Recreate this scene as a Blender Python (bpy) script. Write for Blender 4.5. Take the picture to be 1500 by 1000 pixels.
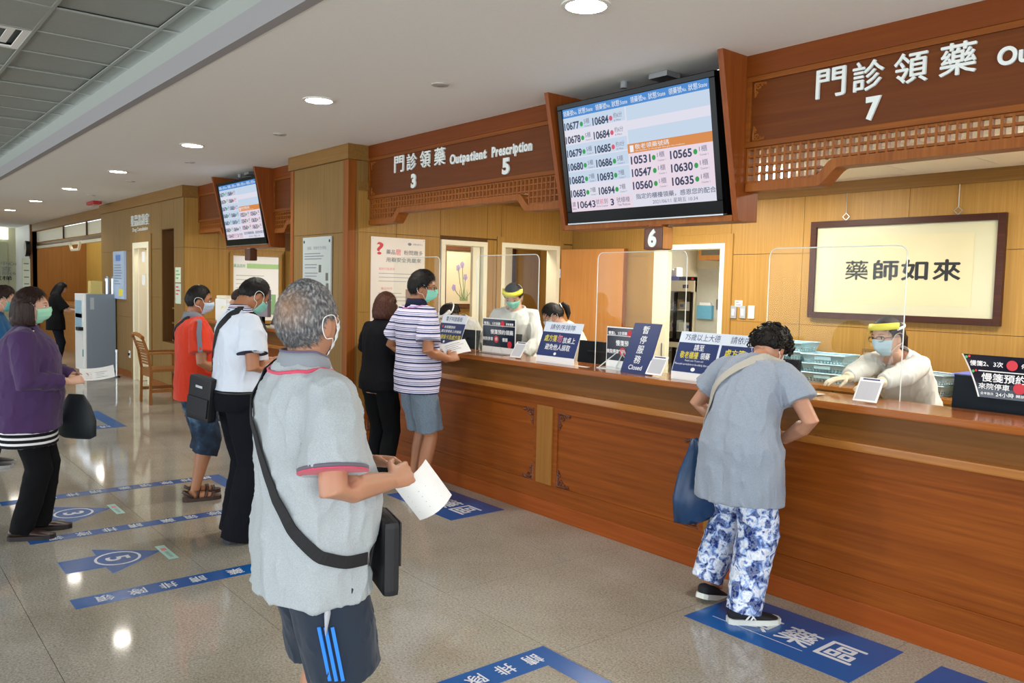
import bpy, bmesh, math, random
import numpy as np
from mathutils import Vector, Matrix, noise
from mathutils.bvhtree import BVHTree
for o in list(bpy.data.objects): bpy.data.objects.remove(o, do_unlink=True)
S = bpy.context.scene
COL = S.collection
random.seed(7)
R = math.radians
PI = math.pi
# ------------------------------------------------------------------ camera
cam_d = bpy.data.cameras.new('camera'); cam = bpy.data.objects.new('camera', cam_d); COL.objects.link(cam)
_r = Vector((0.63405288, 0.77294017, 0.02324728)); _d = Vector((0.06565866, -0.0238577, -0.99755689)); _f = Vector((-0.77049717, 0.6340302, -0.06587726))
cam.matrix_world = Matrix(((_r.x, -_d.x, -_f.x, 0), (_r.y, -_d.y, -_f.y, 0), (_r.z, -_d.z, -_f.z, 1.64), (0, 0, 0, 1)))
cam_d.sensor_width = 36; cam_d.lens = 36*1202/1500; cam_d.clip_start = .05; cam_d.clip_end = 200
S.camera = cam
# ------------------------------------------------------------------ world, exposure
W = bpy.data.worlds.new('sky'); S.world = W; W.use_nodes = True
W.node_tree.nodes['Background'].inputs[0].default_value = (.80, .90, 1, 1)
W.node_tree.nodes['Background'].inputs[1].default_value = 2.2
S.view_settings.view_transform = 'Standard'; S.view_settings.look = 'None'
S.view_settings.gamma = 1; S.view_settings.use_curve_mapping = False
S.view_settings.exposure = 0.0
# ------------------------------------------------------------------ large lights
def area(name, loc, rot, sx, sy, power, col=(1, 1, 1), shape='RECTANGLE', spread=180):
    L = bpy.data.lights.new(name, 'AREA'); L.shape = shape; L.size = sx
    if shape in ('RECTANGLE', 'ELLIPSE'): L.size_y = sy
    L.energy = power; L.color = col; L.spread = R(spread)
    o = bpy.data.objects.new(name, L); COL.objects.link(o); o.location = loc; o.rotation_euler = rot
    return o
# daylight arriving through the glazed front of the hall, behind the photographer
area('window_daylight', (-5, -6.6, 1.75), (R(90), 0, 0), 24, 2.9, 590, (.95, .98, 1))
area('window_daylight', (5.2, -1.5, 1.75), (R(90), 0, R(90)), 7, 2.9, 380, (.95, .98, 1))

# ------------------------------------------------------------------ helpers
def lin(c):
    if isinstance(c, str):
        c = [int(c[i:i+2], 16)/255 for i in (0, 2, 4)]
    return tuple((v/12.92 if v <= .04045 else ((v+.055)/1.055)**2.4) for v in c)+(1,)
MATS = {}
def _new(name):
    m = bpy.data.materials.new(name); m.use_nodes = True
    nt = m.node_tree; b = nt.nodes['Principled BSDF']; MATS[name] = m
    return m, nt, b
def mat(name, col, rough=.5, metal=0, spec=.5, emit=0, var=.06, vs=30, bump=0, bs=200, coat=0, sheen=0, sub=0):
    if name in MATS: return MATS[name]
    m, nt, b = _new(name); c = lin(col); N = nt.nodes; Lk = nt.links
    b.inputs['Roughness'].default_value = rough; b.inputs['Metallic'].default_value = metal
    b.inputs['Specular IOR Level'].default_value = spec; b.inputs['Coat Weight'].default_value = coat
    b.inputs['Sheen Weight'].default_value = sheen; b.inputs['Base Color'].default_value = c
    if sub:
        b.inputs['Subsurface Weight'].default_value = sub; b.inputs['Subsurface Radius'].default_value = (.012, .005, .003); b.inputs['Subsurface Scale'].default_value = 1
    tc = None
    if var or bump:
        tc = N.new('ShaderNodeTexCoord')
    if var:
        n = N.new('ShaderNodeTexNoise'); n.inputs['Scale'].default_value = vs; n.inputs['Detail'].default_value = 3
        Lk.new(tc.outputs['Object'], n.inputs['Vector'])
        mx = N.new('ShaderNodeMix'); mx.data_type = 'RGBA'
        mx.inputs[6].default_value = tuple(max(0, v*(1-var)) for v in c[:3])+(1,); mx.inputs[7].default_value = tuple(min(1, v*(1+var)) for v in c[:3])+(1,)
        Lk.new(n.outputs[0], mx.inputs[0]); Lk.new(mx.outputs[2], b.inputs['Base Color'])
    if bump:
        n2 = N.new('ShaderNodeTexNoise'); n2.inputs['Scale'].default_value = bs; n2.inputs['Detail'].default_value = 2
        Lk.new(tc.outputs['Object'], n2.inputs['Vector'])
        bp = N.new('ShaderNodeBump'); bp.inputs['Strength'].default_value = bump; bp.inputs['Distance'].default_value = .004
        Lk.new(n2.outputs[0], bp.inputs['Height']); Lk.new(bp.outputs[0], b.inputs['Normal'])
    if emit:
        b.inputs['Emission Color'].default_value = c; b.inputs['Emission Strength'].default_value = emit
    return m
def ramp(nt, stops, interp='LINEAR'):
    r = nt.nodes.new('ShaderNodeValToRGB'); e = r.color_ramp.elements; r.color_ramp.interpolation = interp
    while len(e) > 1: e.remove(e[-1])
    e[0].position = stops[0][0]; e[0].color = lin(stops[0][1])
    for p, c in stops[1:]:
        k = e.new(p); k.color = lin(c)
    return r
def wood(name, c1, c2, axis='z', rough=.35, fine=60, coat=.0):
    if name in MATS: return MATS[name]
    m, nt, b = _new(name); N = nt.nodes; Lk = nt.links
    tc = N.new('ShaderNodeTexCoord'); mp = N.new('ShaderNodeMapping'); Lk.new(tc.outputs['Object'], mp.inputs['Vector'])
    mp.inputs['Scale'].default_value = {'z': (fine, fine, 1.4), 'x': (1.4, fine, fine), 'y': (fine, 1.4, fine)}[axis]
    n = N.new('ShaderNodeTexNoise'); n.inputs['Scale'].default_value = 1; n.inputs['Detail'].default_value = 5; n.inputs['Roughness'].default_value = .62; n.inputs['Distortion'].default_value = .35
    Lk.new(mp.outputs[0], n.inputs['Vector'])
    r = ramp(nt, [(.3, c1), (.55, [ (a+b_)/2 for a, b_ in zip([int(c1[i:i+2],16)/255 for i in (0,2,4)], [int(c2[i:i+2],16)/255 for i in (0,2,4)])]), (.75, c2)])
    Lk.new(n.outputs[0], r.inputs[0])
    n2 = N.new('ShaderNodeTexNoise'); n2.inputs['Scale'].default_value = .9; n2.inputs['Detail'].default_value = 2; Lk.new(tc.outputs['Object'], n2.inputs['Vector'])
    mx = N.new('ShaderNodeMix'); mx.data_type = 'RGBA'; mx.blend_type = 'MULTIPLY'
    mr = N.new('ShaderNodeMapRange'); mr.inputs[3].default_value = .84; mr.inputs[4].default_value = 1.08; Lk.new(n2.outputs[0], mr.inputs[0])
    cb = N.new('ShaderNodeCombineColor'); [Lk.new(mr.outputs[0], cb.inputs[i]) for i in range(3)]
    mx.inputs[0].default_value = 1; Lk.new(r.outputs[0], mx.inputs[6]); Lk.new(cb.outputs[0], mx.inputs[7]); Lk.new(mx.outputs[2], b.inputs['Base Color'])
    b.inputs['Roughness'].default_value = rough; b.inputs['Coat Weight'].default_value = coat; b.inputs['Coat Roughness'].default_value = .15; b.inputs['Specular IOR Level'].default_value = .2
    bp = N.new('ShaderNodeBump'); bp.inputs['Strength'].default_value = .06; bp.inputs['Distance'].default_value = .002; Lk.new(n.outputs[0], bp.inputs['Height']); Lk.new(bp.outputs[0], b.inputs['Normal'])
    return m

def tag(o, label=None, cat=None, group=None, kind=None):
    if label: o['label'] = label
    if cat: o['category'] = cat
    if group: o['group'] = group
    if kind: o['kind'] = kind
    return o
def thing(name, label, cat, loc=(0, 0, 0), rz=0, group=None, kind=None):
    o = bpy.data.objects.new(name, None); COL.objects.link(o); o.location = loc; o.rotation_euler = (0, 0, rz)
    o.empty_display_size = .05
    return tag(o, label, cat, group, kind)
class G:
    """mesh builder"""
    def __init__(s): s.v = []; s.f = []
    def add(s, v, f):
        k = len(s.v); s.v += [tuple(p) for p in v]; s.f += [tuple(i+k for i in q) for q in f]; return s
    def box(s, x0, x1, y0, y1, z0, z1, bev=0):
        if x0 > x1: x0, x1 = x1, x0
        if y0 > y1: y0, y1 = y1, y0
        if z0 > z1: z0, z1 = z1, z0
        if bev:
            bm = bmesh.new(); bmesh.ops.create_cube(bm, size=1)
            for w in bm.verts: w.co = (x0+(w.co.x+.5)*(x1-x0), y0+(w.co.y+.5)*(y1-y0), z0+(w.co.z+.5)*(z1-z0))
            bmesh.ops.bevel(bm, geom=bm.edges[:], offset=min(bev, .45*min(x1-x0, y1-y0, z1-z0)), segments=2, affect='EDGES', profile=.7)
            bm.verts.index_update()
            s.add([w.co[:] for w in bm.verts], [[w.index for w in q.verts] for q in bm.faces]); bm.free(); return s
        v = [(x, y, z) for z in (z0, z1) for y in (y0, y1) for x in (x0, x1)]
        return s.add(v, [(0, 2, 3, 1), (4, 5, 7, 6), (0, 1, 5, 4), (2, 6, 7, 3), (0, 4, 6, 2), (1, 3, 7, 5)])
    def prism(s, poly, axis, a, b):
        """poly: 2d points; axis 'x': (y,z) extruded a..b ; 'y': (x,z) ; 'z': (x,y)"""
        n = len(poly); P = lambda p, t: {'x': (t, p[0], p[1]), 'y': (p[0], t, p[1]), 'z': (p[0], p[1], t)}[axis]
        ar = sum(poly[i][0]*poly[(i+1) % n][1]-poly[(i+1) % n][0]*poly[i][1] for i in range(n))
        if (ar < 0) != (axis == 'y'): poly = poly[::-1]
        v = [P(p, a) for p in poly]+[P(p, b) for p in poly]
        f = [tuple(range(n))[::-1], tuple(range(n, 2*n))]+[(i, (i+1) % n, n+(i+1) % n, n+i) for i in range(n)]
        if b < a: f = [q[::-1] for q in f]
        return s.add(v, f)
    def loft(s, rings, cap=True, closed=True):
        n = len(rings[0]); v = [p for r in rings for p in r]; f = []
        for i in range(len(rings)-1):
            for j in range(n if closed else n-1):
                a = i*n+j; b = i*n+(j+1) % n; f.append((a, b, b+n, a+n))
        if cap:
            f.append(tuple(range(n))[::-1]); f.append(tuple(range((len(rings)-1)*n, len(rings)*n)))
        return s.add(v, f)
    def tube(s, pts, rad, n=8, cap=True, flat=None):
        """rad number or list; flat: (scale_u, scale_v)"""
        pts = [Vector(p) for p in pts]; m = len(pts); rr = rad if isinstance(rad, (list, tuple)) else [rad]*m
        rings = []; u = None
        for i in range(m):
            t = (pts[min(i+1, m-1)]-pts[max(i-1, 0)]).normalized()
            if u is None:
                u = t.orthogonal().normalized() if abs(t.z) > .9 else t.cross(Vector((0, 0, 1))).normalized()
            u = (u-t*u.dot(t)).normalized(); w = t.cross(u)
            a, b = flat if flat else (1, 1)
            rings.append([pts[i]+(u*math.cos(2*PI*k/n)*a+w*math.sin(2*PI*k/n)*b)*rr[i] for k in range(n)])
        return s.loft(rings, cap)
    def cyl(s, x, y, z0, z1, r, n=16, r2=None):
        r2 = r if r2 is None else r2
        return s.loft([[(x+q*math.cos(2*PI*k/n), y+q*math.sin(2*PI*k/n), z) for k in range(n)] for z, q in ((z0, r), (z1, r2))])
    def ell(s, c, rad, n=16, m=10, mtx=None):
        v = []; f = []
        for i in range(m+1):
            t = PI*i/m
            for j in range(n):
                a = 2*PI*j/n; p = Vector((rad[0]*math.sin(t)*math.cos(a), rad[1]*math.sin(t)*math.sin(a), -rad[2]*math.cos(t)))
                if mtx is not None: p = mtx @ p
                v.append(p+Vector(c))
        for i in range(m):
            for j in range(n):
                a = i*n+j; b = i*n+(j+1) % n; f.append((a, b, b+n, a+n))
        return s.add(v, f)
    def xf(s, M):
        s.v = [tuple(M @ Vector(p)) for p in s.v]; return s
    def mesh(s, name, smooth=False, recalc=True):
        me = bpy.data.meshes.new(name); me.from_pydata(s.v, [], s.f); me.validate()
        if recalc and len(s.f) > 5:
            bm = bmesh.new(); bm.from_mesh(me); bmesh.ops.recalc_face_normals(bm, faces=bm.faces); bm.to_mesh(me); bm.free()
        if smooth: me.polygons.foreach_set('use_smooth', [True]*len(me.polygons))
        me.update(); return me
    def build(s, name, m=None, parent=None, world=False, smooth=False):
        return link(name, s.mesh(name, smooth), m, parent, world)
def link(name, me, m=None, parent=None, world=False):
    if m is not None and not me.materials: me.materials.append(m)
    o = bpy.data.objects.new(name, me); COL.objects.link(o)
    if parent is not None:
        o.parent = parent
        if world:
            p = parent; off = Vector((0, 0, 0))
            while p is not None:
                off += p.location; p = p.parent
            o.location = -off
    return o
def dup(o, parent=None, loc=None):
    c = o.copy(); COL.objects.link(c); c.parent = parent
    if loc is not None: c.location = loc
    for ch in [k for k in bpy.data.objects if k.parent == o and k != c]: dup(ch, c)
    return c
AX = {'front': (Vector((1, 0, 0)), Vector((0, 0, 1)), Vector((0, -1, 0))), 'side': (Vector((0, 1, 0)), Vector((0, 0, 1)), Vector((1, 0, 0))),
      'floor': (Vector((1, 0, 0)), Vector((0, 1, 0)), Vector((0, 0, 1))), 'floor_back': (Vector((0, -1, 0)), Vector((1, 0, 0)), Vector((0, 0, 1)))}
_tc = {}
TMP = bpy.data.scenes.new('tmp')
def evaluated(o):
    TMP.collection.objects.link(o); vl = TMP.view_layers[0]; vl.update(); dg = vl.depsgraph
    me = bpy.data.meshes.new_from_object(o.evaluated_get(dg), depsgraph=dg); bpy.data.objects.remove(o)
    return me
def text_mesh(s, off=0, ext=0, res=2, shear=0):
    if s.isascii() and off: res = 6
    key = (s, off, ext, shear)
    if key in _tc: return _tc[key]
    c = bpy.data.curves.new('t', 'FONT'); c.body = s; c.size = 1; c.offset = off; c.extrude = ext; c.resolution_u = res; c.shear = shear; c.fill_mode = 'BOTH' if ext else 'FRONT'
    o = bpy.data.objects.new('t', c); me = evaluated(o); bpy.data.curves.remove(c)
    v = np.array([w.co[:] for w in me.vertices]) if len(me.vertices) else np.zeros((1, 3))
    f = [tuple(p.vertices) for p in me.polygons]; bpy.data.meshes.remove(me)
    lo, hi = v.min(0), v.max(0); v = v-(lo+hi)/2
    _tc[key] = (v, f, hi-lo); return _tc[key]
def txt(s, c, ax='front', h=None, w=None, m=None, parent=None, world=True, name='lettering', off=0, depth=0, shear=0, dyn=None):
    """flat or raised lettering centred on c, fitted to height h and/or width w"""
    bold = 0
    if not s.isascii(): bold = off; off = 0
    v, f, d = text_mesh(s, off, .05 if depth else 0, 2, shear); r, u, n = AX[ax] if isinstance(ax, str) else ax
    sx = (w/d[0]) if w else (h/d[1]); sy = (h/d[1]) if h else sx
    if w and not h: sy = sx
    sz = depth/.1 if depth else 0
    g = G(); C = Vector(c)
    for q, (a, b) in enumerate(((0, 0), (1, 0), (-1, 0), (0, 1), (0, -1)) if bold else ((0, 0),)):
        g.add([C+n*.00022*q+r*float(p[0]*sx+a*bold*sx)+u*float(p[1]*sy+b*bold*sy)+n*float(p[2]*sz) for p in v], f)
    return link(name, g.mesh(name, recalc=not bold), m, parent, world)
def rect(c, ax, w, h, m, parent, name='print', world=True, t=.0008):
    r, u, n = AX[ax] if isinstance(ax, str) else ax; C = Vector(c); g = G()
    vs = [C+r*a*w/2+u*b*h/2+n*k for k in (-t/2, t/2) for a, b in ((-1, -1), (1, -1), (1, 1), (-1, 1))]
    g.add(vs, [(3, 2, 1, 0), (4, 5, 6, 7), (0, 1, 5, 4), (1, 2, 6, 5), (2, 3, 7, 6), (3, 0, 4, 7)])
    return g.build(name, m, parent, world)
def disc(c, ax, r_, m, parent, name='dot', world=True, n=16, inner=None, ry=None):
    r, u, nn = AX[ax] if isinstance(ax, str) else ax; C = Vector(c); g = G(); ry = ry or r_
    o = [C+r*r_*math.cos(2*PI*k/n)+u*ry*math.sin(2*PI*k/n) for k in range(n)]
    if inner:
        i = [C+r*r_*inner*math.cos(2*PI*k/n)+u*ry*inner*math.sin(2*PI*k/n) for k in range(n)]
        g.add(o+i, [(k, (k+1) % n, n+(k+1) % n, n+k) for k in range(n)])
    else: g.add(o, [tuple(range(n))])
    return g.build(name, m, parent, world)
# ================================================================== materials
M_ceil = mat('ceiling_paint', 'F2F0EA', .9, var=.03, vs=60, bump=.25, bs=160)
M_fascia = mat('fascia_lit', 'A6ABA4', .8, var=.02)
M_tile = mat('ceiling_tile', '94978F', .95, var=.05, vs=25, bump=.2, bs=120)
M_grid = mat('ceiling_grid', '989B93', .6)
M_oak = wood('oak_panel', '7C5E30', '937342', 'z', .42, 55)
M_oakin = wood('oak_panel_inside', '9C7436', 'B28A4A', 'z', .4, 55)
M_oakx = wood('oak_rail', '7E5A2A', '946E3A', 'x', .42, 55)
M_red = wood('cherry_horizontal', '783A0C', '985218', 'x', .42, 42)
M_redd = wood('cherry_sign', '5E2D0A', '6E3A10', 'x', .45, 42)
M_redz = wood('cherry_vertical', '804416', '9C5E24', 'z', .42, 42)
M_top = wood('cherry_countertop', '8C4A1C', 'AE6A30', 'x', .16, 36, .3)
M_dark = wood('dark_frame_wood', '3A1E14', '4E2A1C', 'x', .35, 50)
M_cream = mat('cream_paint', 'E9E2C6', .45, var=.02)
M_white = mat('white_paint', 'F0EEE8', .5, var=.02)
M_wht = mat('white_gloss', 'F4F4F2', .25, var=0)
M_black = mat('black_plastic', '0E0F11', .3, var=.02)
M_blk2 = mat('black_print', '15161B', .6, var=0)
M_navy = mat('navy_print', '24366A', .35, var=.02)
M_blue = mat('blue_floor_vinyl', '12569E', .22, var=.04, vs=8)
M_bluel = mat('blue_floor_vinyl_edge', '3B70C4', .3, var=.02)
M_yel = mat('yellow_print', 'E8D94A', .5, var=0)
M_pink = mat('pink_print', 'E8848E', .5, var=0)
M_redp = mat('red_print', 'D2303E', .45, var=0)
M_greenp = mat('green_print', '58B56A', .5, var=0)
M_grayp = mat('gray_print', '7E8288', .6, var=0)
M_steel = mat('brushed_steel', 'B8BBBD', .3, .9, var=.04)
M_letter = mat('letter_acrylic', 'DCE2DE', .35, var=.02)
M_skin = None
def glassmat(name, col=(.96, .98, .98), rough=.02, alpha=.028):
    if name in MATS: return MATS[name]
    m, nt, b = _new(name); N = nt.nodes; Lk = nt.links
    tr = N.new('ShaderNodeBsdfTransparent'); tr.inputs[0].default_value = col+(1,)
    gl = N.new('ShaderNodeBsdfGlossy'); gl.inputs['Roughness'].default_value = rough
    mx = N.new('ShaderNodeMixShader'); fr = N.new('ShaderNodeLayerWeight'); fr.inputs[0].default_value = .5; pw = N.new('ShaderNodeMath'); pw.operation = 'POWER'; pw.inputs[1].default_value = 4; Lk.new(fr.outputs['Facing'], pw.inputs[0])
    ml = N.new('ShaderNodeMath'); ml.operation = 'MULTIPLY_ADD'; ml.inputs[1].default_value = .6; ml.inputs[2].default_value = alpha; ml.inputs[1].default_value = .6 if alpha else .12
    Lk.new(pw.outputs[0], ml.inputs[0]); Lk.new(ml.outputs[0], mx.inputs[0]); Lk.new(tr.outputs[0], mx.inputs[1]); Lk.new(gl.outputs[0], mx.inputs[2])
    Lk.new(mx.outputs[0], N['Material Output'].inputs[0]); return m
M_acr = glassmat('clear_acrylic', (.97, .985, .98), .02, .009)
M_edge = mat('acrylic_edge', 'DDE6E2', .15, var=0)
def granite():
    m, nt, b = _new('granite'); N = nt.nodes; Lk = nt.links
    tc = N.new('ShaderNodeTexCoord'); ge = N.new('ShaderNodeNewGeometry')
    n1 = N.new('ShaderNodeTexNoise'); n1.inputs['Scale'].default_value = 95; n1.inputs['Detail'].default_value = 5; n1.inputs['Roughness'].default_value = .75
    Lk.new(ge.outputs['Position'], n1.inputs['Vector'])
    r1 = ramp(nt, [(.36, '66645E'), (.46, '989488'), (.55, 'B0ACA2'), (.68, 'D0CCC2')]); Lk.new(n1.outputs[0], r1.inputs[0])
    v = N.new('ShaderNodeTexVoronoi'); v.inputs['Scale'].default_value = 170; Lk.new(ge.outputs['Position'], v.inputs['Vector'])
    r2 = ramp(nt, [(.0, 'A4A096'), (.5, 'B8B4AA'), (1, '7A766C')]); Lk.new(v.outputs['Color'], r2.inputs[0])
    mx = N.new('ShaderNodeMix'); mx.data_type = 'RGBA'; mx.inputs[0].default_value = .4; Lk.new(r1.outputs[0], mx.inputs[6]); Lk.new(r2.outputs[0], mx.inputs[7])
    n3 = N.new('ShaderNodeTexNoise'); n3.inputs['Scale'].default_value = 1.3; n3.inputs['Detail'].default_value = 3; Lk.new(ge.outputs['Position'], n3.inputs['Vector'])
    r3 = ramp(nt, [(.35, 'E2DDD6'), (.65, 'FFFFFF')]); Lk.new(n3.outputs[0], r3.inputs[0])
    m2 = N.new('ShaderNodeMix'); m2.data_type = 'RGBA'; m2.blend_type = 'MULTIPLY'; m2.inputs[0].default_value = 1; Lk.new(mx.outputs[2], m2.inputs[6]); Lk.new(r3.outputs[0], m2.inputs[7])
    Lk.new(m2.outputs[2], b.inputs['Base Color']); b.inputs['Roughness'].default_value = .07; b.inputs['Specular IOR Level'].default_value = .4
    return m
M_gran = granite()
M_joint = mat('floor_joint', '5A554B', .7)
# ================================================================== setting
XW, YB, ZI, ZC = -6.98, 6.63, 2.60, 2.94
XR = 5.0
g = G(); g.box(-30, XR, -7, 9.4, -.12, -.003)
floor = tag(g.build('floor', M_joint), 'polished speckled grey granite floor with fine joints', 'floor', kind='structure')
T = .9; JX, JY = -3.52, 2.475
tm = G().box(.0012, T-.0012, .0012, T-.0012, -.004, 0).mesh('tile'); tm.materials.append(M_gran)
far = G()
for i in range(-30, 12):
    for j in range(-11, 9):
        x = JX+i*T; y = JY+j*T
        if x < -29.9 or x > XR-.9 or y < -6.9 or y > 8.4: continue
        if -15 <= i < 4 and -4 <= j < 2:
            o = link('tile', tm, None, floor); o.location = (x, y, 0)
        else: far.box(x+.0012, x+T-.0012, y+.0012, y+T-.0012, -.004, 0)
fo = far.build('far_tile', M_gran, floor); fo['kind'] = 'stuff'
# main ceiling over the queue
g = G(); g.box(-30, XR, 1.72, 4.02, ZC, ZC+.06)
tag(g.build('ceiling', M_ceil), 'plain off-white plastered ceiling over the queue', 'ceiling', kind='structure')
fa = thing('trim_1', 'long pale fascia step between the two ceiling heights', 'fascia', (-10, 1.7, ZC), kind='structure')
G().box(-30, XR, 1.70, 1.76, ZC-.004, 3.062).build('lower_band', mat('fascia_shaded', '9C9999', .8, var=.02), fa, True)  # same finish as the upper band, its shade put into a darker colour
G().box(-30, XR, 1.715, 1.76, 3.062, 3.19).build('upper_band', M_fascia, fa, True)
# high tiled ceiling over the hall
g = G(); g.box(-30, XR, -7, 1.76, 3.30, 3.34)
hc = tag(g.build('ceiling.001', mat('ceiling_void', '3A3D3C', .9)), 'grey suspended tile ceiling over the waiting hall', 'ceiling', kind='structure')
ct = G().box(.004, .596, .004, .596, 0, .012).mesh('ceiling_tile'); ct.materials.append(M_tile)
cn = G().box(.006, .594, .006, .145, 0, .012).mesh('ceiling_tile'); cn.materials.append(M_tile)
rest = G()
for i in range(-40, 18):
    for j in range(-14, 2):
        x = -5.61+i*.6; y = 1.03+(j-0)*.6
        if x > XR-.6: continue
        if j == 1:
            if -14 <= i < 6:
                o = link('ceiling_tile', cn, None, hc); o.location = (x, y, 3.235+random.choice((0, 0, .006)))
            else: rest.box(x+.006, x+.594, y+.006, y+.145, 3.235, 3.247)
            continue
        if (i, j) == (-2, -1): continue
        if -16 <= i < 6 and j >= -4:
            o = link('ceiling_tile', ct, None, hc); o.location = (x, y, 3.235+random.choice((0, 0, .004, .01))); o.rotation_euler = (R(random.uniform(-.5, .9)), R(random.uniform(-.5, .5)), 0)
        else: rest.box(x+.006, x+.594, y+.006, y+.594, 3.235, 3.247)
ro = rest.build('far_ceiling_tile', M_tile, hc); ro['kind'] = 'stuff'
gr = G()
for i in range(-40, 19): gr.box(-5.61+i*.6-.011, -5.61+i*.6+.011, -7, 1.76, 3.228, 3.2345)
for j in range(-13, 2): gr.box(-30, XR, 1.03+j*.6-.011, 1.03+j*.6+.011, 3.227, 3.2345)
gr.build('ceiling_grid', M_grid, hc)
t = thing('ceiling_diffuser', 'square white air diffuser set into the tiled ceiling', 'air vent', (-6.51, .73, 3.235))
G().box(-.29, .29, -.29, .29, .03, .035).build('backing', mat('vent_dark', '6E7270', .7), t)
for k, s_ in enumerate((.29, .21, .13)):
    fr = G(); w = .045
    for sx, sy in ((1, 0), (-1, 0), (0, 1), (0, -1)):
        if sx: fr.box(sx*s_, sx*(s_-w), -s_, s_, -.004+.012*k, .004+.012*k)
        else: fr.box(-s_+w, s_-w, sy*s_, sy*(s_-w), -.004+.012*k, .004+.012*k)
    fr.build('frame', M_white, t)
# ---- walls: framed panels with thin shadow joints
def panels(wall, plane, us, zs, m, depth=.012, skip=(), gap=.002):
    """plane ('x'|'y', value, outward sign); us, zs joint positions"""
    ax, val, sg = plane
    for i in range(len(us)-1):
        for j in range(len(zs)-1):
            if (i, j) in skip: continue
            u0, u1, z0, z1 = us[i]+gap, us[i+1]-gap, zs[j]+gap, zs[j+1]-gap
            gg = G()
            if ax == 'x': gg.box(val, val+sg*depth, u0, u1, z0, z1)
            else: gg.box(u0, u1, val, val+sg*depth, z0, z1)
            gg.build('panel', m, wall, True)
M_core = wood('wall_core', '5A3A18', '6A4620', 'z', .6)
# back wall of the dispensary (opening to the medicine room)
wb = tag(G().box(-7.1, -5.72, YB, YB+.1, 0, ZI).box(-4.83, XR, YB, YB+.1, 0, ZI).box(-5.72, -4.83, YB, YB+.1, 2.11, ZI).build('wall_back', M_core), 'honey oak panelled rear wall of the dispensary', 'wall', kind='structure')
zs = [.1, .95, 1.37, 2.0, 2.52]
panels(wb, ('y', YB, -1), [-6.98, -6.35, -5.72], zs, M_oakin)
panels(wb, ('y', YB, -1), [-5.72, -4.78], [2.2, 2.52], M_oakin)
panels(wb, ('y', YB, -1), [-4.78, -4.02, -3.1, -2.2, -1.3, -.4, .5, 1.4, 2.3, 3.2, 4.1, 5], zs, M_oakin)
G().box(-6.98, XR, YB-.03, YB, 2.50, ZI).build('crown', M_oakx, wb, True)
G().box(-6.98, -5.75, YB-.02, YB, 0, .1).box(-4.75, XR, YB-.02, YB, 0, .1).build('skirting', M_redz, wb, True)
# side wall of the dispensary (two doorways)
ws = tag(G().box(XW-.1, XW, 3.80, 4.765, 0, ZI).box(XW-.1, XW, 5.355, 5.55, 0, ZI).box(XW-.1, XW, 6.40, YB, 0, ZI).box(XW-.1, XW, 4.765, 5.355, 2.11, ZI).box(XW-.1, XW, 5.55, 6.40, 2.11, ZI).build('wall_left', M_core), 'honey oak side wall with two doorways', 'wall', kind='structure')
panels(ws, ('x', XW, 1), [3.82, 4.24, 4.755], [.1, 1.37, 2.13, 2.56], M_oakin)
panels(ws, ('x', XW, 1), [4.755, 5.36, 5.55, 6.40, YB-.02], [2.15, 2.56], M_oakin)
panels(ws, ('x', XW, 1), [5.365, 5.45, 5.54], [.1, 1.37, 2.14], M_oakin)
panels(ws, ('x', XW, 1), [6.45, YB-.02], [.1, 1.37, 2.14], M_oakin)
G().box(XW, XW+.03, 3.82, YB, 2.52, ZI).build('crown', M_oakx, ws, True)
# dispensary ceiling
ci = tag(G().box(-11.9, XR, 4.02, YB, ZI+.012, ZI+.06).build('ceiling.002', mat('tile_joint', '6E6A5C', .8)), 'cream tiled ceiling inside the dispensary', 'ceiling', kind='structure')
ict = G().box(.004, .596, .004, .596, 0, .011).mesh('ceiling_tile'); ict.materials.append(mat('inner_tile', 'EEEADC', .9, var=.04))
TRF = [(-5.4, 5.24), (-3.6, 5.24), (-1.8, 5.24), (0, 5.24), (-9.6, 5.24)]
for i in range(20):
    for j in range(4):
        x = -11.4+i*.6; y = 4.04+j*.6
        if j == 2 and i in [round((a-.3+11.4)/.6) for a, b in TRF]: continue
        o = link('ceiling_tile', ict, None, ci); o.location = (x, y, ZI)
o = G().box(-11.4, .6, 6.445, YB-.001, ZI, ZI+.011).build('edge_strip', ict.materials[0], ci)
M_lamp = mat('lamp_diffuser', 'FFF6E6', .5, emit=11, var=0)
for k, (x, y) in enumerate(TRF):
    x0 = -11.4+round((x-.3+11.4)/.6)*.6
    lab = ['flush square ceiling light above the standing pharmacist', 'flush square ceiling light between windows five and seven inside', 'flush square ceiling light in front of the large framed calligraphy', 'flush square ceiling light inside past the right edge of window seven', 'flush square ceiling light behind the far window'][k]
    t = thing('ceiling_light', lab, 'ceiling light', (x0+.3, 5.54, ZI), group='flush lights inside the dispensary')
    fr = G()
    for a in ((-.3, .3, -.3, -.27), (-.3, .3, .27, .3), (-.3, -.27, -.27, .27), (.27, .3, -.27, .27)): fr.box(*a, -.004, .012)
    fr.build('frame', M_white, t); G().box(-.27, .27, -.27, .27, -.06, .004, .01).build('diffuser', M_lamp, t)
    area('ceiling_lamp', (x0+.3, 5.54, ZI-.075), (0, 0, 0), .54, .54, 34 if k < 4 else 60, (1, .955, .86))
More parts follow.
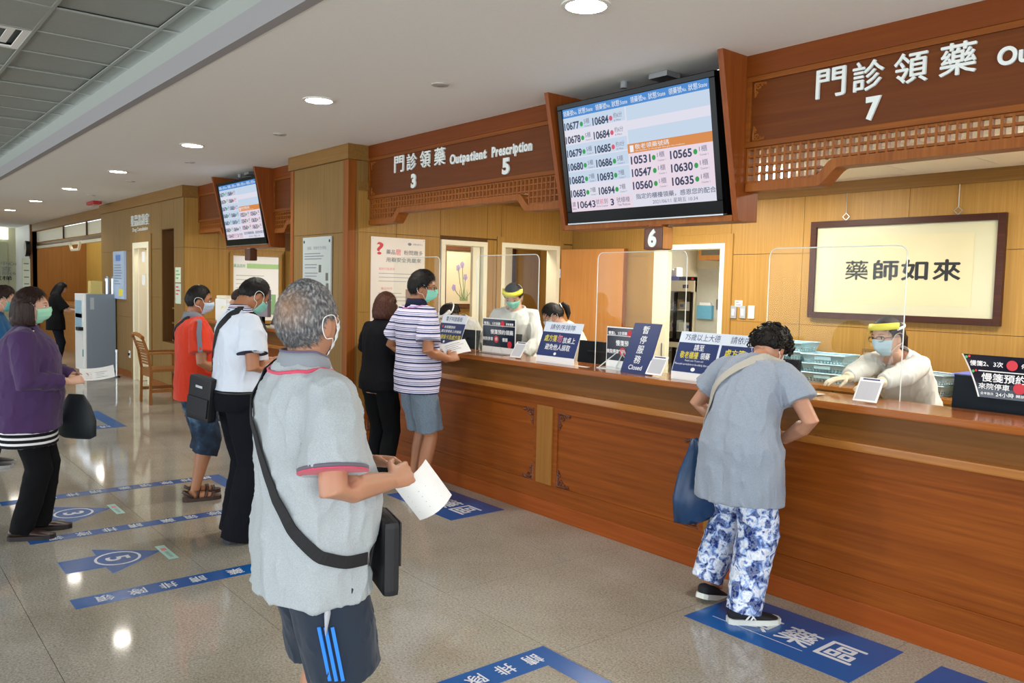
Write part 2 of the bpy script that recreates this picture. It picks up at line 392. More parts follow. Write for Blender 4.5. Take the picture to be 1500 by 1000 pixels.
# wall of the far block (consulting room)
BX0, BX1, BY = -16.3, -11.73, 3.73
wk = tag(G().box(BX0, -14.2, BY, BY+.12, 0, ZC).box(-14.2, -13.32, BY, BY+.12, 2.21, ZC).box(-13.32, -12.71, BY, BY+.12, 0, ZC).box(-12.71, -12.14, BY, BY+.12, 2.36, ZC).box(-12.71, -12.14, BY, BY+.12, 0, .72).box(-12.14, BX1-.1, BY, BY+.12, 0, ZC).box(BX1-.1, BX1, BY, 6.6, 0, ZC).box(BX0, BX0+.1, BY+.12, 5.2, 0, ZC).build('wall_far', M_core), 'oak panelled block with a door and a dark niche', 'wall', kind='structure')
P_ = ('y', BY, -1)
panels(wk, P_, [BX0, -15.4, -14.36], [.1, 1.0, 2.09, 2.78], M_oak)
panels(wk, P_, [-14.36, -13.21], [2.31, 2.78], M_oak); panels(wk, P_, [-13.21, -12.71], [.1, 1.37, 2.09, 2.78], M_oak)
panels(wk, P_, [-12.71, -12.14], [2.37, 2.78], M_oak); panels(wk, P_, [-12.71, -12.14], [.1, .72], M_oak)
panels(wk, P_, [-12.14, BX1+.012], [.1, 1.37, 2.09, 2.78], M_oak)
panels(wk, ('x', BX1, 1), [BY, 4.2, 5.2], [.1, 2.09, 2.78], M_oakin)
G().box(BX0-.02, BX1+.03, BY-.035, BY, 2.78, ZC).box(BX1, BX1+.03, BY, 4.0, 2.78, ZC).build('crown', M_oakx, wk, True)
G().box(BX0, -14.36, BY-.025, BY, 0, .1).box(-13.21, BX1, BY-.025, BY, 0, .1).build('skirting', M_redz, wk, True)
# niche behind the opening
G().box(-12.75, -12.1, 4.15, 4.2, 0, 2.4).box(-12.75, -12.71, 3.85, 4.15, 0, 2.4).box(-12.14, -12.1, 3.85, 4.15, 0, 2.4).build('niche_lining', wood('niche_wood', '5A3A1C', '6E4A26', 'z', .5), wk, True)
# room behind the consulting-room door
G().box(-15.0, -12.8, 5.4, 5.45, 0, 2.6).box(-14.9, -14.85, 3.85, 5.4, 0, 2.6).box(-12.85, -12.8, 4.2, 5.4, 0, 2.6).build('consulting_room_lining', M_oakin, wk, True)
# recess with the rolled shutter
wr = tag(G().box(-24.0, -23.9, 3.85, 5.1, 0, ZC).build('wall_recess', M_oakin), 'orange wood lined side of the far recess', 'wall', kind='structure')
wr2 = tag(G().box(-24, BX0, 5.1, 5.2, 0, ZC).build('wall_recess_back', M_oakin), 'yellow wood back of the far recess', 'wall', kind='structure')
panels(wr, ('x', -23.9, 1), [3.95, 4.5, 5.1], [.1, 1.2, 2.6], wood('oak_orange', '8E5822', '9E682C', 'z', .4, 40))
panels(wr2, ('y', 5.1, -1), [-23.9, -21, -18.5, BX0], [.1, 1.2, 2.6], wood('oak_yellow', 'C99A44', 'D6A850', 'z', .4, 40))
tag(G().box(-23.89, BX0, 3.83, 3.93, 2.76, ZC).build('trim_2', M_oakx), 'wooden header rail over the far recess', 'trim', kind='structure')
G().box(-24.02, -23.9, 3.80, 3.95, 0, ZC).build('corner_post', wood('post_wood', '6E4420', '825228', 'z', .4), wr, True)
# far end wall with the directory board
tag(G().box(-26.1, -24.03, 3.8, 3.9, 0, ZC).build('wall_end_return', M_white), 'short pale wall between the end wall and the recess', 'wall', kind='structure')
we = tag(G().box(-26.2, -26.1, -7, 3.9, 0, ZC+.3).build('wall_end', mat('sage_paint', 'B9B694', .7, var=.03)), 'pale sage end wall at the far left of the hall', 'wall', kind='structure')
# closing walls behind the photographer
wf = thing('wall_front', 'glazed front of the hall behind the photographer', 'wall', (-5, -6.95, 0), kind='structure')
for k in range(9): G().box(-26.1+k*3.88-.08, -26.1+k*3.88+.08, -7, -6.85, 0, 3.3).build('mullion', M_white, wf, True)
G().box(-26.1, XR, -7, -6.85, 0, .35).box(-26.1, XR, -7, -6.85, 3.15, 3.34).build('sill_and_head', M_white, wf, True)
tag(G().box(XR, XR+.1, 1.8, 9.4, 0, 3.34).box(XR, XR+.1, -7, -5, 0, 3.34).box(XR, XR+.1, -5, 1.8, 0, .35).box(XR, XR+.1, -5, 1.8, 3.15, 3.34).build('wall_right', M_white), 'plain white wall with a window band at the right', 'wall', kind='structure')
# medicine room behind the back wall, rooms behind the two side doorways
tag(G().box(-7.3, -3.6, 9.2, 9.3, 0, 2.7).box(-3.7, -3.6, YB+.1, 9.2, 0, 2.7).box(-7.3, -7.2, YB+.1, 9.2, 0, 2.7).box(-7.3, -3.6, YB+.1, 9.3, 2.65, 2.7).build('wall_medicine_room', mat('room_white', 'EFEBDA', .7, var=.02)), 'cream walls of the bright medicine room', 'wall', kind='structure')
wq = tag(G().box(-8.3, -8.2, 4.2, 7.3, 0, 2.7).box(-8.2, -7.08, 7.2, 7.3, 0, 2.7).box(-8.2, -7.08, 4.2, 4.3, 0, 2.7).box(-8.3, -6.98, 4.2, 7.3, 2.65, 2.7).build('wall_office', M_oakin), 'oak walls of the office behind the side doorways', 'wall', kind='structure')
for nm, lab, loc, pw in (('ceiling_light', 'flush ceiling light of the bright medicine room', (-5.4, 7.7, 2.64), 55), ('ceiling_light', 'flush ceiling light of the office behind the doorways', (-7.6, 5.7, 2.594), 17), ('ceiling_light', 'flush ceiling light of the far consulting room', (-13.8, 4.6, 2.58), 30), ('ceiling_light', 'flush ceiling light inside the far recess', (-19.5, 4.5, 2.70), 12)):
    t = thing(nm, lab, 'ceiling light', loc); G().box(-.3, .3, -.3, .3, -.004, .012).build('frame', M_white, t); G().box(-.27, .27, -.27, .27, -.006, -.0045).build('diffuser', M_lamp, t)
    area('ceiling_lamp', (loc[0], loc[1], loc[2]-.02), (0, 0, 0), .54, .54, pw, (1, .92, .78))
# pillar between the two windows
pl = thing('wall_pillar', 'square oak clad pillar between the two dispensary windows', 'pillar', (-7.61, 3.9, 0), kind='structure')
G().box(-8.22, -6.99, 3.74, 4.2, 0, ZC).build('core', M_core, pl, True)
zs2 = [.1, 2.12, 2.80]
for j in range(2):
    G().box(-8.17, -7.07, 3.722, 3.74, zs2[j]+.002, zs2[j+1]-.002).build('panel', M_oak, pl, True)
    G().box(-6.99, -6.975, 3.80, 4.2, zs2[j]+.002, zs2[j+1]-.002).build('panel', M_oak, pl, True)
    G().box(-8.235, -8.22, 3.80, 4.2, zs2[j]+.002, zs2[j+1]-.002).build('panel', M_oak, pl, True)
G().box(-7.07, -6.972, 3.712, 3.80, .1, 2.80, .006).build('corner_post', M_redz, pl, True)
G().box(-8.238, -8.17, 3.712, 3.80, .1, 2.80, .006).build('corner_post', M_redz, pl, True)
G().box(-8.26, -6.95, 3.695, 4.2, 2.80, ZC).build('crown', M_oakx, pl, True)
G().box(-8.25, -6.96, 3.70, 4.2, 0, .1).build('skirting', M_redz, pl, True)
# left window: return walls behind
tag(G().box(-11.73, -8.22, 6.5, 6.6, 0, 2.7).box(-8.3, -8.22, 4.2, 6.5, 0, 2.7).build('wall_back_far', M_oakin), 'oak rear wall of the far window', 'wall', kind='structure')
# ------------------------------------------------------------------ doors
def door_frame(name, label, ax, val, u0, u1, z1, m, w=.05, proud=.03, depth=.14, sg=1, casing=None, cm=None):
    t = thing(name, label, 'door frame', (val, (u0+u1)/2, 0) if ax == 'x' else ((u0+u1)/2, val, 0), kind='structure')
    def bx(g_, a, b, z0, z2, p=proud, d=depth):
        if ax == 'x': g_.box(val+sg*p, val-sg*d, a, b, z0, z2)
        else: g_.box(a, b, val+sg*p, val-sg*d, z0, z2)
    for a, b in ((u0, u0+w), (u1-w, u1)):
        q = G(); bx(q, a, b, 0, z1); q.build('jamb', m, t, True)
    q = G(); bx(q, u0+w, u1-w, z1-w, z1); q.build('head', m, t, True)
    if casing:
        for a, b in ((u0-casing, u0), (u1, u1+casing)):
            q = G(); bx(q, a, b, 0, z1+casing, proud*.9, 0); q.build('casing', cm, t, True)
        q = G(); bx(q, u0, u1, z1, z1+casing, proud*.9, 0); q.build('casing', cm, t, True)
    return t
d1 = door_frame('door_1', 'white doorway beside the drug safety poster', 'x', XW, 4.765, 5.355, 2.11, M_cream, .05)
G().box(XW-.06, XW-.02, 5.20, 5.29, 0.01, 2.06).build('door', M_cream, d1, True)
d2 = door_frame('door_2', 'white doorway with its orange door swung open', 'x', XW, 5.55, 6.40, 2.12, M_cream, .05, casing=.06, cm=M_oakin)
lf = thing('door', 'open flush orange door leaf folded back to the rear wall', 'door', (-6.94, 6.41, .012))
lf.rotation_euler = (0, 0, R(9)); lf['kind'] = 'structure'
M_leaf = wood('door_orange', 'C88646', 'D89A5A', 'z', .4, 40)
G().box(0, .86, 0, .04, 0, 2.07).build('leaf', M_leaf, lf); G().box(.855, .875, -.001, .041, 0, 2.07).build('edge_strip', M_redz, lf)
hg = G(); [hg.cyl(-.006, -.004, z, z+.1, .008, 8) for z in (.25, 1.0, 1.75)]; hg.build('hinge', M_steel, lf)
d3 = door_frame('door_3', 'cream doorway to the medicine room under number six', 'y', YB, -5.72, -4.84, 2.11, M_cream, .05, sg=-1, casing=.09, cm=M_oakin)
G().box(-5.67, -5.53, YB-.035, YB+.03, 0, 2.06).build('sliding_leaf', M_cream, d3, True)
G().box(-5.575, -5.56, YB-.042, YB-.035, .95, 1.1).build('pull', M_steel, d3, True)
d4 = door_frame('door_4', 'cream framed doorway of the consulting room', 'y', BY, -14.2, -13.32, 2.21, M_cream, .09, sg=-1, casing=.12, cm=M_oak)
G().box(-13.92, -13.88, BY-.02, BY+.6, .01, 2.1).build('door', M_cream, d4, True)
G().box(-13.66, -13.44, BY+.3, BY+.34, .01, 2.1).build('door', M_leaf, d4, True)
for z in (1.62, 1.98): rect((-13.62, BY-.02, z), 'front', .17, .16, M_wht, d4, 'notice')
# ================================================================== header signs with lattice
def spiral(c, r0, turns, dr, du, dv, n=14):
    """scroll in the plane spanned by du, dv"""
    c = Vector(c); du = Vector(du); dv = Vector(dv); P = []
    for k in range(n+1):
        a = turns*2*PI*k/n; r = r0*(1-.8*k/n); P.append(c+du*r*math.cos(a)+dv*r*math.sin(a))
    return P
def ornament(parent, c, sx, sz, s, m, y):
    """carved corner scroll; c=(x,z) of the panel corner, sx/sz point inwards"""
    g = G(); U = Vector((sx, 0, 0)); V = Vector((0, 0, sz)); C0 = Vector((c[0], y, c[1]))
    P = lambda a, b: C0+U*a*s+V*b*s
    r = .07*s
    for p in ([(0, 0), (.45, .0), (1, .03)], [(0, 0), (0, .5), (.03, 1)]): g.tube([P(*q) for q in p], [r*1.2, r, r*.5], 5)
    for a, b, q, t1 in ((.28, .22, .2, 1.3), (.62, .13, .13, -1.2), (.13, .62, .13, 1.2), (.88, .08, .08, 1.1), (.08, .88, .08, -1.1)):
        g.tube(spiral(P(a, b), q*s, t1, 0, U, V, 10), [r*(1-.5*k/10) for k in range(11)], 5)
    return g.build('corner_ornament', m, parent, True)
YS = 3.93
def lattice_header(name, label, x0, x1, z_end=True, left=True, right=True, nend=10):
    t = thing(name, label, 'sign board', ((x0+x1)/2, YS, 2.2))
    G().box(x0, x1, YS-.02, YS+.05, 2.825, ZC).build('fascia_board', M_redd2, t, True)
    G().box(x0, x1, YS, YS+.04, 2.44, 2.825).build('sign_panel', M_redd, t, True)
    for a in ((x0, x1, 2.795, 2.825), (x0, x1, 2.44, 2.47)): G().box(a[0], a[1], YS-.015, YS, a[2], a[3], .003).build('frame_rail', M_redz2, t, True)
    for a in ((x0, x0+.03), (x1-.03, x1)): G().box(a[0], a[1], YS-.015, YS, 2.47, 2.795, .003).build('frame_rail', M_redz2, t, True)
    x0 += .009; x1 -= .009
    c = .0465; n = max(1, round((x1-x0)/c)); c = (x1-x0)/n; E = nend*c
    top, mid = 2.44, 2.345
    bl = G().box(-.006, .006, 0, .035, mid-.01, top).mesh('lattice_bar'); bl.materials.append(M_redz)
    be = G().box(-.006, .006, 0, .035, 2.25, top).mesh('lattice_bar'); be.materials.append(M_redz)
    for k in range(n+1):
        e = (left and k <= nend-1) or (right and k >= n-nend+1)
        o = link('lattice_bar', be if e else bl, None, t); o.location = (x0+k*c-t.location.x, .005, -2.2)
    for z in (2.434, 2.3925, mid): G().box(x0, x1, YS+.008, YS+.038, z-.006, z+.006).build('lattice_rail', M_redz, t, True)
    for z in (2.2985, 2.2525):
        if left: G().box(x0, x0+E-.02, YS+.008, YS+.038, z-.006, z+.006).build('lattice_rail', M_redz, t, True)
        if right: G().box(x1-E+.02, x1, YS+.008, YS+.038, z-.006, z+.006).build('lattice_rail', M_redz, t, True)
    # shaped lower rail with S curves
    lo, hi = 2.200, 2.288; th = .045
    def curve(off):
        P = []
        if left:
            P += [(x0, lo+off)]
            for k in range(9):
                a = k/8; P.append((x0+E-.03+.12*a-(.03 if off else 0), lo+off+(hi-lo)*(3*a*a-2*a**3)))
        else: P += [(x0, hi+off)]
        if right:
            for k in range(9):
                a = k/8; P.append((x1-E+.03-.12*(1-a)+(.03 if off else 0), hi+off-(hi-lo)*(3*a*a-2*a**3)))
            P += [(x1, lo+off)]
        else: P += [(x1, hi+off)]
        return P
    low, up = curve(0), curve(th)
    g = G(); n_ = len(low)
    v = [(p[0], y, p[1]) for y in (YS-.005, YS+.10) for p in low+up]
    f = []
    for i in range(n_-1):
        f += [(i, i+1, n_+i+1, n_+i), (2*n_+i, 3*n_+i, 3*n_+i+1, 2*n_+i+1), (i, 2*n_+i, 2*n_+i+1, i+1), (n_+i, n_+i+1, 3*n_+i+1, 3*n_+i)]
    f += [(0, n_, 3*n_, 2*n_), (n_-1, 3*n_-1, 4*n_-1, 2*n_-1)]
    g.add(v, f).build('arched_rail', M_redz, t, True)
    return t
M_redd2 = wood('cherry_fascia', '6C320A', '7C3E10', 'x', .45, 42)
M_redz2 = wood('cherry_trim', '743C10', '8E5018', 'x', .45, 42)
def letters(t, s, xs, z, h, w, m=M_letter, off=.012, y=YS-.008):
    for ch, x in zip(s, xs): txt(ch, (x, y, z), 'front', h, w, m, t, name='letter', off=off, depth=.012)
s5 = lattice_header('sign_header', 'brown carved sign board over windows three and five with Outpatient Prescription lettering', -6.965, -4.20)
letters(s5, '門診領藥', [-6.415, -6.205, -5.99, -5.77], 2.718, .142, .155)
letters(s5, '3', [-6.172], 2.548, .125, .075, off=.05); letters(s5, '5', [-4.885], 2.550, .125, .085, off=.05)
def word(t, s, x0, x1, z, h, y=YS-.008):
    v, f, d = text_mesh(s, .035, .05); tot = (x1-x0); k = 0
    full = text_mesh(s, .035, .05)[2][0]; xs = []; cur = 0
    wd = [text_mesh(ch, .035, .05)[2] for ch in s]; sp = .06; tw = sum(q[0] for q in wd)+sp*(len(s)-1); sc = tot/tw; x = x0
    asc = text_mesh('P', .035, .05)[2][1]
    for ch, q in zip(s, wd):
        hh = q[1]/asc*h; base = z-h/2+(hh/2 if ch not in 'pgy' else hh/2-.26*h)
        txt(ch, (x+q[0]*sc/2, y, base), 'front', hh, q[0]*sc, M_letter, t, name='letter', off=.035, depth=.012); x += (q[0]+sp)*sc
word(s5, 'Outpatient', -5.62, -5.13, 2.672, .078); word(s5, 'Prescription', -5.06, -4.585, 2.672, .078)
s7 = lattice_header('sign_header', 'brown carved sign board marked 7 at the right edge', -2.765, -.02)
letters(s7, '門診領藥', [-2.268, -2.072, -1.865, -1.655], 2.712, .142, .155)
letters(s7, '7', [-2.038], 2.55, .115, .075, off=.05); word(s7, 'Outpatient', -1.49, -1.0, 2.683, .078); word(s7, 'Prescription', -.93, -.455, 2.683, .078)
for t, a, b in ((s5, -6.965, -4.20), (s7, -2.765, -.02)):
    for cx, sx in ((a+.045, 1), (b-.045, -1)):
        for cz, sz in ((2.785, -1), (2.48, 1)): ornament(t, (cx, cz), sx, sz, .075, M_redz, YS-.002)
s1a = lattice_header('sign_header', 'short brown sign board between far monitor and oak pillar', -9.15, -8.25, left=True, right=False, nend=6)
s1b = lattice_header('sign_header', 'short brown sign board left of the far monitor', -11.72, -10.53, left=False, right=True, nend=6)
letters(s1b, '藥1', [-10.83, -10.62], 2.70, .13, .12)
# ================================================================== monitor cabinets
def tv_cabinet(label, x0, x1):
    t = thing('monitor_cabinet', label, 'monitor cabinet', ((x0+x1)/2, 3.9, 2.04))
    poly = [(3.685, ZC), (4.06, ZC), (4.06, 2.04), (3.885, 2.04)]
    G().prism(poly, 'x', x0, x0+.035).build('side_panel', M_redz3, t, True); G().prism(poly, 'x', x1-.035, x1).build('side_panel', M_redz3, t, True)
    G().box(x0+.035, x1-.035, 3.875, 4.06, 2.04, 2.072).build('bottom_board', M_redz, t, True)
    G().box(x0+.035, x1-.035, 4.03, 4.06, 2.072, ZC).build('back_board', M_dark, t, True)
    b = G(); b.box((x0+x1)/2-.06, (x0+x1)/2+.1, 3.9, 4.03, 2.80, 2.86); b.box((x0+x1)/2-.05, (x0+x1)/2+.05, 3.92, 4.03, 2.3, 2.6); b.build('wall_bracket', M_black, t, True)
    G().box((x0+x1)/2+.1, (x0+x1)/2+.24, 3.80, 3.92, 2.905, 2.935).build('junction_box', M_steel, t, True)
    G().cyl((x0+x1)/2-.14, 3.84, 2.90, ZC, .022, 12).build('camera_stub', mat('grey_plastic', '8C9094', .5), t, True)
    return t
M_redz3 = wood('cherry_cabinet', '7A3C16', '93501F', 'z', .42, 42)
tv_cabinet('sloping cherry wood cabinet holding the large queue monitor', -4.20, -2.765)
tv_cabinet('sloping cherry wood cabinet holding the far queue monitor', -10.53, -9.15)
# ---- queue monitor
def emis(name, col, st=1.0):
    m = mat(name, col, .35, emit=st, var=0, spec=.2); m.node_tree.nodes['Principled BSDF'].inputs['Base Color'].default_value = (.01, .01, .01, 1); return m
E_w = emis('screen_white', 'E6E4F2', .88); E_b = emis('screen_pale_blue', 'CADBF0', .88); E_p = emis('screen_pink', 'F0DEEC', .88); E_h = emis('screen_blue', '3A86D0', .9)
E_o = emis('screen_orange', 'DD8838', .9); E_t = emis('screen_ink', '2A3A66', .6); E_g = emis('screen_green', '18A546', .8); E_r = emis('screen_red', 'E8506E', .8); E_tw = emis('screen_text_white', 'F2F6FA', .9); E_gr = emis('screen_text_grey', '70748E', .8)
def monitor(label, cx):
    a = R(10.1); ctr = Vector((cx, 3.805, 2.465))
    t = thing('queue_monitor', label, 'monitor', ctr)
    r = Vector((1, 0, 0)); u = Vector((0, -math.sin(a), math.cos(a))); n = Vector((0, -math.cos(a), -math.sin(a))); A = (r, u, n)
    M = Matrix(((r.x, u.x, n.x, ctr.x), (r.y, u.y, n.y, ctr.y), (r.z, u.z, n.z, ctr.z), (0, 0, 0, 1)))
    W2, H2 = .635, .392
    G().box(-W2, W2, -H2, H2, -.07, -.01, .01).xf(M).build('back_case', M_black, t, True)
    sw, sh, so = .595, .335, .022   # screen half size, vertical offset
    fr = G()
    fr.box(-W2, W2, so+sh, H2, -.02, .012, .004).box(-W2, W2, -H2, so-sh, -.02, .012, .004).box(-W2, -sw, so-sh, so+sh, -.02, .012, .004).box(sw, W2, so-sh, so+sh, -.02, .012, .004)
    fr.xf(M).build('bezel', M_blackg, t, True)
    G().box(-W2, W2, -H2-.004, -H2+.004, -.02, .016).xf(M).build('chrome_strip', M_steel, t, True)
    sc = G().box(-sw, sw, so-sh, so+sh, -.01, .002).xf(M).build('screen', E_w, t, True)
    Pn = lambda uu, vv, k=.003: ctr+r*(-sw+2*sw*uu)+u*(so+sh-2*sh*vv)+n*k
    def R_(u0, u1, v0, v1, m, k=.0025, nm='print'): rect(Pn((u0+u1)/2, (v0+v1)/2, k), A, (u1-u0)*2*sw, (v1-v0)*2*sh, m, sc, nm, t=.0003)
    def T_(s, u0, u1, v, h, m, k=.0036, off=.0, nm='lettering'): txt(s, Pn((u0+u1)/2, v, k), A, h*2*sh, (u1-u0)*2*sw, m, sc, name=nm, off=off)
    R_(0, 1, 0, .085, E_h)
    for k in range(4): T_('領藥號', .005+k*.25, .085+k*.25, .042, .055, E_tw); T_('No.', .088+k*.25, .115+k*.25, .05, .03, E_tw); T_('狀態', .125+k*.25, .18+k*.25, .042, .055, E_tw); T_('State', .185+k*.25, .235+k*.25, .045, .035, E_tw)
    for k in (0, 2, 3, 4): R_(0, .46, .085+.131*k, .085+.131*(k+1)-.012, E_b)
    R_(.47, 1, .085, .215, E_b); R_(.47, 1, .30, .43, E_b); R_(.47, 1, .51, .87, E_p)
    R_(.46, 1, .425, .51, E_o, .0027); T_('敬老領藥號碼', .51, .735, .458, .046, E_tw); T_('The Number of old people that gets the medicine', .51, .83, .495, .015, E_tw); R_(.475, .50, .44, .50, E_tw, .003)
    L = [('10677', 0, 1, '5櫃'), ('10678', 1, 1, '5櫃'), ('10679', 2, 1, '5櫃'), ('10680', 3, 1, '5櫃'), ('10682', 4, 1, '7櫃'), ('10683', 5, 1, '7櫃')]
    L2 = [('10684', 0, 0, '約6分'), ('10684', 1, 0, '約6分'), ('10685', 2, 0, '約10分'), ('10686', 3, 1, '5櫃'), ('10693', 4, 1, '7櫃'), ('10694', 5, 1, '7櫃')]
    for uu, LL in ((.005, L), (.225, L2)):
        for s, k, ok, q in LL:
            v = .145+.131*k
            T_(s, uu, uu+.118, v+.02, .074, E_t, off=.03); disc(Pn(uu+.135, v+.02, .0036), A, .0145, E_g if ok else E_r, sc, 'dot', ry=.0155)
            T_(q, uu+.155, uu+.155+(.042 if len(q) < 3 else .06), v+.0, .05, E_gr); T_('Counter '+q[0] if ok else q[1:-1]+' Mins', uu+.157, uu+.205, v+.045, .016, E_gr)
    for k, (s1_, s2_) in enumerate((('10531', '10565'), ('10547', '10630'), ('10560', '10635'))):
        for s, uu in ((s1_, .475), (s2_, .735)):
            v = .575+.115*k
            T_(s, uu, uu+.134, v, .074, E_t, off=.03); disc(Pn(uu+.155, v, .0036), A, .0145, E_g, sc, 'dot', ry=.0155); T_('1櫃', uu+.178, uu+.225, v-.02, .05, E_gr); T_('Counter 1', uu+.18, uu+.23, v+.03, .016, E_gr)
    R_(0, .465, .875, 1, E_p, .0026)
    T_('請', .01, .035, .925, .05, E_t); T_('10643', .05, .19, .935, .07, E_t, off=.02); T_('號', .195, .222, .92, .048, E_gr); T_('前', .226, .253, .92, .048, E_r); T_('到', .257, .284, .92, .048, E_gr); T_('Go to Counter', .197, .285, .962, .02, E_gr); T_('Before', .008, .04, .97, .02, E_gr)
    T_('3', .305, .33, .935, .065, E_t, off=.03); T_('號櫃檯', .35, .445, .92, .05, E_gr); T_('Take Medicine', .355, .445, .965, .022, E_gr)
    T_('指定的櫃檯領藥，感恩您的配合', .49, .995, .905, .05, E_gr, off=.01); T_('2021/06/11 星期五 10:34', .60, .885, .965, .04, E_gr)
    return t
M_blackg = mat('black_gloss', '08090A', .2, var=0, spec=.15)
mon = monitor('large wall monitor listing queue numbers above window six', -3.4825)
mon2 = dup(mon); mon2.location = (-9.84, 3.805, 2.465); mon2['label'] = 'far smaller looking queue monitor left of the oak pillar'
# numbered plate below the cabinet
M_plate = mat('brown_plate', '5A3420', .4)
t = thing('number_plate', 'small brown hanging plate with a white 6', 'number sign', (-3.343, 3.89, 1.888))
G().box(-.075, .075, -.05, .05, 0, .142, .016).build('plate', M_plate, t); G().box(.0752, .0762, -.045, .045, .006, .136).build('edge_face', M_leaf, t)
G().box(-.05, .05, -.03, .03, .1405, .152).build('hanger', M_redz, t); txt('6', (-3.345, 3.838, 1.958), 'front', .11, .066, M_letter, t, name='digit', off=.05, depth=.006)
t = thing('number_plate', 'small hanging plate seen edge-on below the far monitor', 'number sign', (-9.75, 3.89, 1.888))
G().box(-.075, .075, -.05, .05, 0, .142, .016).build('plate', M_plate, t); G().box(-.05, .05, -.03, .03, .1405, .152).build('hanger', M_steel, t)
# ================================================================== counters
def counter(label, x0, x1, posts, ornate):
    t = thing('service_counter', label, 'counter', ((x0+x1)/2, 4.0, 0))
    G().box(x0, x1, 3.862, 4.25, 1.062, 1.10, .008).build('countertop', M_top, t, True)
    G().box(x0, x1, 3.92, 4.22, .915, 1.062).build('upper_panel', M_band, t, True)
    G().box(x0, x1, 3.862, 3.98, .872, .915, .008).build('ledge', M_ledge, t, True)
    G().box(x0, x1, 3.925, 4.20, .115, .872).build('carcass', M_core, t, True)
    G().box(x0, x1, 3.905, 3.925, .80, .872).build('frame_rail', M_red, t, True); G().box(x0, x1, 3.905, 3.925, .115, .235).build('frame_rail', M_red, t, True)
    G().box(x0, x1, 3.897, 3.93, 0, .115, .004).build('base_board', M_redb, t, True)
    xs = [x0]+[p for a in posts for p in a]+[x1]
    for a, b in posts: G().box(a, b, 3.894, 3.925, .235, .80, .004).build('post', M_oakz, t, True)
    for k in range(0, len(xs), 2):
        a, b = xs[k], xs[k+1]
        G().box(a, a+.045, 3.907, 3.925, .235, .80).build('frame_stile', M_red, t, True); G().box(b-.045, b, 3.907, 3.925, .235, .80).build('frame_stile', M_red, t, True)
        G().box(a+.045, b-.045, 3.907, 3.925, .765, .80).build('frame_stile', M_red, t, True)
        G().box(a+.045, b-.045, 3.916, 3.925, .235, .765).build('front_panel', M_red, t, True)
        if ornate:
            for cx, sx in ((a+.05, 1), (b-.05, -1)):
                for cz, sz in ((.76, -1), (.24, 1)): ornament(t, (cx, cz), sx, sz, .12, M_orn, 3.914)
    return t
M_band = wood('cherry_band', '6A4218', '825424', 'x', .35, 40); M_ledge = wood('oak_ledge', '9A6028', 'B4783A', 'x', .22, 40, .4)
M_redb = wood('cherry_base', '8A4216', 'A2541E', 'x', .42, 42); M_oakz = wood('oak_post', '8A5A24', 'A06E32', 'z', .35, 50); M_orn = mat('carved_wood', '5E2E12', .4)
ctr = counter('long cherry wood dispensary counter with carved corner scrolls', -6.97, .3, [(-4.43, -4.265), (-2.93, -2.765)], True)
counter('cherry wood counter of the far window', -11.70, -8.26, [(-10.0, -9.85)], False)
# low desks behind the counter
t = thing('work_desk', 'low wooden work desk behind the counter', 'desk', (-3.4, 4.5, 0))
G().box(-6.9, .3, 4.26, 4.62, .70, .735).build('desk_top', M_oakx, t, True); 
for x in (-6.85, -5.2, -3.5, -1.8, .25): G().box(x-.015, x+.015, 4.26, 4.6, 0, .70).build('desk_leg', M_oak, t, True)
t = thing('back_counter', 'wooden back counter along the rear wall carrying baskets', 'counter', (-2, 6.3, 0))
G().box(-4.3, .3, 6.05, YB-.014, .885, .92, .004).build('countertop', M_ledge, t, True)
for k in range(5): G().box(-4.28+k*.91, -4.28+k*.91+.9, 6.085, 6.10, .1, .88).build('cabinet_door', M_oakin, t, True)
G().box(-4.28, .28, 6.10, YB-.03, 0, .885).build('carcass', M_core, t, True)
# ================================================================== ceiling fittings
M_spot = mat('downlight_glow', 'FFF8EA', .5, emit=30, var=0); M_ring = mat('downlight_ring', 'E6E4DE', .4)
DL = ['nearest recessed downlight at the top edge of the photo', 'recessed downlight second from the top edge', 'recessed downlight above the white shirt queue', 'recessed downlight above the far monitor approach', 'recessed downlight near the red ceiling fitting', 'second farthest recessed downlight', 'farthest recessed downlight by the end wall']
def down(x, y, lab):
    t = thing('downlight', lab, 'downlight', (x, y, ZC), group='round downlights along the queue ceiling')
    rg = G(); n = 24; ro, ri = .115, .095
    rg.loft([[(q*math.cos(2*PI*k/n), q*math.sin(2*PI*k/n), z) for k in range(n)] for q, z in ((ro, 0), (ro, -.006), (ri, -.008), (ri, 0))], cap=False)
    rg.build('ring', M_ring, t); G().cyl(0, 0, -.004, -.001, .094, 24).build('lamp', M_spot, t)
    area('downlight_lamp', (x, y, ZC-.012), (0, 0, 0), .17, .17, 15, (1, .95, .87), 'DISK', 140)
for k in range(7): down(-2.79-k*2.71, 2.69, DL[k])
down(-.08, 2.69, 'recessed downlight outside the right of the frame'); down(2.63, 2.69, 'recessed downlight outside the right of the frame, furthest right')
for k, (x, y) in enumerate([(-4.5, 3.05), (-7.0, 3.05), (-9.4, 3.05), (-11.85, 3.07), (-14.4, 3.15)]):
    t = thing('sprinkler_plate', ['small round sprinkler cover plate nearest the photographer', 'small round sprinkler cover plate second nearest', 'small round sprinkler cover plate in front of the far monitor', 'small round sprinkler cover plate before the consulting block', 'farthest small round sprinkler cover plate'][k], 'sprinkler', (x, y, ZC), group='sprinkler cover plates')
    G().cyl(0, 0, -.008, 0, .055, 20, .06).build('plate', mat('plate_grey', 'B8B4AA', .6), t); G().cyl(0, 0, -.012, -.008, .02, 12).build('cap', M_steel, t)
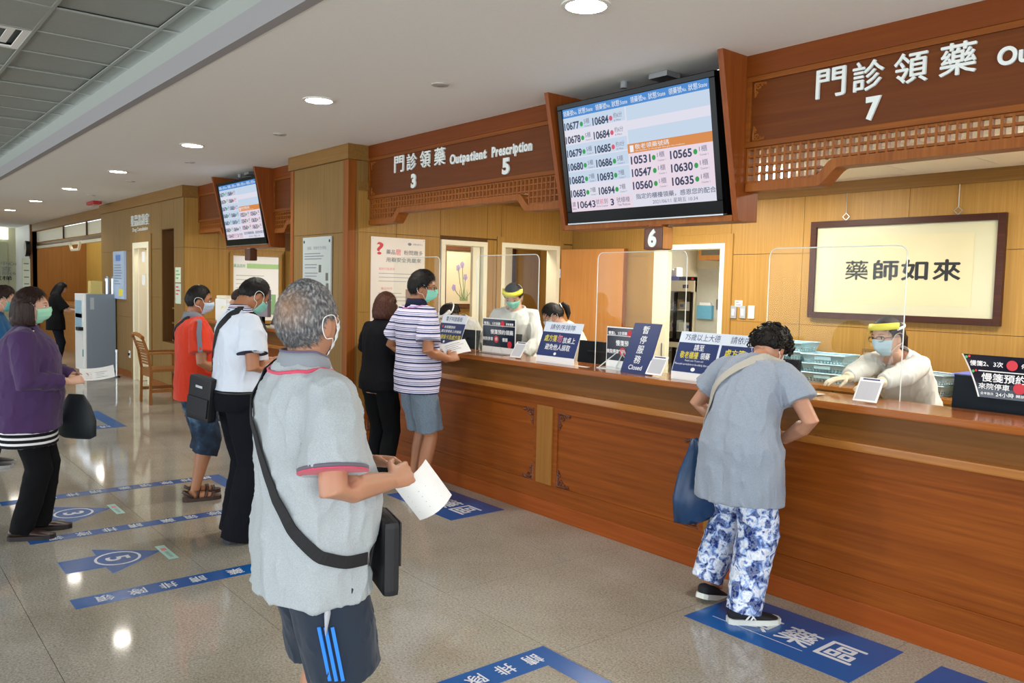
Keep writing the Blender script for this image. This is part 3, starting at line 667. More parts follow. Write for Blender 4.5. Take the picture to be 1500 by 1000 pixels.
t = thing('ceiling_beacon', 'small flat red alarm fitting on the ceiling', 'alarm', (-15.6, 3.45, ZC)); G().box(-.25, .25, -.07, .07, -.05, 0, .012).build('body', mat('red_plastic', 'A8202A', .4), t); G().box(-.2, .2, -.05, .05, -.06, -.05).build('lens', mat('red_lens', 'C0303A', .2), t)
# ================================================================== pixel -> point on a known plane
def PX(x, y, ax, val):
    v = _f*1202+_r*(x-750)+_d*(y-500); o = Vector((0, 0, 1.64)); t = (val-o[ax])/v[ax]; return o+v*t
# ---- floor graphics
M_fw = mat('floor_white_print', 'D4DAE2', .4, var=.03)
def stripe(lab, x0, x1, ya, yb, leg=None, start=0):
    t = thing('floor_stripe', lab, 'floor marking', ((x0+x1)/2, (ya+yb)/2, 0), group='blue queue stripes on the floor')
    G().box(x0, x1, ya, yb, .0003, .0012).build('vinyl', M_blue, t, True)
    if leg: G().box(x1, leg, yb-.11, yb, .0003, .0012).build('vinyl', M_blue, t, True)
    y = yb-.13; k = 0; s = '請排隊領藥'
    while y > ya+.06:
        txt(s[k % 5], ((x0+x1)/2, y, .0016), 'floor_back', .085, .085, M_fw, t, name='character', off=.012)
        k += 1; y -= .157+(.05 if k % 5 == 0 else 0)
stripe('blue queue stripe with white characters nearest the left foreground', -4.555, -4.41, .875, 2.46)
stripe('blue queue stripe with white characters under the purple woman shoes', -5.77, -5.655, .875, 2.46)
stripe('blue queue stripe with white characters behind the purple woman', -6.865, -6.735, .87, 2.46, -6.3)
stripe('blue corner shaped queue stripe at the bottom centre edge', -2.722, -2.565, .87, 2.467, -1.9)
def arrow(lab, cx, num):
    t = thing('floor_arrow', lab, 'floor marking', (cx, 1.2, 0), group='blue floor arrows')
    P = [(-.11, -.255), (.11, -.255), (.117, -.055), (.247, -.05), (0, .275), (-.247, -.05), (-.117, -.055)]
    G().prism([(cx+a, 1.2+b) for a, b in P], 'z', .0003, .0012).build('vinyl', M_blue, t, True)
    Q = [(a*1.035, b*1.02) for a, b in P]; G().prism([(cx+a, 1.2+b) for a, b in Q], 'z', .0002, .0006).build('pale_border', M_bluel, t, True)
    disc((cx, 1.235, .0015), 'floor', .125, M_fw, t, 'ring', n=28, inner=.88); txt(num, (cx, 1.235, .0016), 'floor', .13, .075, M_fw, t, name='digit', off=.02)
    return t
arrow('blue floor arrow with a circled 5', -5.095, '5'); arrow('blue floor arrow with a circled 3 by the brown shoes', -6.26, '3')
M_tag = mat('mint_vinyl', 'A8D8CE', .3, var=.02)
for lab, x0, y0 in (('mint green floor label at the tip of arrow five', -5.045, 1.495), ('mint green floor label at the tip of arrow three', -6.21, 1.495)):
    t = thing('floor_label', lab, 'floor label', (x0, y0, 0), group='mint floor labels'); G().box(x0-.145, x0+.145, y0-.028, y0+.028, .0013, .002).build('vinyl', M_tag, t, True)
    rect((x0-.06, y0, .0022), 'floor', .05, .03, M_pink, t, 'print', t=.0002); txt('請由此排隊', (x0+.05, y0, .0023), 'floor', .022, .12, M_grayp, t)
def mat_sign(lab, x0, x1, y0, y1, chars=True):
    t = thing('floor_mat_graphic', lab, 'floor marking', ((x0+x1)/2, (y0+y1)/2, 0)); G().box(x0, x1, y0, y1, .0003, .0014).build('vinyl', M_blue, t, True)
    if chars:
        for k, ch in enumerate('領藥區'): txt(ch, (x0+.28+k*.215, (y0+y1)/2, .0018), 'floor', .185, .175, M_fw, t, name='character', off=.015)
    rect(((x0+x1)/2-.1, (y0+y1)/2-.13, .0017), 'floor', .5, .004, M_fw, t, 'print', t=.0002)
mat_sign('blue floor rectangle under the floral trousers woman shoe', -2.56, -1.68, 3.275, 3.77); mat_sign('blue floor rectangle under the striped shirt man shoe', -5.49, -4.62, 3.285, 3.77)
mat_sign('blue floor rectangle cut off at the bottom right corner', -1.51, -.63, 3.28, 3.765)
t = thing('floor_stripe', 'far blue queue stripe bent around a corner behind the purple woman', 'floor marking', (-10.2, 2.1, 0))
G().box(-9.86, -9.66, 1.0, 2.45, .0003, .0012).build('vinyl', M_blue, t, True); G().box(-11.0, -9.86, 2.30, 2.45, .0003, .0012).build('vinyl', M_blue, t, True); G().box(-11.1, -10.95, 1.0, 2.30, .0003, .0012).build('vinyl', M_blue, t, True)
for k in range(7): txt('請排隊領藥'[k % 5], (-9.76, 2.25-k*.17, .0016), 'floor_back', .11, .11, M_fw, t, name='character')
t = thing('floor_mat_graphic', 'small blue floor patch beside the wooden chair', 'floor marking', (-9.75, 3.45, 0)); G().box(-10.1, -9.4, 3.2, 3.7, .0003, .0014).build('vinyl', M_blue, t, True)
# ---- boards and posters
M_board = mat('poster_cream', 'F1E8DD', .12, var=.05, vs=4); M_bglass = mat('grey_glass_board', 'B9C0BE', .08, var=.05, vs=3)
M_lg = mat('light_grey_print', 'A8A6A4', .6, var=0)
def lines(t, c, ax, w, n, dz, h, m, seed=1, left=True):
    """rows of illegibly small print"""
    rnd = random.Random(seed); r, u, nn = AX[ax]; c = Vector(c)
    for k in range(n):
        ww = w*rnd.uniform(.55, 1); rect(c-u*dz*k-r*(w-ww)/2, ax, ww, h, m, t, 'print', t=.0003)
t = thing('wall_poster', 'cream drug safety poster with a pink question mark', 'poster', (XW+.02, 4.26, 1.18)); X = XW+.013
G().box(X, X+.012, 3.955, 4.565, 1.18, 2.095).build('board', M_board, t, True); X += .0125
txt('?', (X, 4.05, 1.985), 'side', .12, .075, M_redp, t, off=.02); txt('藥品', (X, 4.17, 1.955), 'side', .045, .1, M_grayp, t, off=.01); txt('磨', (X, 4.255, 1.957), 'side', .06, .06, M_pink, t, off=.01); txt('粉問題多', (X, 4.43, 1.955), 'side', .045, .22, M_grayp, t, off=.01)
txt('用藥安全亮嚴來', (X, 4.32, 1.88), 'side', .045, .40, M_grayp, t, off=.01); disc((X, 4.385, 2.04), 'side', .022, M_grayp, t, 'emblem', ry=.014); txt('用藥諮詢中心', (X, 4.48, 2.04), 'side', .018, .12, M_grayp, t)
for k, z in enumerate((1.79, 1.60, 1.47)):
    txt(('磨粉可能風險', '藥品特性', '建議與注意')[k], (X, 4.13, z), 'side', .026, .18 if k == 0 else .13, M_pink, t); lines(t, (X, 4.25, z-.045), 'side', .42, 3, .037, .006, M_lg, k)
rect((X, 4.40, 1.53), 'side', .11, .13, mat('poster_photo', '9A7A6C', .4), t, 'photo_print')
for y in (3.97, 4.55): disc((X, y, 2.08), 'side', .007, M_steel, t, 'pin')
t = thing('notice_board', 'grey glossy instruction board on the oak pillar', 'notice board', (-7.6, 3.715, 1.25))
G().box(-7.91, -7.29, 3.702, 3.716, 1.22, 2.095).build('board', M_bglass, t, True); Y = 3.7015
txt('領藥、用藥安全須知', (-7.60, Y, 1.985), 'front', .035, .42, M_grayp, t); lines(t, (-7.6, Y, 1.93), 'front', .54, 3, .026, .010, M_grayp, 3)
for k in range(5): lines(t, (-7.68, Y, 1.82-k*.085), 'front', .36, 2, .03, .010, M_grayp, 9+k)
for x, z in ((-7.52, 1.78), (-7.37, 1.70), (-7.36, 1.60)): rect((x, Y, z), 'front', .055, .075, mat('small_picture', '5E5A50', .4), t, 'photo_print')
for x in (-7.88, -7.32): disc((x, Y, 2.05), 'front', .016, M_blk2, t, 'screw_cap')
# iris painting and scroll in the office
def framed(name, lab, cat, ax, val, u0, u1, z0, z1, fw, fm, pm, sg=1, th=.03):
    t = thing(name, lab, cat, (val, (u0+u1)/2, z0) if ax == 'x' else ((u0+u1)/2, val, z0))
    def b(g_, a, c_, za, zb, d): return g_.box(val, val+sg*d, a, c_, za, zb, .003 if d == th else 0) if ax == 'x' else g_.box(a, c_, val, val+sg*d, za, zb, .003 if d == th else 0)
    for a in ((u0, u0+fw, z0, z1), (u1-fw, u1, z0, z1), (u0+fw, u1-fw, z1-fw, z1), (u0+fw, u1-fw, z0, z0+fw)): b(G(), *a, th).build('frame_rail', fm, t, True)
    b(G(), u0+fw, u1-fw, z0+fw, z1-fw, th*.4).build('picture', pm, t, True)
    return t
M_paper = mat('aged_paper', 'DCCEAC', .35, var=.04, vs=6)
t = framed('framed_painting', 'brown framed iris painting seen through the left doorway', 'painting', 'x', -8.199, 5.62, 6.24, 1.37, 2.125, .055, wood('walnut_frame', '5A3A26', '6E4A32', 'z', .4), M_paper)
X = -8.185; M_iris = mat('iris_violet', 'A596BE', .6); M_leafg = mat('iris_leaf', '7E9260', .6)
for k, (y0, y1, z1) in enumerate(((5.94, 5.86, 1.86), (5.95, 5.97, 1.75), (5.93, 5.80, 1.62), (5.97, 6.08, 1.62), (5.96, 5.92, 1.9))):
    G().tube([(X, y0, 1.48), (X, (y0*.4+y1*.6), 1.48+(z1-1.48)*.5), (X, y1, z1)], .004, 5).build('painted_stem', M_leafg, t, True)
    for q in range(5):
        a = q*1.26+k; G().ell((X, y1+.018*math.cos(a), z1+.022*math.sin(a)), (.002, .014, .022), 8, 6).build('painted_petal', M_iris, t, True)
for k in range(6): G().tube([(X, 5.9+k*.02, 1.46), (X, 5.9+k*.024-.01, 1.6)], [.007, .001], 4).build('painted_leaf', M_leafg, t, True)
t = framed('framed_scroll', 'tall framed calligraphy seen through the right doorway', 'calligraphy', 'x', -8.199, 6.26, 6.76, 1.05, 2.28, .05, M_dark, M_paper)
for ch, z in (('慈', 2.0), ('悲', 1.74), ('心', 1.48)): txt(ch, (-8.184, 6.5, z), 'side', .17, .17, M_blk2, t, name='character', off=.02)
# large calligraphy
t = framed('framed_calligraphy', 'large dark framed calligraphy of four characters on the rear wall', 'calligraphy', 'y', YB-.013, -3.925, -2.375, 1.437, 2.268, .052, M_dark, mat('aged_paper_wide', 'CBC3A4', .3, var=.03, vs=3), -1, .045)
rect((-3.15, YB-.0325, 1.85), 'front', 1.12, .56, mat('inner_paper', 'D2C49E', .4, var=.05, vs=5), t, 'inner_sheet')
for ch, px in zip('藥師如來', (1254.7, 1297.6, 1339.4, 1386.7)):
    p = PX(px, 395.5, 1, YB-.034); txt(ch, p, 'front', .16, .20, M_blk2, t, name='character', off=.010 if ch == '藥' else .025)
G().box(-3.87, -2.43, YB-.043, YB-.041, 1.49, 2.215).build('glass', glassmat('picture_glass', (.98, .99, .98), .03, 0), t, True)
for x in (-3.62, -2.72): G().tube([(x, YB-.03, 2.27), (x-.03, YB-.03, 2.30), (x, YB-.03, 2.33), (x+.03, YB-.03, 2.30), (x, YB-.03, 2.27)], .004, 5).tube([(x, YB-.03, 2.33), (x, YB-.03, 2.50)], .003, 5).build('hanging_hook', M_steel, t, True)
# switches
for k, (px, lab) in enumerate(((1075, 'left metal light switch beside the cream doorway'), (1088.5, 'middle metal light switch beside the cream doorway'), (1101, 'right cream light switch beside the cream doorway'))):
    p = PX(px, 457, 1, YB-.013); t = thing('light_switch', lab, 'light switch', (p.x, YB-.012, p.z-.06)); 
    G().box(p.x-.033, p.x+.033, YB-.024, YB-.012, p.z-.06, p.z+.06, .003).build('plate', M_steel if k < 2 else M_cream, t, True); G().box(p.x-.012, p.x+.012, YB-.030, YB-.024, p.z-.03, p.z+.03, .002).build('rocker', M_wht, t, True)
p = PX(1082, 444.5, 1, YB-.013); t = thing('switch_label', 'small printed label above the light switches', 'label', (p.x, YB-.013, p.z-.03)); G().box(p.x-.04, p.x+.04, YB-.0145, YB-.012, p.z-.03, p.z+.03).build('card', M_wht, t, True); lines(t, (p.x, YB-.0149, p.z+.012), 'front', .06, 2, .024, .012, M_grayp)
t = framed('notice_board', 'small cream notice behind the seated pharmacist', 'notice', 'y', YB-.013, -3.42, -2.97, .93, 1.20, .025, M_oakx, M_paper, -1, .02); lines(t, (-3.2, YB-.0215, 1.13), 'front', .34, 5, .04, .012, M_grayp)
# ---- medicine room
t = thing('medicine_refrigerator', 'cream glass-door medicine refrigerator inside the bright room', 'refrigerator', (-6.05, 7.7, 0)); a, b, y0 = -6.32, -5.80, 7.40
G().box(a, a+.03, y0, 8.0, .08, 1.76).box(b-.03, b, y0, 8.0, .08, 1.76).box(a+.03, b-.03, 7.95, 8.0, .08, 1.76).box(a+.03, b-.03, y0, 7.95, .08, .14).build('cabinet', M_cream, t, True)
G().box(a, b, y0-.02, 8.0, 1.64, 1.76).build('top_panel', M_cream, t, True); G().box(a+.05, a+.14, y0-.022, y0-.02, 1.67, 1.72).build('display', M_blk2, t, True); G().box(b-.16, b-.08, y0-.022, y0-.02, 1.675, 1.715).build('display', M_blk2, t, True)
for k, z in enumerate((.45, .7, .95, 1.18, 1.42)): G().box(a+.03, b-.03, y0+.03, 7.95, z, z+.015).build('shelf', M_white, t, True)
dr = G(); dr.box(a+.02, a+.05, y0-.02, y0, 1.06, 1.63).box(b-.05, b-.02, y0-.02, y0, 1.06, 1.63).box((a+b)/2-.02, (a+b)/2+.02, y0-.02, y0, 1.06, 1.63).box(a+.05, b-.05, y0-.02, y0, 1.06, 1.1); dr.build('door_frame', M_black, t, True)
G().box(a, b, y0-.025, y0, 1.0, 1.06).build('middle_rail', M_cream, t, True); G().box(a+.05, b-.05, y0-.012, y0-.008, 1.1, 1.63).build('door_glass', M_acr, t, True)
dr = G(); dr.box(a+.02, a+.05, y0-.02, y0, .14, 1.0).box(b-.05, b-.02, y0-.02, y0, .14, 1.0).box((a+b)/2-.02, (a+b)/2+.02, y0-.02, y0, .14, 1.0); dr.build('door_frame', M_black, t, True)
G().box(a, b, y0, 8.0, 0, .08).build('plinth', M_blk2, t, True)
rnd = random.Random(4); M_mb = [mat('box_white', 'EDEBE4', .5), mat('box_blue', '5C7CC0', .5), mat('box_tan', 'C9B08C', .5)]
for q, z in enumerate((.715, .965, 1.195, 1.435)):
    for k in range(4):
        x = a+.06+k*.105; h = rnd.uniform(.06, .12); t2 = thing('medicine_box', 'small medicine carton number %s on the %s refrigerator shelf' % (['one from the left', 'two from the left', 'three from the left', 'four from the left'][k], ['lowest visible', 'lower middle', 'upper middle', 'top'][q]), 'carton', (x+.04, 7.5, z), group='cartons in the medicine refrigerator')
        G().box(-.038, .038, -.06, .06, 0, h, .004).build('carton', M_mb[rnd.choice((0, 0, 0, 1, 2))], t2); G().box(-.025, .025, -.0615, -.06, h*.3, h*.7).build('sticker', M_mb[rnd.choice((0, 1))], t2)
t = thing('storage_tray', 'purple tray of white packets on top of the refrigerator', 'tray', (-6.18, 7.5, 1.76)); G().box(-.1, .12, -.08, .1, 0, .05, .006).build('tray', mat('purple_plastic', '4A4AA0', .4), t)
for k in range(3): G().box(-.08+k*.06, -.04+k*.06, -.06, .04, .03, .11+.02*k, .006).build('packet', M_wht, t)
t = thing('black_device', 'flat black device on top of the refrigerator', 'device', (-5.93, 7.52, 1.76)); G().box(-.12, .11, -.1, .1, 0, .045, .008).build('body', M_black, t); G().box(.06, .09, -.103, -.1, .012, .034).build('red_light', M_redp, t)
t = thing('steel_locker', 'pale grey steel locker beside the refrigerator', 'locker', (-5.60, 7.75, 0)); G().box(-5.79, -5.46, 7.42, 8.0, 0, 1.90).build('body', mat('locker_grey', 'C2C4B8', .45), t, True); G().box(-5.48, -5.455, 7.40, 7.42, .02, 1.88).build('door_edge', M_cream, t, True); G().box(-5.50, -5.488, 7.39, 7.42, 1.45, 1.56).build('handle', M_steel, t, True)
p = PX(1034, 455, 1, 7.41); t = thing('file_pocket', 'translucent blue file pocket hanging on the steel locker', 'file pocket', (p.x, 7.40, p.z-.1)); G().box(p.x-.10, p.x+.10, 7.375, 7.418, p.z-.09, p.z+.06, .006).build('pocket', mat('blue_pocket', '6FB4D8', .3), t, True); G().box(p.x-.07, p.x+.07, 7.385, 7.41, p.z+.02, p.z+.09).build('papers', M_wht, t, True)
t = thing('wall_cupboard', 'orange wall cupboard high in the medicine room', 'cupboard', (-5.9, 9.0, 2.02)); G().box(-6.9, -4.6, 8.85, 9.195, 2.06, 2.40).build('body', M_leaf, t, True)
for k in range(5): G().box(-6.85+k*.45, -6.85+k*.45+.3, 8.845, 8.85, 2.12, 2.30).build('glass_door', mat('cupboard_glass', '6E6A60', .1), t, True)
# ---- acrylic shields on the counter
def rrect(w, h, r, n=6):
    P = [(-w/2, 0), (w/2, 0)]
    for cx, a0 in ((w/2-r, 0), (-w/2+r, 90)):
        for k in range(n+1):
            a = R(a0+90*k/n); P.append((cx+r*math.cos(a), h-r+r*math.sin(a)))
    return P
for lab, x in (('clear acrylic shield in front of the seated pharmacist', -2.365), ('clear acrylic shield behind the closed sign', -3.765), ('clear acrylic shield in front of the standing pharmacist', -5.20), ('clear acrylic shield beside the drug safety poster', -6.56)):
    t = thing('acrylic_shield', lab, 'acrylic shield', (x, 4.205, 1.10), group='acrylic shields on the counter'); P = rrect(.80, .80, .05)
    G().prism(P, 'y', -.0025, .0025).build('sheet', M_acr, t)
    e = G(); Q = P[1:]+[P[0]]; e.tube([(a, 0, b) for a, b in Q], .0032, 5); e.build('polished_edge', M_edge, t)
    for s_ in (-.3, .3): G().box(s_-.003, s_+.003, -.02, .04, 0, .06).box(s_-.02, s_+.02, -.02, .04, .0002, .004).build('foot', M_acr, t)
# ---- signs on the counter
def leaned(name, lab, cat, x0, x1, y, h, lean, lip, face, th=.004, lipm=None):
    """slanted stand: vertical lip then a board leaning away; returns thing and local axes for print"""
    w = x1-x0; t = thing(name, lab, cat, ((x0+x1)/2, y, 1.10)); a = R(lean)
    if lip: G().box(-w/2, w/2, -.003, .003, 0, lip).build('front_lip', lipm or M_wht, t)
    u = Vector((0, math.sin(a), math.cos(a))); n = Vector((0, -math.cos(a), math.sin(a))); r = Vector((1, 0, 0))
    M = Matrix(((1, 0, 0, 0), (0, u.y, n.y, 0), (0, u.z, n.z, lip), (0, 0, 0, 1)))
    G().box(-w/2, w/2, 0, h, -th, th*.3).xf(M).build('board', face, t)
    by = h*math.sin(a)*.75; bz = lip+h*math.cos(a)*.75
    G().prism([(by, bz), (by+.004, bz), (by+.045, .0), (by+.039, .0)], 'x', -w*.18, w*.18).build('back_support', lipm or M_wht, t)
    A = (r, u, n); base = Vector(((x0+x1)/2, y, 1.10+lip))
    return t, A, (lambda fx, fv, k=.002: base+r*(fx-.5)*w+u*fv*h+n*k)
M_pale = mat('pale_print', 'DDE6F2', .35, var=0); M_white_p = mat('white_print', 'F2F4F6', .4, var=0)
def notice(lab, x0, x1, head, l1, l2, extra=None, y=3.99):
    t, A, P = leaned('counter_notice', lab, 'sign', x0, x1, y, .262, 20, .045, M_pale); w = x1-x0
    rect(P(.5, .36, .0017), A, w, .262*.70, M_navy, t, 'navy_field', t=.0004)
    txt(head, P(.5, .86, .0022), A, .042, w*.66, M_navy, t); return t, A, P, w
t, A, P, w = notice('white and navy notice asking to queue in order', -4.56, -4.16, '請依序排隊', '', '')
txt('處方箋', P(.26, .53), A, .05, w*.33, M_yel, t, off=.01); txt('勿', P(.50, .54), A, .06, w*.12, M_pink, t, off=.012); txt('放桌上', P(.75, .50), A, .045, w*.32, M_white_p, t, off=.01); txt('避免他人誤取', P(.5, .28), A, .045, w*.66, M_white_p, t, off=.01); disc(P(.48, .09), A, .014, M_white_p, t, 'emblem', ry=.011)
t, A, P, w = notice('white and navy notice partly hidden by the striped shirt man', -5.90, -5.54, '電子叫號看板', '', '')
txt('未領藥請依', P(.42, .58), A, .025, w*.45, M_white_p, t, off=.01); txt('請注意看板上的號碼', P(.52, .44), A, .025, w*.8, M_white_p, t, off=.01); txt('健保卡及處方箋', P(.56, .24), A, .042, w*.8, M_yel, t, off=.01); disc(P(.35, .08), A, .014, M_white_p, t, 'emblem', ry=.011); rect(P(.12, .60), A, .02, .02, M_redp, t)
t, A, P = leaned('counter_notice', 'wide white and navy notice for patients over seventy five', 'sign', -3.285, -2.60, 3.99, .262, 20, .045, M_pale); w = .685
rect(P(.225, .37, .0017), A, w*.44, .262*.72, M_navy, t, 'navy_field', t=.0004); rect(P(.735, .37, .0017), A, w*.53, .262*.72, M_navy, t, 'navy_field', t=.0004)
txt('75歲以上大德', P(.25, .87), A, .045, w*.38, M_navy, t); txt('請依序排隊', P(.72, .87), A, .045, w*.34, M_navy, t); txt('請至', P(.24, .62), A, .04, w*.11, M_white_p, t, off=.01); txt('敬老櫃檯', P(.15, .43), A, .045, w*.20, M_yel, t, off=.01); txt('領藥', P(.325, .43), A, .042, w*.10, M_white_p, t, off=.01)
txt('People over 75 years old', P(.22, .29), A, .014, w*.2, M_white_p, t); txt('Please pick up medicine at the elderly, first counter', P(.225, .2), A, .016, w*.42, M_white_p, t); disc(P(.23, .09), A, .016, M_white_p, t, 'emblem', ry=.012)
txt('處方箋', P(.62, .55), A, .052, w*.2, M_yel, t, off=.01); txt('避免他人誤取', P(.73, .3), A, .048, w*.40, M_white_p, t, off=.01); txt('勿放桌上', P(.87, .54), A, .046, w*.22, M_white_p, t, off=.01)
t, A, P = leaned('closed_sign', 'navy slanted sign reading Closed', 'sign', -3.72, -3.485, 4.0, .335, 22, .012, M_navy, lipm=M_navy)
for k, ch in enumerate('暫停服務'): txt(ch, P(.5, .86-k*.205), A, .055, .055, M_white_p, t, name='character', off=.008)
txt('Closed', P(.5, .08), A, .032, .115, M_white_p, t, off=.01)
def qr_stand(lab, x0, x1, y=3.98):
    t, A, P = leaned('card_stand', lab, 'card stand', x0, x1, y, .135, 32, .008, M_wht, .003, M_acr); rect(P(.5, .93), A, (x1-x0)*.7, .008, M_navy, t, t=.0003); rect(P(.5, .45), A, (x1-x0)*.86, .135*.76, mat('pale_grey_print', 'C4C6CC', .5, var=.15, vs=300), t, 'blank_square', t=.0003)
qr_stand('small slanted white card stand beside the closed sign', -3.49, -3.36); qr_stand('small slanted white card stand in front of the standing pharmacist', -4.86, -4.735); qr_stand('small slanted white card stand by the gloved hands', -2.10, -1.975)
M_post = mat('dark_poster', '1C2838', .15, var=.25, vs=9)
def poster_holder(lab, x0, x1, y, brace):
    t = thing('poster_holder', lab, 'poster holder', ((x0+x1)/2, y, 1.10)); w = x1-x0; Y = y-.0035
    G().box(-w/2, w/2, -.002, .002, .002, .285).build('sheet', M_wht, t); rect((t.location.x, Y+.0008, 1.10+.165), 'front', w*.97, .225, M_post, t, 'poster', t=.0004); Y -= .0006
    rect((t.location.x, Y, 1.10+.225), 'front', w*.97, .004, M_wht, t, t=.0002); txt('慢箋2、3次領藥', (t.location.x-w*.2, Y, 1.342), 'front', .024, w*.5, M_white_p, t, off=.02); disc((t.location.x+w*.12, Y, 1.342), 'front', .024, M_redp, t); txt('停車優惠', (t.location.x+w*.33, Y, 1.342), 'front', .02, w*.22, M_white_p, t, off=.02)
    txt('慢箋預約領藥', (t.location.x+w*.1, Y, 1.275), 'front', .038, w*.68, M_white_p, t, off=.02); disc((t.location.x-w*.06, Y, 1.215), 'front', .03, M_redp, t); txt('停', (t.location.x-w*.06, Y-.0003, 1.215), 'front', .032, .032, M_white_p, t, off=.01); txt('來院停車', (t.location.x-w*.32, Y, 1.215), 'front', .03, w*.32, M_white_p, t, off=.02); txt('優惠', (t.location.x+w*.2, Y, 1.215), 'front', .03, w*.16, M_white_p, t, off=.02); disc((t.location.x+w*.34, Y, 1.18), 'front', .028, M_redp, t)
    b = G(); 
    for s_ in (-1, 1): b.tube([(s_*w*.42, -.10, .006), (s_*.02, -.03, .13), (-s_*w*.2, -.01, .01)], .004, 5)
    b.box(-w*.46, w*.46, -.11, .012, 0, .006)
    b.build('acrylic_stand', mat('acrylic_solid', 'D6DEDC', .1, var=0) if brace else M_acr, t)
poster_holder('dark medicine reservation poster in an acrylic stand beside the closed sign', -4.0, -3.65, 4.15, True); poster_holder('dark medicine reservation poster in an acrylic stand by the striped shirt man', -5.43, -5.0, 4.15, False)
t = thing('paper_slip', 'flat white slip on the counter left of the dark poster', 'paper', (-5.62, 3.93, 1.10)); G().box(-.05, .05, -.025, .025, .0003, .0015).build('sheet', M_wht, t)
t = thing('paper_slip', 'flat white slip on the counter beside the queue notice', 'paper', (-4.09, 4.0, 1.10)); G().box(-.05, .06, -.02, .02, .0003, .0015).build('sheet', M_wht, t)
# ---- computer monitors seen from behind
M_mon = mat('monitor_back', '0E1922', .5, var=.05, spec=.2)
def pc(lab, x0, x1, y=4.45, z0=.93, z1=1.24):
    t = thing('computer_monitor', lab, 'computer monitor', ((x0+x1)/2, y, .735), group='computer monitors behind the counter'); w = x1-x0; a = .04
    G().prism([(y, z0), (y+.035, z0), (y+.035+a, z1), (y+a, z1)], 'x', x0, x1).build('case', M_mon, t, True)
    G().box(x0+.12, x1-.12, y+.005, y+.02, z1-.08, z1-.07).build('vent_slot', M_blk2, t, True)
    G().box((x0+x1)/2-.03, (x0+x1)/2+.03, y+.01, y+.05, .745, z0+.08).build('stand', M_black, t, True); G().box((x0+x1)/2-.11, (x0+x1)/2+.11, y-.04, y+.13, .735, .75, .004).build('foot', M_black, t, True)
pc('dark computer monitor back at the right edge', -1.80, -1.22, 4.40, .92, 1.245); pc('dark computer monitor back behind the wide notice', -3.18, -2.72); pc('dark computer monitor back behind the queue notice', -4.62, -4.12); pc('dark computer monitor back in front of the standing pharmacist', -5.83, -5.36); pc('dark computer monitor back behind the bowed pharmacist', -6.42, -5.95)
t = thing('taped_poster', 'curled dark medicine reservation poster on the right monitor', 'poster', (-1.55, 4.37, 1.16)); A = AX['front']
Z = [1.15+.0235*k for k in range(10)]; Yc = [4.395-.0009*(k-2)**2*1.0 for k in range(10)]; g = G()
x0, x1 = -1.665, -1.24; sh = lambda k: -.008*k
g.add([(x+sh(k), y_, z) for k, (y_, z) in enumerate(zip(Yc, Z)) for x in (x0, x1)], [(2*k, 2*k+1, 2*k+3, 2*k+2) for k in range(9)]); g.build('poster', M_post, t, True)
g = G(); g.add([(x+sh(k), y_-.0008, z) for k, (y_, z) in enumerate(zip(Yc, Z)) for x in (x0, x0+.008)], [(2*k, 2*k+1, 2*k+3, 2*k+2) for k in range(9)]); g.build('white_border', M_wht, t, True)
def tp(s, x, k, h, w, m=M_white_p, off=.02): txt(s, (x0+x+sh(k), min(Yc[int(k)], Yc[min(9, int(k)+1)])-.004, Z[0]+.0235*k), 'front', h, w, m, t, off=off)
def dc(x, k, r_, m=M_redp): disc((x0+x+sh(k), min(Yc[int(k)], Yc[min(9, int(k)+1)])-.005, Z[0]+.0235*k), 'front', r_, m, t)
tp('慢箋2、3次', .10, 7.2, .026, .15); dc(.215, 7.2, .025); tp('停車優惠', .31, 7.2, .022, .11); tp('慢箋預約領藥', .20, 4.3, .042, .30); tp('來院停車', .09, 2.4, .03, .14); dc(.205, 2.5, .028); tp('優惠', .29, 2.4, .03, .08); tp('24小時', .13, .9, .022, .08); tp('全年無休', .05, .9, .014, .06); tp('開放預約', .22, .9, .014, .08); dc(.02, 8.4, .007, M_greenp); dc(.035, 8.6, .006, M_redp); dc(.02, 5.4, .007, M_greenp); dc(.035, 5.6, .006, M_redp); dc(.30, 1.2, .024)
g = G().box(x0, x1, Yc[6]-.0018, Yc[6]-.0010, Z[5]+.012, Z[5]+.017).build('rule', M_wht, t, True)
# ---- baskets
M_bk = mat('basket_blue', '9CC4D0', .4, var=.03); M_bk2 = mat('basket_grey', '9EB2B8', .4, var=.03); M_bkg = mat('basket_green', 'A6D22E', .4, var=.03); M_hole = mat('basket_inside', '5E7C86', .6)
def basket_meshes(w, d, h, m):
    tp_ = .88
    b = G(); B = [(-w/2*tp_, -d/2*tp_), (w/2*tp_, -d/2*tp_), (w/2*tp_, d/2*tp_), (-w/2*tp_, d/2*tp_)]; Tt = [(-w/2, -d/2), (w/2, -d/2), (w/2, d/2), (-w/2, d/2)]
    ring = lambda f_, e=0: [((B[k][0]*(1-f_)+Tt[k][0]*f_)*(1+e), (B[k][1]*(1-f_)+Tt[k][1]*f_)*(1+e), h*f_) for k in range(4)]
    def band(f0, f1): b.loft([ring(f0, -.03), ring(f0), ring(f1), ring(f1, -.03)], cap=False)
    band(0, .14); band(.26, .36); band(.48, 1)
    b.add([(p[0], p[1], .003) for p in B], [(0, 1, 2, 3)])
    for f0, f1 in ((.14, .26), (.36, .48)):
        for k in range(4):
            n = 12 if k % 2 == 0 else 8
            for q in range(n+1):
                u0 = max(0, (q-.27)/n); u1 = min(1, (q+.27)/n); P = []
                for f_ in (f0, f1):
                    rr = ring(f_, -.003); p0, p1 = Vector(rr[k]), Vector(rr[(k+1) % 4]); P += [p0.lerp(p1, u0), p0.lerp(p1, u1)]
                b.add(P, [(0, 1, 3, 2)])
    r_ = G(); rr = ring(1, .03); r_.tube([Vector(p) for p in rr]+[Vector(rr[0])], .007, 5)
    return b.mesh('body'), r_.mesh('rim')
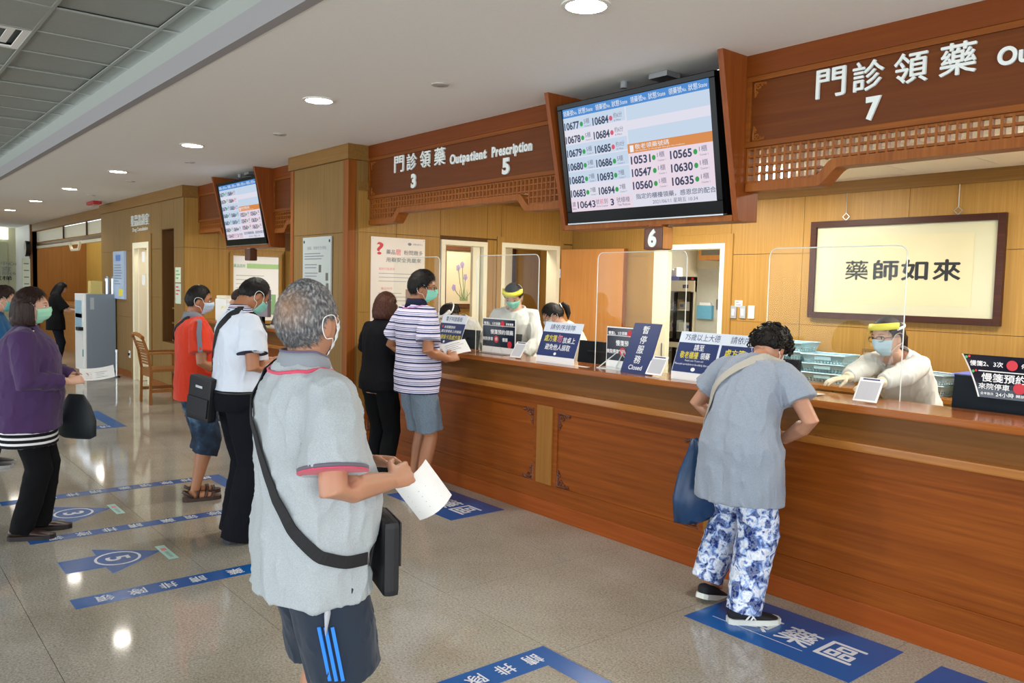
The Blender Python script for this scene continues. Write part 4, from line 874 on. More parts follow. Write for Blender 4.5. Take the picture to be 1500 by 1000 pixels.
_bk = {}
def basket(lab, x, y, z, w=.36, d=.27, h=.075, m=M_bk, rz=0, grp='blue medicine baskets on the back counter'):
    if (w, d, h) not in _bk: _bk[(w, d, h)] = basket_meshes(w, d, h, m)
    b, r_ = _bk[(w, d, h)]; t = thing('basket', lab, 'basket', (x, y, z), R(rz), group=grp)
    for nm, me in (('body', b), ('rim', r_)):
        o = link(nm, me, None, t)
        if not me.materials: me.materials.append(None)
        o.material_slots[0].link = 'OBJECT'; o.material_slots[0].material = m
    G().box(-.07, .07, -d/2*.98-.006, -d/2*.94, h*.45, h*.9, .003).build('handle_tab', m, t)
nth = ['bottom', 'second', 'third', 'fourth', 'fifth']
for k in range(3): basket('pale blue basket, %s of the front left stack' % nth[k], -3.55, 6.33, .9205+k*.076, rz=4)
for k in range(4): basket('pale blue basket, %s of the rear left stack' % nth[k], -3.96, 6.42, .9205+k*.076, rz=-2)
for k in range(2): basket('grey blue basket, %s of the right stack' % nth[k], -2.73, 6.30, .9205+k*.076, m=M_bk2, rz=-8)
basket('lime green basket under the blue trays', -2.34, 6.27, .9205, .25, .2, .12, M_bkg, 3, 'coloured baskets')
t = thing('tray', 'pink tray on the green basket', 'tray', (-2.34, 6.27, 1.048)); G().box(-.14, .14, -.1, .1, 0, .012, .004).build('tray', mat('pink_plastic', 'E06A86', .4), t); G().box(-.12, .12, -.1015, -.1, .003, .009).build('rim_face', mat('pink_plastic2', 'EE8AA0', .4), t)
for k in range(2):
    t = thing('tray', '%s blue tray stacked over the green basket' % ('lower', 'upper')[k], 'tray', (-2.27, 6.27, 1.061+k*.022)); G().box(-.22, .24, -.14, .14, 0, .018, .006).build('tray', mat('blue_plastic', '5468C8', .35), t); G().box(-.23, .25, -.15, .15, .018, .0215, .001).build('rim', mat('blue_plastic2', '6A7EDC', .35), t)
t = thing('storage_box', 'lime green and white box at the right edge of the back counter', 'box', (-1.93, 6.36, .92)); G().box(-.12, .2, -.12, .12, 0, .28, .01).build('white_box', M_wht, t); G().box(-.09, .2, -.1, .1, .2805, .40, .03).build('green_lid', mat('lime_plastic', 'B4E020', .35), t)
# ================================================================== far left furniture
M_gcab = mat('grey_cabinet', '7E8C9A', .4, .2, var=.03)
t = thing('kiosk_cabinet', 'tall grey metal kiosk cabinet by the consulting room', 'cabinet', (-15.6, 3.45, 0))
G().box(-15.95, -15.26, 3.24, 3.70, .05, 1.36, .008).build('body', M_gcab, t, True); G().box(-15.93, -15.28, 3.20, 3.24, .05, 1.36, .006).build('front_door', M_wht, t, True)
for z in (.95, .72): G().box(-15.85, -15.4, 3.19, 3.20, z, z+.3).build('panel', mat('pale_blue_panel', '9EC0D4', .3), t, True)
G().box(-15.5, -15.3, 3.12, 3.20, .74, .80, .01).build('handle', M_black, t, True); G().box(-15.32, -15.3, 3.185, 3.2, .3, .42).build('latch', mat('teal_plastic', '4A9AA0', .4), t, True)
for x in (-15.9, -15.32):
    for y in (3.28, 3.66): G().cyl(x, y, 0, .05, .02, 10).build('foot', M_black, t, True)
G().box(-15.262, -15.258, 3.30, 3.36, 1.1, 1.3).build('label', mat('label_grey', 'A6B0B8', .5), t, True)
t = thing('cardboard_box', 'yellow carton on top of the grey kiosk', 'box', (-15.45, 3.42, 1.36)); G().box(-.1, .1, -.09, .09, 0, .22, .004).build('carton', mat('pale_yellow_card', 'C9B46A', .6), t); G().box(-.101, .101, -.02, .02, .2195, .2215).build('tape', M_cream, t)
for k, lab in enumerate(('left silver bottle on the grey kiosk', 'right silver bottle on the grey kiosk')):
    t = thing('metal_bottle', lab, 'bottle', (-15.4, 3.60+k*.09, 1.36)); G().cyl(0, 0, 0, .27, .038, 14).build('bottle', M_steel, t); G().cyl(0, 0, .27, .31, .03, 14, .02).build('cap', M_steel, t)
# armchair facing the far window
M_chair = wood('chair_teak', '8C5A2C', 'A9713C', 'z', .4, 50)
t = thing('wooden_armchair', 'slatted wooden armchair facing the far window', 'chair', (-11.36, 3.32, 0))
for x in (-.21, .21):
    G().tube([(x, .20, 0), (x, .20, .66)], .021, 4).build('leg', M_chair, t); G().tube([(x, -.21, 0), (x, -.20, .45), (x, -.24, .70), (x, -.31, .90)], [.022, .022, .022, .018], 4).build('leg', M_chair, t)
    G().box(x-.025, x+.025, -.25, .26, .66, .685, .006).build('armrest', M_chair, t)
G().box(-.23, .23, -.20, .24, .43, .465, .006).build('seat', M_chair, t); G().box(-.21, .21, .19, .21, .36, .43).build('apron', M_chair, t); G().box(-.21, .21, -.20, -.18, .36, .43).build('apron', M_chair, t)
for x in (-.21, .21): G().box(x-.012, x+.012, -.2, .2, .16, .20).build('stretcher', M_chair, t)
for k in range(9):
    f = k/8; y = -.205-.09*f*f; G().box(-.19, .19, y-.008, y+.008, .52+.036*k, .52+.036*k+.022).build('back_slat', M_chair, t)
G().tube([(-.25, -.31, .88), (-.12, -.325, .915), (0, -.33, .925), (.12, -.325, .915), (.25, -.31, .88)], .026, 6).build('crest_rail', M_chair, t)
# signs on the consulting block
t = thing('wall_lettering', 'raised pale characters above the consulting room door', 'sign', (-13.8, BY-.02, 2.41))
for k, ch in enumerate('藥品諮詢室'): txt(ch, (-14.2+k*.2, BY-.022, 2.56), 'front', .17, .155, M_letter, t, name='letter', off=.0, depth=.02)
txt('Drug Consultation', (-13.8, BY-.02, 2.41), 'front', .075, .85, M_letter, t, name='lettering', off=.02)
t = thing('notice_board', 'pale blue information board beside the consulting room door', 'notice board', (-15, BY-.02, 1.29)); G().box(-15.33, -14.64, BY-.05, BY-.013, 1.29, 2.09).build('board', mat('pale_blue_board', 'B4C8E4', .25, var=.08, vs=5), t, True); rect((-15.0, BY-.0508, 1.98), 'front', .3, .1, mat('mid_blue', '5C86D0', .4), t); lines(t, (-15, BY-.0508, 1.86), 'front', .5, 8, .045, .014, M_grayp, 5); rect((-14.85, BY-.0508, 1.4), 'front', .22, .12, M_yel, t)
for lab, z0, z1, c in (('upper small notice on the block corner', 1.60, 1.81, 'D8DDC4'), ('lower small colourful notice on the block corner', 1.30, 1.585, 'C8D4C0')):
    t = thing('small_notice', lab, 'notice', (-11.95, BY-.02, z0)); G().box(-12.07, -11.83, BY-.017, BY-.0125, z0, z1).build('card', mat('notice_'+c, c, .5, var=.1, vs=20), t, True); lines(t, (-11.95, BY-.0175, z1-.05), 'front', .18, 3, .05, .018, M_greenp if z0 > 1.5 else M_redp, 8)
t = thing('niche_shelf', 'wooden shelf unit inside the dark niche', 'shelf', (-12.42, 4.0, .72))
for z in (.72, .98, 1.2): G().box(-12.71, -12.14, 3.86, 4.15, z, z+.025).build('shelf_board', M_oakx, t, True)
t = thing('telephone', 'black telephone on the niche shelf', 'telephone', (-12.4, 3.97, 1.0055)); G().prism([(-.08, 0), (.08, 0), (.08, .06), (-.08, .03)], 'x', -.09, .09).build('base', M_black, t); G().tube([(-.09, .03, .075), (-.06, .03, .09), (.06, .03, .09), (.09, .03, .075)], .02, 8).build('handset', M_black, t)
t = thing('wall_socket', 'white power socket low on the consulting block', 'socket', (-14.45, BY-.014, .33)); G().box(-.04, .04, -.008, 0, 0, .12, .002).build('plate', M_wht, t); G().box(-.02, .02, -.03, -.008, .04, .08).build('plug', M_black, t)
t = thing('floor_bollard', 'thin steel post standing beside the kiosk', 'post', (-14.6, 3.55, 0)); G().cyl(0, 0, .02, .42, .018, 10).build('post', M_steel, t); G().cyl(0, 0, 0, .02, .05, 14).build('foot', M_black, t); G().cyl(0, 0, .42, .46, .024, 10).build('cap', M_steel, t)
# recess: rolled shutter, counter
t = thing('roller_shutter', 'cream rolled shutter with a pull handle over the far recess', 'shutter', (-20, 3.98, 2.36)); G().box(-23.88, -16.32, 3.95, 4.02, 2.50, 2.755).build('housing', M_cream, t, True); G().box(-23.88, -16.32, 3.94, 4.0, 2.42, 2.47).build('guide', mat('bronze_bar', '6A5232', .4, .3), t, True); G().box(-23.88, -16.32, 3.94, 4.0, 2.34, 2.40).build('bottom_bar', M_cream, t, True)
g = G(); g.tube([(-19.9, 3.92, 2.36), (-19.75, 3.92, 2.22), (-19.1, 3.92, 2.22), (-18.95, 3.92, 2.36)], .03, 6); g.build('pull_handle', M_cream, t, True)
for x in (-20.6, -18.4): g = G(); g.tube([(x, 3.93, 2.76), (x+.05, 3.92, 2.6), (x, 3.93, 2.50)], .02, 6); g.build('cord', mat('brown_cord', '4A2E1C', .6), t, True)
t = thing('recess_counter', 'orange wood counter inside the far recess', 'counter', (-19.8, 4.3, 0)); G().box(-23.8, BX0-.02, 3.98, 4.05, 0, 1.0).build('front_panel', wood('recess_front', 'A86A2C', 'BC8040', 'x', .4, 40), t, True); G().box(-23.8, BX0-.02, 3.94, 4.5, 1.0, 1.04).build('countertop', M_ledge, t, True); G().box(-18.6, -17.2, 4.4, 4.44, 1.04, 1.42).build('divider', M_leaf, t, True)
t = thing('dark_cabinet', 'dark cabinet standing inside the recess', 'cabinet', (-17.3, 4.85, 0)); G().box(-17.9, -16.45, 4.6, 5.075, 0, 1.95).build('body', wood('dark_cab', '3E2414', '4C2E1A', 'z', .5), t, True); G().box(-17.88, -17.2, 4.585, 4.6, .1, 1.93).build('door', wood('dark_cab2', '4A2C18', '5A3820', 'z', .5), t, True); G().box(-17.16, -16.47, 4.585, 4.6, .1, 1.93).build('door', MATS['dark_cab2'], t, True)
# end wall fittings
t = thing('wall_clock', 'round wall clock seen edge-on at the far end post', 'clock', (-23.95, 3.75, 2.13)); g = G(); g.loft([[(-23.95+q*math.cos(2*PI*k/28), y, 2.33+q*math.sin(2*PI*k/28)) for k in range(28)] for y, q in ((3.795, .19), (3.70, .20), (3.69, .18))]); g.build('case', M_black, t, True); disc((-23.95, 3.688, 2.33), 'front', .17, M_wht, t, 'dial', n=28); G().box(-23.955, -23.945, 3.683, 3.686, 2.33, 2.46).build('hand', M_black, t, True); G().box(-23.95, -23.86, 3.683, 3.686, 2.325, 2.335).build('hand', M_black, t, True)
t = thing('strip_poster', 'narrow pale green poster strip below the clock', 'poster', (-23.9, 3.72, .6)); G().box(-23.97, -23.90, 3.62, 3.795, .6, 2.08).build('strip', mat('pale_green_strip', 'CBD6C0', .5, var=.05, vs=8), t, True)
for k in range(7): rect((-23.899, 3.71, 1.95-k*.17), 'side', .11, .03, M_grayp, t)
t = thing('directory_board', 'sage directory board with dark floor lettering at the far left', 'sign', (-26.05, 2.6, .8)); G().box(-26.098, -26.05, 1.2, 3.6, .8, 2.55).build('board', mat('sage_board', 'A8A886', .5, var=.03), t, True)
for s, px, py, w in (('醫學中心(5F)', 9, 386, .95), ('檢查', 1, 393, .5), ('門診部(6F)', 6, 400, .85), ('電梯', 3, 407, .45)):
    q = PX(px, py, 0, -26.048); txt(s, q, 'side', .12, w, M_grayp if py < 405 else M_blk2, t, off=.01)
t = thing('light_box', 'bright white light band above the directory board', 'light box', (-26.05, 2.6, 2.6)); G().box(-26.098, -26.02, 1.0, 3.62, 2.62, 2.92).build('diffuser', mat('lightbox_glow', 'F6FAF4', .5, emit=1.6, var=0), t, True)
for y in (1.8, 2.9): G().box(-26.02, -26.01, y-.012, y+.012, 2.6, 2.92).build('mullion', M_gcab, t, True)
# far window: poster, shelves, equipment
t = framed('framed_poster', 'bright white and green framed poster inside the far window', 'poster', 'x', BX1+.013, 4.36, 5.14, 1.02, 2.05, .045, M_oakin, M_wht, 1, .03); X = BX1+.027
rect((X, 4.86, 1.86), 'side', .5, .07, mat('pale_green', 'A8D08C', .5), t); txt('藥品諮詢', (X, 4.5, 1.86), 'side', .05, .17, M_greenp, t); lines(t, (X, 4.75, 1.72), 'side', .6, 4, .06, .012, mat('pale_print2', 'B8C8B0', .5), 7); rect((X, 4.8, 1.3), 'side', .5, .30, mat('mid_green', '8CB884', .5), t); lines(t, (X+.0006, 4.8, 1.41), 'side', .44, 6, .045, .012, M_wht, 6)
t = thing('bookshelf', 'open oak shelf with binders inside the far window', 'shelf', (-11.5, 5.5, 0)); bx_ = BX1+.013
G().box(bx_, bx_+.3, 5.20, 5.23, 0, 2.1).build('side', M_oakin, t, True); G().box(bx_, bx_+.3, 6.0, 6.03, 0, 2.1).build('side', M_oakin, t, True); G().box(bx_, bx_+.02, 5.23, 6.0, 0, 2.1).build('back', M_dark, t, True)
for z in (.05, .9, 1.35, 1.72, 2.07): G().box(bx_+.02, bx_+.3, 5.23, 6.0, z, z+.03).build('shelf_board', M_oakin, t, True)
for k in range(6):
    tt = thing('binder', 'white binder, position %s on the far window shelf' % ['one', 'two', 'three', 'four', 'five', 'six'][k], 'binder', (bx_+.17, 5.30+k*.09, 1.75), group='binders on the far window shelf'); G().box(-.11, .11, -.035, .035, 0, .25, .004).build('cover', [M_wht, M_wht, MATS['pale_green']][k % 3], tt); G().box(.1102, .111, -.02, .02, .08, .17).build('spine_label', M_greenp, tt)
t = thing('label_printer', 'white machine on the far window counter', 'printer', (-10.95, 4.08, 1.10)); G().box(-.2, .2, -.13, .13, 0, .30, .02).build('body', M_wht, t); G().box(-.18, .18, -.12, .12, .30, .34, .015).build('lid', M_cream, t); G().box(.05, .15, -.132, -.13, .1, .2).build('label', M_yel, t)
q = PX(381, 500, 1, 4.12); t = thing('computer_monitor', 'grey monitor back at the far window beside the pillar', 'computer monitor', (q.x, 4.12, 1.10)); G().box(-.27, .27, -.02, .03, .10, .44, .01).build('case', mat('monitor_lilac', '8E8A96', .4), t); G().box(-.06, .06, .0, .04, .01, .12).build('stand', M_black, t); G().box(-.13, .13, -.08, .1, 0, .012, .004).build('foot', M_black, t); G().box(-.06, .02, -.0215, -.02, .36, .40).build('sticker', M_yel, t)
q = PX(404, 491, 1, 3.98); t, A, P = leaned('counter_notice', 'small charcoal slanted notice on the far window counter', 'sign', q.x-.16, q.x+.14, 3.98, .24, 22, .03, mat('charcoal_board', '30323A', .4)); 
for k, ch in enumerate('暫停服務'): txt(ch, P(.24+.18*k, .5), A, .06, .05, M_white_p, t, name='character')
# ================================================================== people
def skinmat(name, col):
    return mat(name, col, .48, var=.05, vs=25, bump=.08, bs=300, sub=.12)
SK1 = skinmat('skin_tan', 'B9866A'); SK2 = skinmat('skin_light', 'D3A48A'); SK3 = skinmat('skin_brown', 'A8714F')
def hairmat(name, c1, c2, sc=(220, 220, 25), rough=.38):
    if name in MATS: return MATS[name]
    m, nt, b = _new(name); N = nt.nodes; Lk = nt.links
    tc = N.new('ShaderNodeTexCoord'); mp = N.new('ShaderNodeMapping'); mp.inputs['Scale'].default_value = sc; Lk.new(tc.outputs['Object'], mp.inputs['Vector'])
    n = N.new('ShaderNodeTexNoise'); n.inputs['Scale'].default_value = 1; n.inputs['Detail'].default_value = 4; Lk.new(mp.outputs[0], n.inputs['Vector'])
    r = ramp(nt, [(.35, c1), (.68, c2)]); Lk.new(n.outputs[0], r.inputs[0]); Lk.new(r.outputs[0], b.inputs['Base Color']); b.inputs['Roughness'].default_value = rough+.15; b.inputs['Specular IOR Level'].default_value = .25
    bp = N.new('ShaderNodeBump'); bp.inputs['Strength'].default_value = .6; bp.inputs['Distance'].default_value = .004; Lk.new(n.outputs[0], bp.inputs['Height']); Lk.new(bp.outputs[0], b.inputs['Normal'])
    return m
HB = hairmat('hair_black', '0B0908', '1E1A18'); HD = hairmat('hair_darkbrown', '1C100C', '3A241C'); HBR = hairmat('hair_brown', '2A140E', '5A3222')
def fab(name, col, var=.07, vs=300, bump=.15, bs=900, sheen=.15, rough=.9):
    if sum(int(col[i:i+2], 16) for i in (0, 2, 4)) < 130: sheen = 0
    return mat(name, col, rough, var=var, vs=vs, bump=bump, bs=bs, sheen=sheen, spec=.2)
def banded(name, cols, period, axis=2, phase=0.):
    """cloth with woven horizontal stripes: cols = [(start_fraction, colour)]"""
    m, nt, b = _new(name); N = nt.nodes; Lk = nt.links
    tc = N.new('ShaderNodeTexCoord'); sp = N.new('ShaderNodeSeparateXYZ'); Lk.new(tc.outputs['Object'], sp.inputs[0])
    d = N.new('ShaderNodeMath'); d.operation = 'MULTIPLY_ADD'; d.inputs[1].default_value = 1/period; d.inputs[2].default_value = phase+10; Lk.new(sp.outputs[axis], d.inputs[0])
    fr = N.new('ShaderNodeMath'); fr.operation = 'FRACT'; Lk.new(d.outputs[0], fr.inputs[0])
    r = ramp(nt, cols, 'CONSTANT'); Lk.new(fr.outputs[0], r.inputs[0]); Lk.new(r.outputs[0], b.inputs['Base Color']); b.inputs['Roughness'].default_value = .9; b.inputs['Specular IOR Level'].default_value = .2
    return m
def heather(name, c1, c2, sc=260):
    m, nt, b = _new(name); N = nt.nodes; Lk = nt.links
    tc = N.new('ShaderNodeTexCoord'); mp = N.new('ShaderNodeMapping'); mp.inputs['Scale'].default_value = (1, 1, 2.2); Lk.new(tc.outputs['Object'], mp.inputs[0])
    n = N.new('ShaderNodeTexNoise'); n.inputs['Scale'].default_value = sc; n.inputs['Detail'].default_value = 3; Lk.new(mp.outputs[0], n.inputs['Vector'])
    r = ramp(nt, [(.38, c1), (.62, c2)]); Lk.new(n.outputs[0], r.inputs[0]); Lk.new(r.outputs[0], b.inputs['Base Color']); b.inputs['Roughness'].default_value = .95; b.inputs['Specular IOR Level'].default_value = .15; b.inputs['Sheen Weight'].default_value = .15
    return m
def floral():
    m, nt, b = _new('floral_print'); N = nt.nodes; Lk = nt.links
    tc = N.new('ShaderNodeTexCoord'); n0 = N.new('ShaderNodeTexNoise'); n0.inputs['Scale'].default_value = 19; n0.inputs['Detail'].default_value = 6; n0.inputs['Distortion'].default_value = .7; Lk.new(tc.outputs['Object'], n0.inputs['Vector'])
    r = ramp(nt, [(.0, '142660'), (.43, '1C3274'), (.455, '5C80C4'), (.49, '9AB6E2'), (.53, 'DCE4F2'), (.60, 'EEF1F8'), (.64, '7496D4'), (.68, '23397C')]); Lk.new(n0.outputs[0], r.inputs[0])
    v = N.new('ShaderNodeTexVoronoi'); v.inputs['Scale'].default_value = 26; Lk.new(n0.outputs['Color'], v.inputs['Vector'])
    mx = N.new('ShaderNodeMix'); mx.data_type = 'RGBA'; n2 = N.new('ShaderNodeTexNoise'); n2.inputs['Scale'].default_value = 45; n2.inputs['Detail'].default_value = 3; Lk.new(tc.outputs['Object'], n2.inputs['Vector'])
    r2 = ramp(nt, [(.42, '16265C'), (.5, 'E6ECF6'), (.62, '7F9ED6')]); Lk.new(n2.outputs[0], r2.inputs[0]); mx.inputs[0].default_value = .22; Lk.new(r.outputs[0], mx.inputs[6]); Lk.new(r2.outputs[0], mx.inputs[7]); Lk.new(mx.outputs[2], b.inputs['Base Color']); b.inputs['Roughness'].default_value = .85; b.inputs['Specular IOR Level'].default_value = .2
    return m
# ---- head, in metres about the head centre: +y is the face, +z the crown
def head_pt(d, nose=True):
    x, y, z = d; px, py, pz = .0745*x, .097*y, .117*z
    if z < 0:
        t = -z; px *= 1-.30*t**1.6; py *= (1-.10*t) if y > 0 else (1-.42*t)
    else: px *= 1+.05*z*(1-z)*2
    if y > 0 and z > .2: py *= 1-.07*(z-.2)
    if y > 0:
        for s in (-1, 1): py -= .007*math.exp(-((px-s*.033)/.015)**2-((pz-.006)/.012)**2)
        py += .004*math.exp(-((pz-.027)/.011)**2)*math.exp(-(px/.045)**2)
        if nose: py += .021*math.exp(-(px/.0105)**2)*max(0, min(1, (.018-pz)/.045))*(1 if pz > -.034 else math.exp(-((pz+.034)/.007)**2))
        py += .006*math.exp(-(px/.022)**2-((pz+.062)/.014)**2)
    return Vector((px, py, pz))
def sph(az, el): return (math.sin(az)*math.cos(el), math.cos(az)*math.cos(el), math.sin(el))
def head_geo():
    g = G(); n, m = 44, 30; rings = [[head_pt(sph(-2*PI*j/n, -PI/2+PI*i/m)) for j in range(n)] for i in range(m+1)]
    g.loft(rings, cap=False)
    for s in (-1, 1): g.ell((s*.0745, -.008, -.006), (.008, .019, .031), 10, 8, Matrix.Rotation(s*R(-20), 3, 'Z'))
    return g
def hair_geo(line, thick, seed=0, lump=.003, strands=900, length=.03, lift=.25, sw=.0012, crown=(0, -.4, .9), down=0.):
    """cap of hair: line(az) gives the lowest elevation kept; tapered edge; loose strands on top"""
    rnd = random.Random(seed); g = G(); n, m = 72, 44; pts = []; idx = {}
    def P(az, el, q=1.):
        e0 = line(az); edge = min(1, max(0, (el-e0)/.28)); d = sph(az, el); b = head_pt(d, False)
        nrm = Vector((d[0]/.0745, d[1]/.097, d[2]/.117)).normalized()
        th = thick(az, el)*(edge**.5)+lump*edge*noise.noise(Vector(d)*6+Vector((seed, 0, 0)))
        return b+nrm*(th*q+.0008)-(nrm*.003 if edge == 0 else Vector((0, 0, 0))), nrm
    ring = []
    for i in range(m+1):
        row = []
        for j in range(n):
            az = -PI+2*PI*j/n; e0 = line(az); el = e0+(PI/2-e0)*i/m; row.append(P(az, el)[0])
        ring.append(row)
    g.loft(ring, cap=False)
    c = Vector(crown).normalized()
    for k in range(strands):
        az = rnd.uniform(-PI, PI); e0 = line(az); el = math.asin(rnd.uniform(math.sin(max(-1.4, e0)), 1)); p, nr = P(az, el)
        fl = (nr-c)-nr*(nr-c).dot(nr)
        if fl.length < 1e-4: continue
        fl = (fl.normalized()+Vector((rnd.gauss(0, .28), rnd.gauss(0, .28), rnd.gauss(0, .15)-down))).normalized(); fl = (fl-nr*fl.dot(nr)).normalized()
        L = length*rnd.uniform(.6, 1.2); side = fl.cross(nr)*sw; q = p-nr*.0015
        a = q+fl*L*.5+nr*(lift*L*.5); b = q+fl*L+nr*(lift*L*.35)
        g.add([q-side, q+side, a+side*.8, a-side*.8, b], [(0, 1, 2, 3), (3, 2, 4)])
    return g
def male_line(front=.62, side=.05, nape=-.52, temple=.35):
    def f(az):
        a = abs(az)
        P = [(0, front), (.55, front-.02), (.95, temple), (1.25, side-.05), (1.45, side+.10), (1.75, side-.08), (2.1, nape+.12), (PI, nape)]
        for (a0, e0), (a1, e1) in zip(P, P[1:]):
            if a <= a1: return e0+(e1-e0)*(a-a0)/(a1-a0)
        return nape
    return f
def const_thick(top, side): return lambda az, el: side+(top-side)*max(0, math.sin(max(0, el)))
def bob_geo(line, thick, drop, seed=0, back=.03, spread=1.0, az0=1.02):
    """chin length hair: cap plus a hanging curtain around the sides and back"""
    g = hair_geo(line, thick, seed, .004, 500, .05, .1, .0014, (0, .1, 1), .3); rnd = random.Random(seed); n = 56; rings = []
    for i in range(9):
        t = i/8; row = []
        for j in range(n+1):
            az = az0+(2*PI-2*az0)*j/n; d = sph(az, .35*(1-t)); b = head_pt(sph(az, .25), False); nr = Vector((math.sin(az), math.cos(az), 0))
            w = thick(az, .2)*(1+.25*math.sin(t*PI))+.004*noise.noise(Vector((az*5, t*2, seed))); edge = min(1, min(j, n-j)/4)
            row.append(Vector((b.x, b.y-back*t*max(0, -math.cos(az)), .03-drop*t))+nr*(w*spread*(1 if t < .65 else 1-((t-.65)/.35)**2*.75)+.002)*edge)
        rings.append(row)
    m = len(rings[0]); inner = [[p*1.0-Vector((math.sin(0), 0, 0))-(Vector((p.x, p.y, 0)).normalized()*.012) for p in r] for r in rings]
    v = [p for r in rings for p in r]+[p for r in inner for p in r]; f = []; k = len(rings)*m
    for i in range(len(rings)-1):
        for j in range(m-1):
            a = i*m+j; f += [(a, a+m, a+m+1, a+1), (k+a, k+a+1, k+a+m+1, k+a+m)]
    for j in range(m-1):
        a = (len(rings)-1)*m+j; f.append((a, k+a, k+a+1, a+1))
    for i in range(len(rings)-1):
        for j in (0, m-1):
            a = i*m+j; f.append((a, k+a, k+a+m, a+m))
    g.add(v, f)
    for q in range(350):
        az = rnd.uniform(az0+.1, 2*PI-az0-.1); b = head_pt(sph(az, .25), False); nr = Vector((math.sin(az), math.cos(az), 0)); tt = Vector((math.cos(az), -math.sin(az), 0))
        p = [Vector((b.x, b.y-back*t*max(0, -math.cos(az)), .03-drop*t))+nr*(thick(az, .2)*(1+.25*math.sin(t*PI))*spread+.004)+tt*rnd.gauss(0, .002) for t in (.05, .5, 1.0+rnd.uniform(-.05, .06))]
        p[2] -= nr*.006; g.add([p[0]-tt*.0014, p[0]+tt*.0014, p[1]+tt*.0014, p[1]-tt*.0014, p[2]], [(0, 1, 2, 3), (3, 2, 4)])
    return g
def smooth_mesh(g, voxel, it=4, dec=1.0, name='m', wr=None):
    me0 = g.mesh('t'); o = bpy.data.objects.new('t', me0)
    md = o.modifiers.new('r', 'REMESH'); md.mode = 'VOXEL'; md.voxel_size = voxel; md.adaptivity = 0
    if it: s = o.modifiers.new('s', 'SMOOTH'); s.factor = .5; s.iterations = it
    if dec < 1: d = o.modifiers.new('d', 'DECIMATE'); d.ratio = dec
    me = evaluated(o); bpy.data.meshes.remove(me0); me.name = name
    if wr:
        n = len(me.vertices); co = np.empty(n*3); me.vertices.foreach_get('co', co); co = co.reshape(-1, 3)
        no = np.empty(n*3); me.vertices.foreach_get('normal', no); no = no.reshape(-1, 3); ds = np.array([wr(Vector(c)) for c in co]); co += no*ds[:, None]
        me.vertices.foreach_set('co', co.ravel())
    me.polygons.foreach_set('use_smooth', [True]*len(me.polygons)); me.update(); return me
def wrinkle(amp, seed=0, fx=9, fz=5, shear=3):
    def f(p):
        q = Vector((p.x*fx+p.z*shear, p.y*fx-p.z*shear*.6, p.z*fz+seed*7.3)); a = noise.noise(q)
        b = 1-2*abs(noise.noise(Vector((p.x*fx*1.7+seed, p.y*fx*1.7, p.z*fz*1.9+p.x*6)))); 
        w = noise.noise(Vector((p.x*4+seed, p.y*4, p.z*2.2))); c = math.sin((p.x*1.3-p.y*.9)*34+p.z*14+w*9)*max(0, w+.25)
        return amp*(1.1*a+.55*b*b*b+.55*c)
    return f
def ik(a, c, l1, l2, pole):
    a, c = Vector(a), Vector(c); d = c-a; L = min(d.length, (l1+l2)*.999); u = d.normalized(); x = (l1*l1-l2*l2+L*L)/(2*L); h = math.sqrt(max(0, l1*l1-x*x))
    p = Vector(pole); p = (p-u*p.dot(u)).normalized(); return a+u*x+p*h, a+u*L
def hand_geo(g, w, d, n, side, curl=.5, k=1., thumb=.5):
    """w wrist, d pointing direction, n palm normal, side towards the thumb"""
    d = Vector(d).normalized(); n = Vector(n); n = (n-d*n.dot(d)).normalized(); s = d.cross(n).normalized()
    if s.dot(Vector(side)) < 0: s = -s
    w = Vector(w); rings = []
    for t, a, b in ((-.03, .027, .021), (.0, .028, .019), (.03, .036, .018), (.06, .041, .016), (.092, .040, .013)):
        c = w+d*t*k; rings.append([c+s*a*k*math.cos(q*PI/6)+n*b*k*math.sin(q*PI/6) for q in range(12)])
    g.loft(rings)
    for o, L, r in ((.030, .070, .0085), (.010, .078, .009), (-.010, .072, .0085), (-.029, .056, .0075)):
        p = w+d*.085*k+s*o*k; dr = (d+s*o*2.2).normalized(); P = [p]; a = 0
        for seg in (.46, .31, .25):
            a += curl; v = dr*math.cos(a)+n*math.sin(a); p = p+v*L*seg*k; P.append(p)
        g.tube(P, [r*1.1*k, r*k, r*.92*k, r*.75*k], 8); g.ell(P[-1], (r*.75*k,)*3, 8, 6)
    p = w+d*.022*k+s*.026*k; v1 = (d*.55+s*.75+n*.35*thumb*2).normalized(); v2 = (d*.9+s*.15+n*.5*thumb*2).normalized()
    P = [p, p+v1*.034*k, p+v1*.034*k+v2*.030*k, p+v1*.034*k+v2*.054*k]; g.tube(P, [.013*k, .0115*k, .0105*k, .008*k], 8); g.ell(P[-1], (.008*k,)*3, 8, 6)
def crom(P, n=5):
    P = [Vector(p) for p in P]; O = []
    for i in range(len(P)-1):
        a, b, c, d = P[max(0, i-1)], P[i], P[i+1], P[min(len(P)-1, i+2)]
        for k in range(n):
            t = k/n; O.append(.5*((2*b)+(c-a)*t+(2*a-5*b+4*c-d)*t*t+(3*b-a-3*c+d)*t**3))
    return O+[P[-1]]
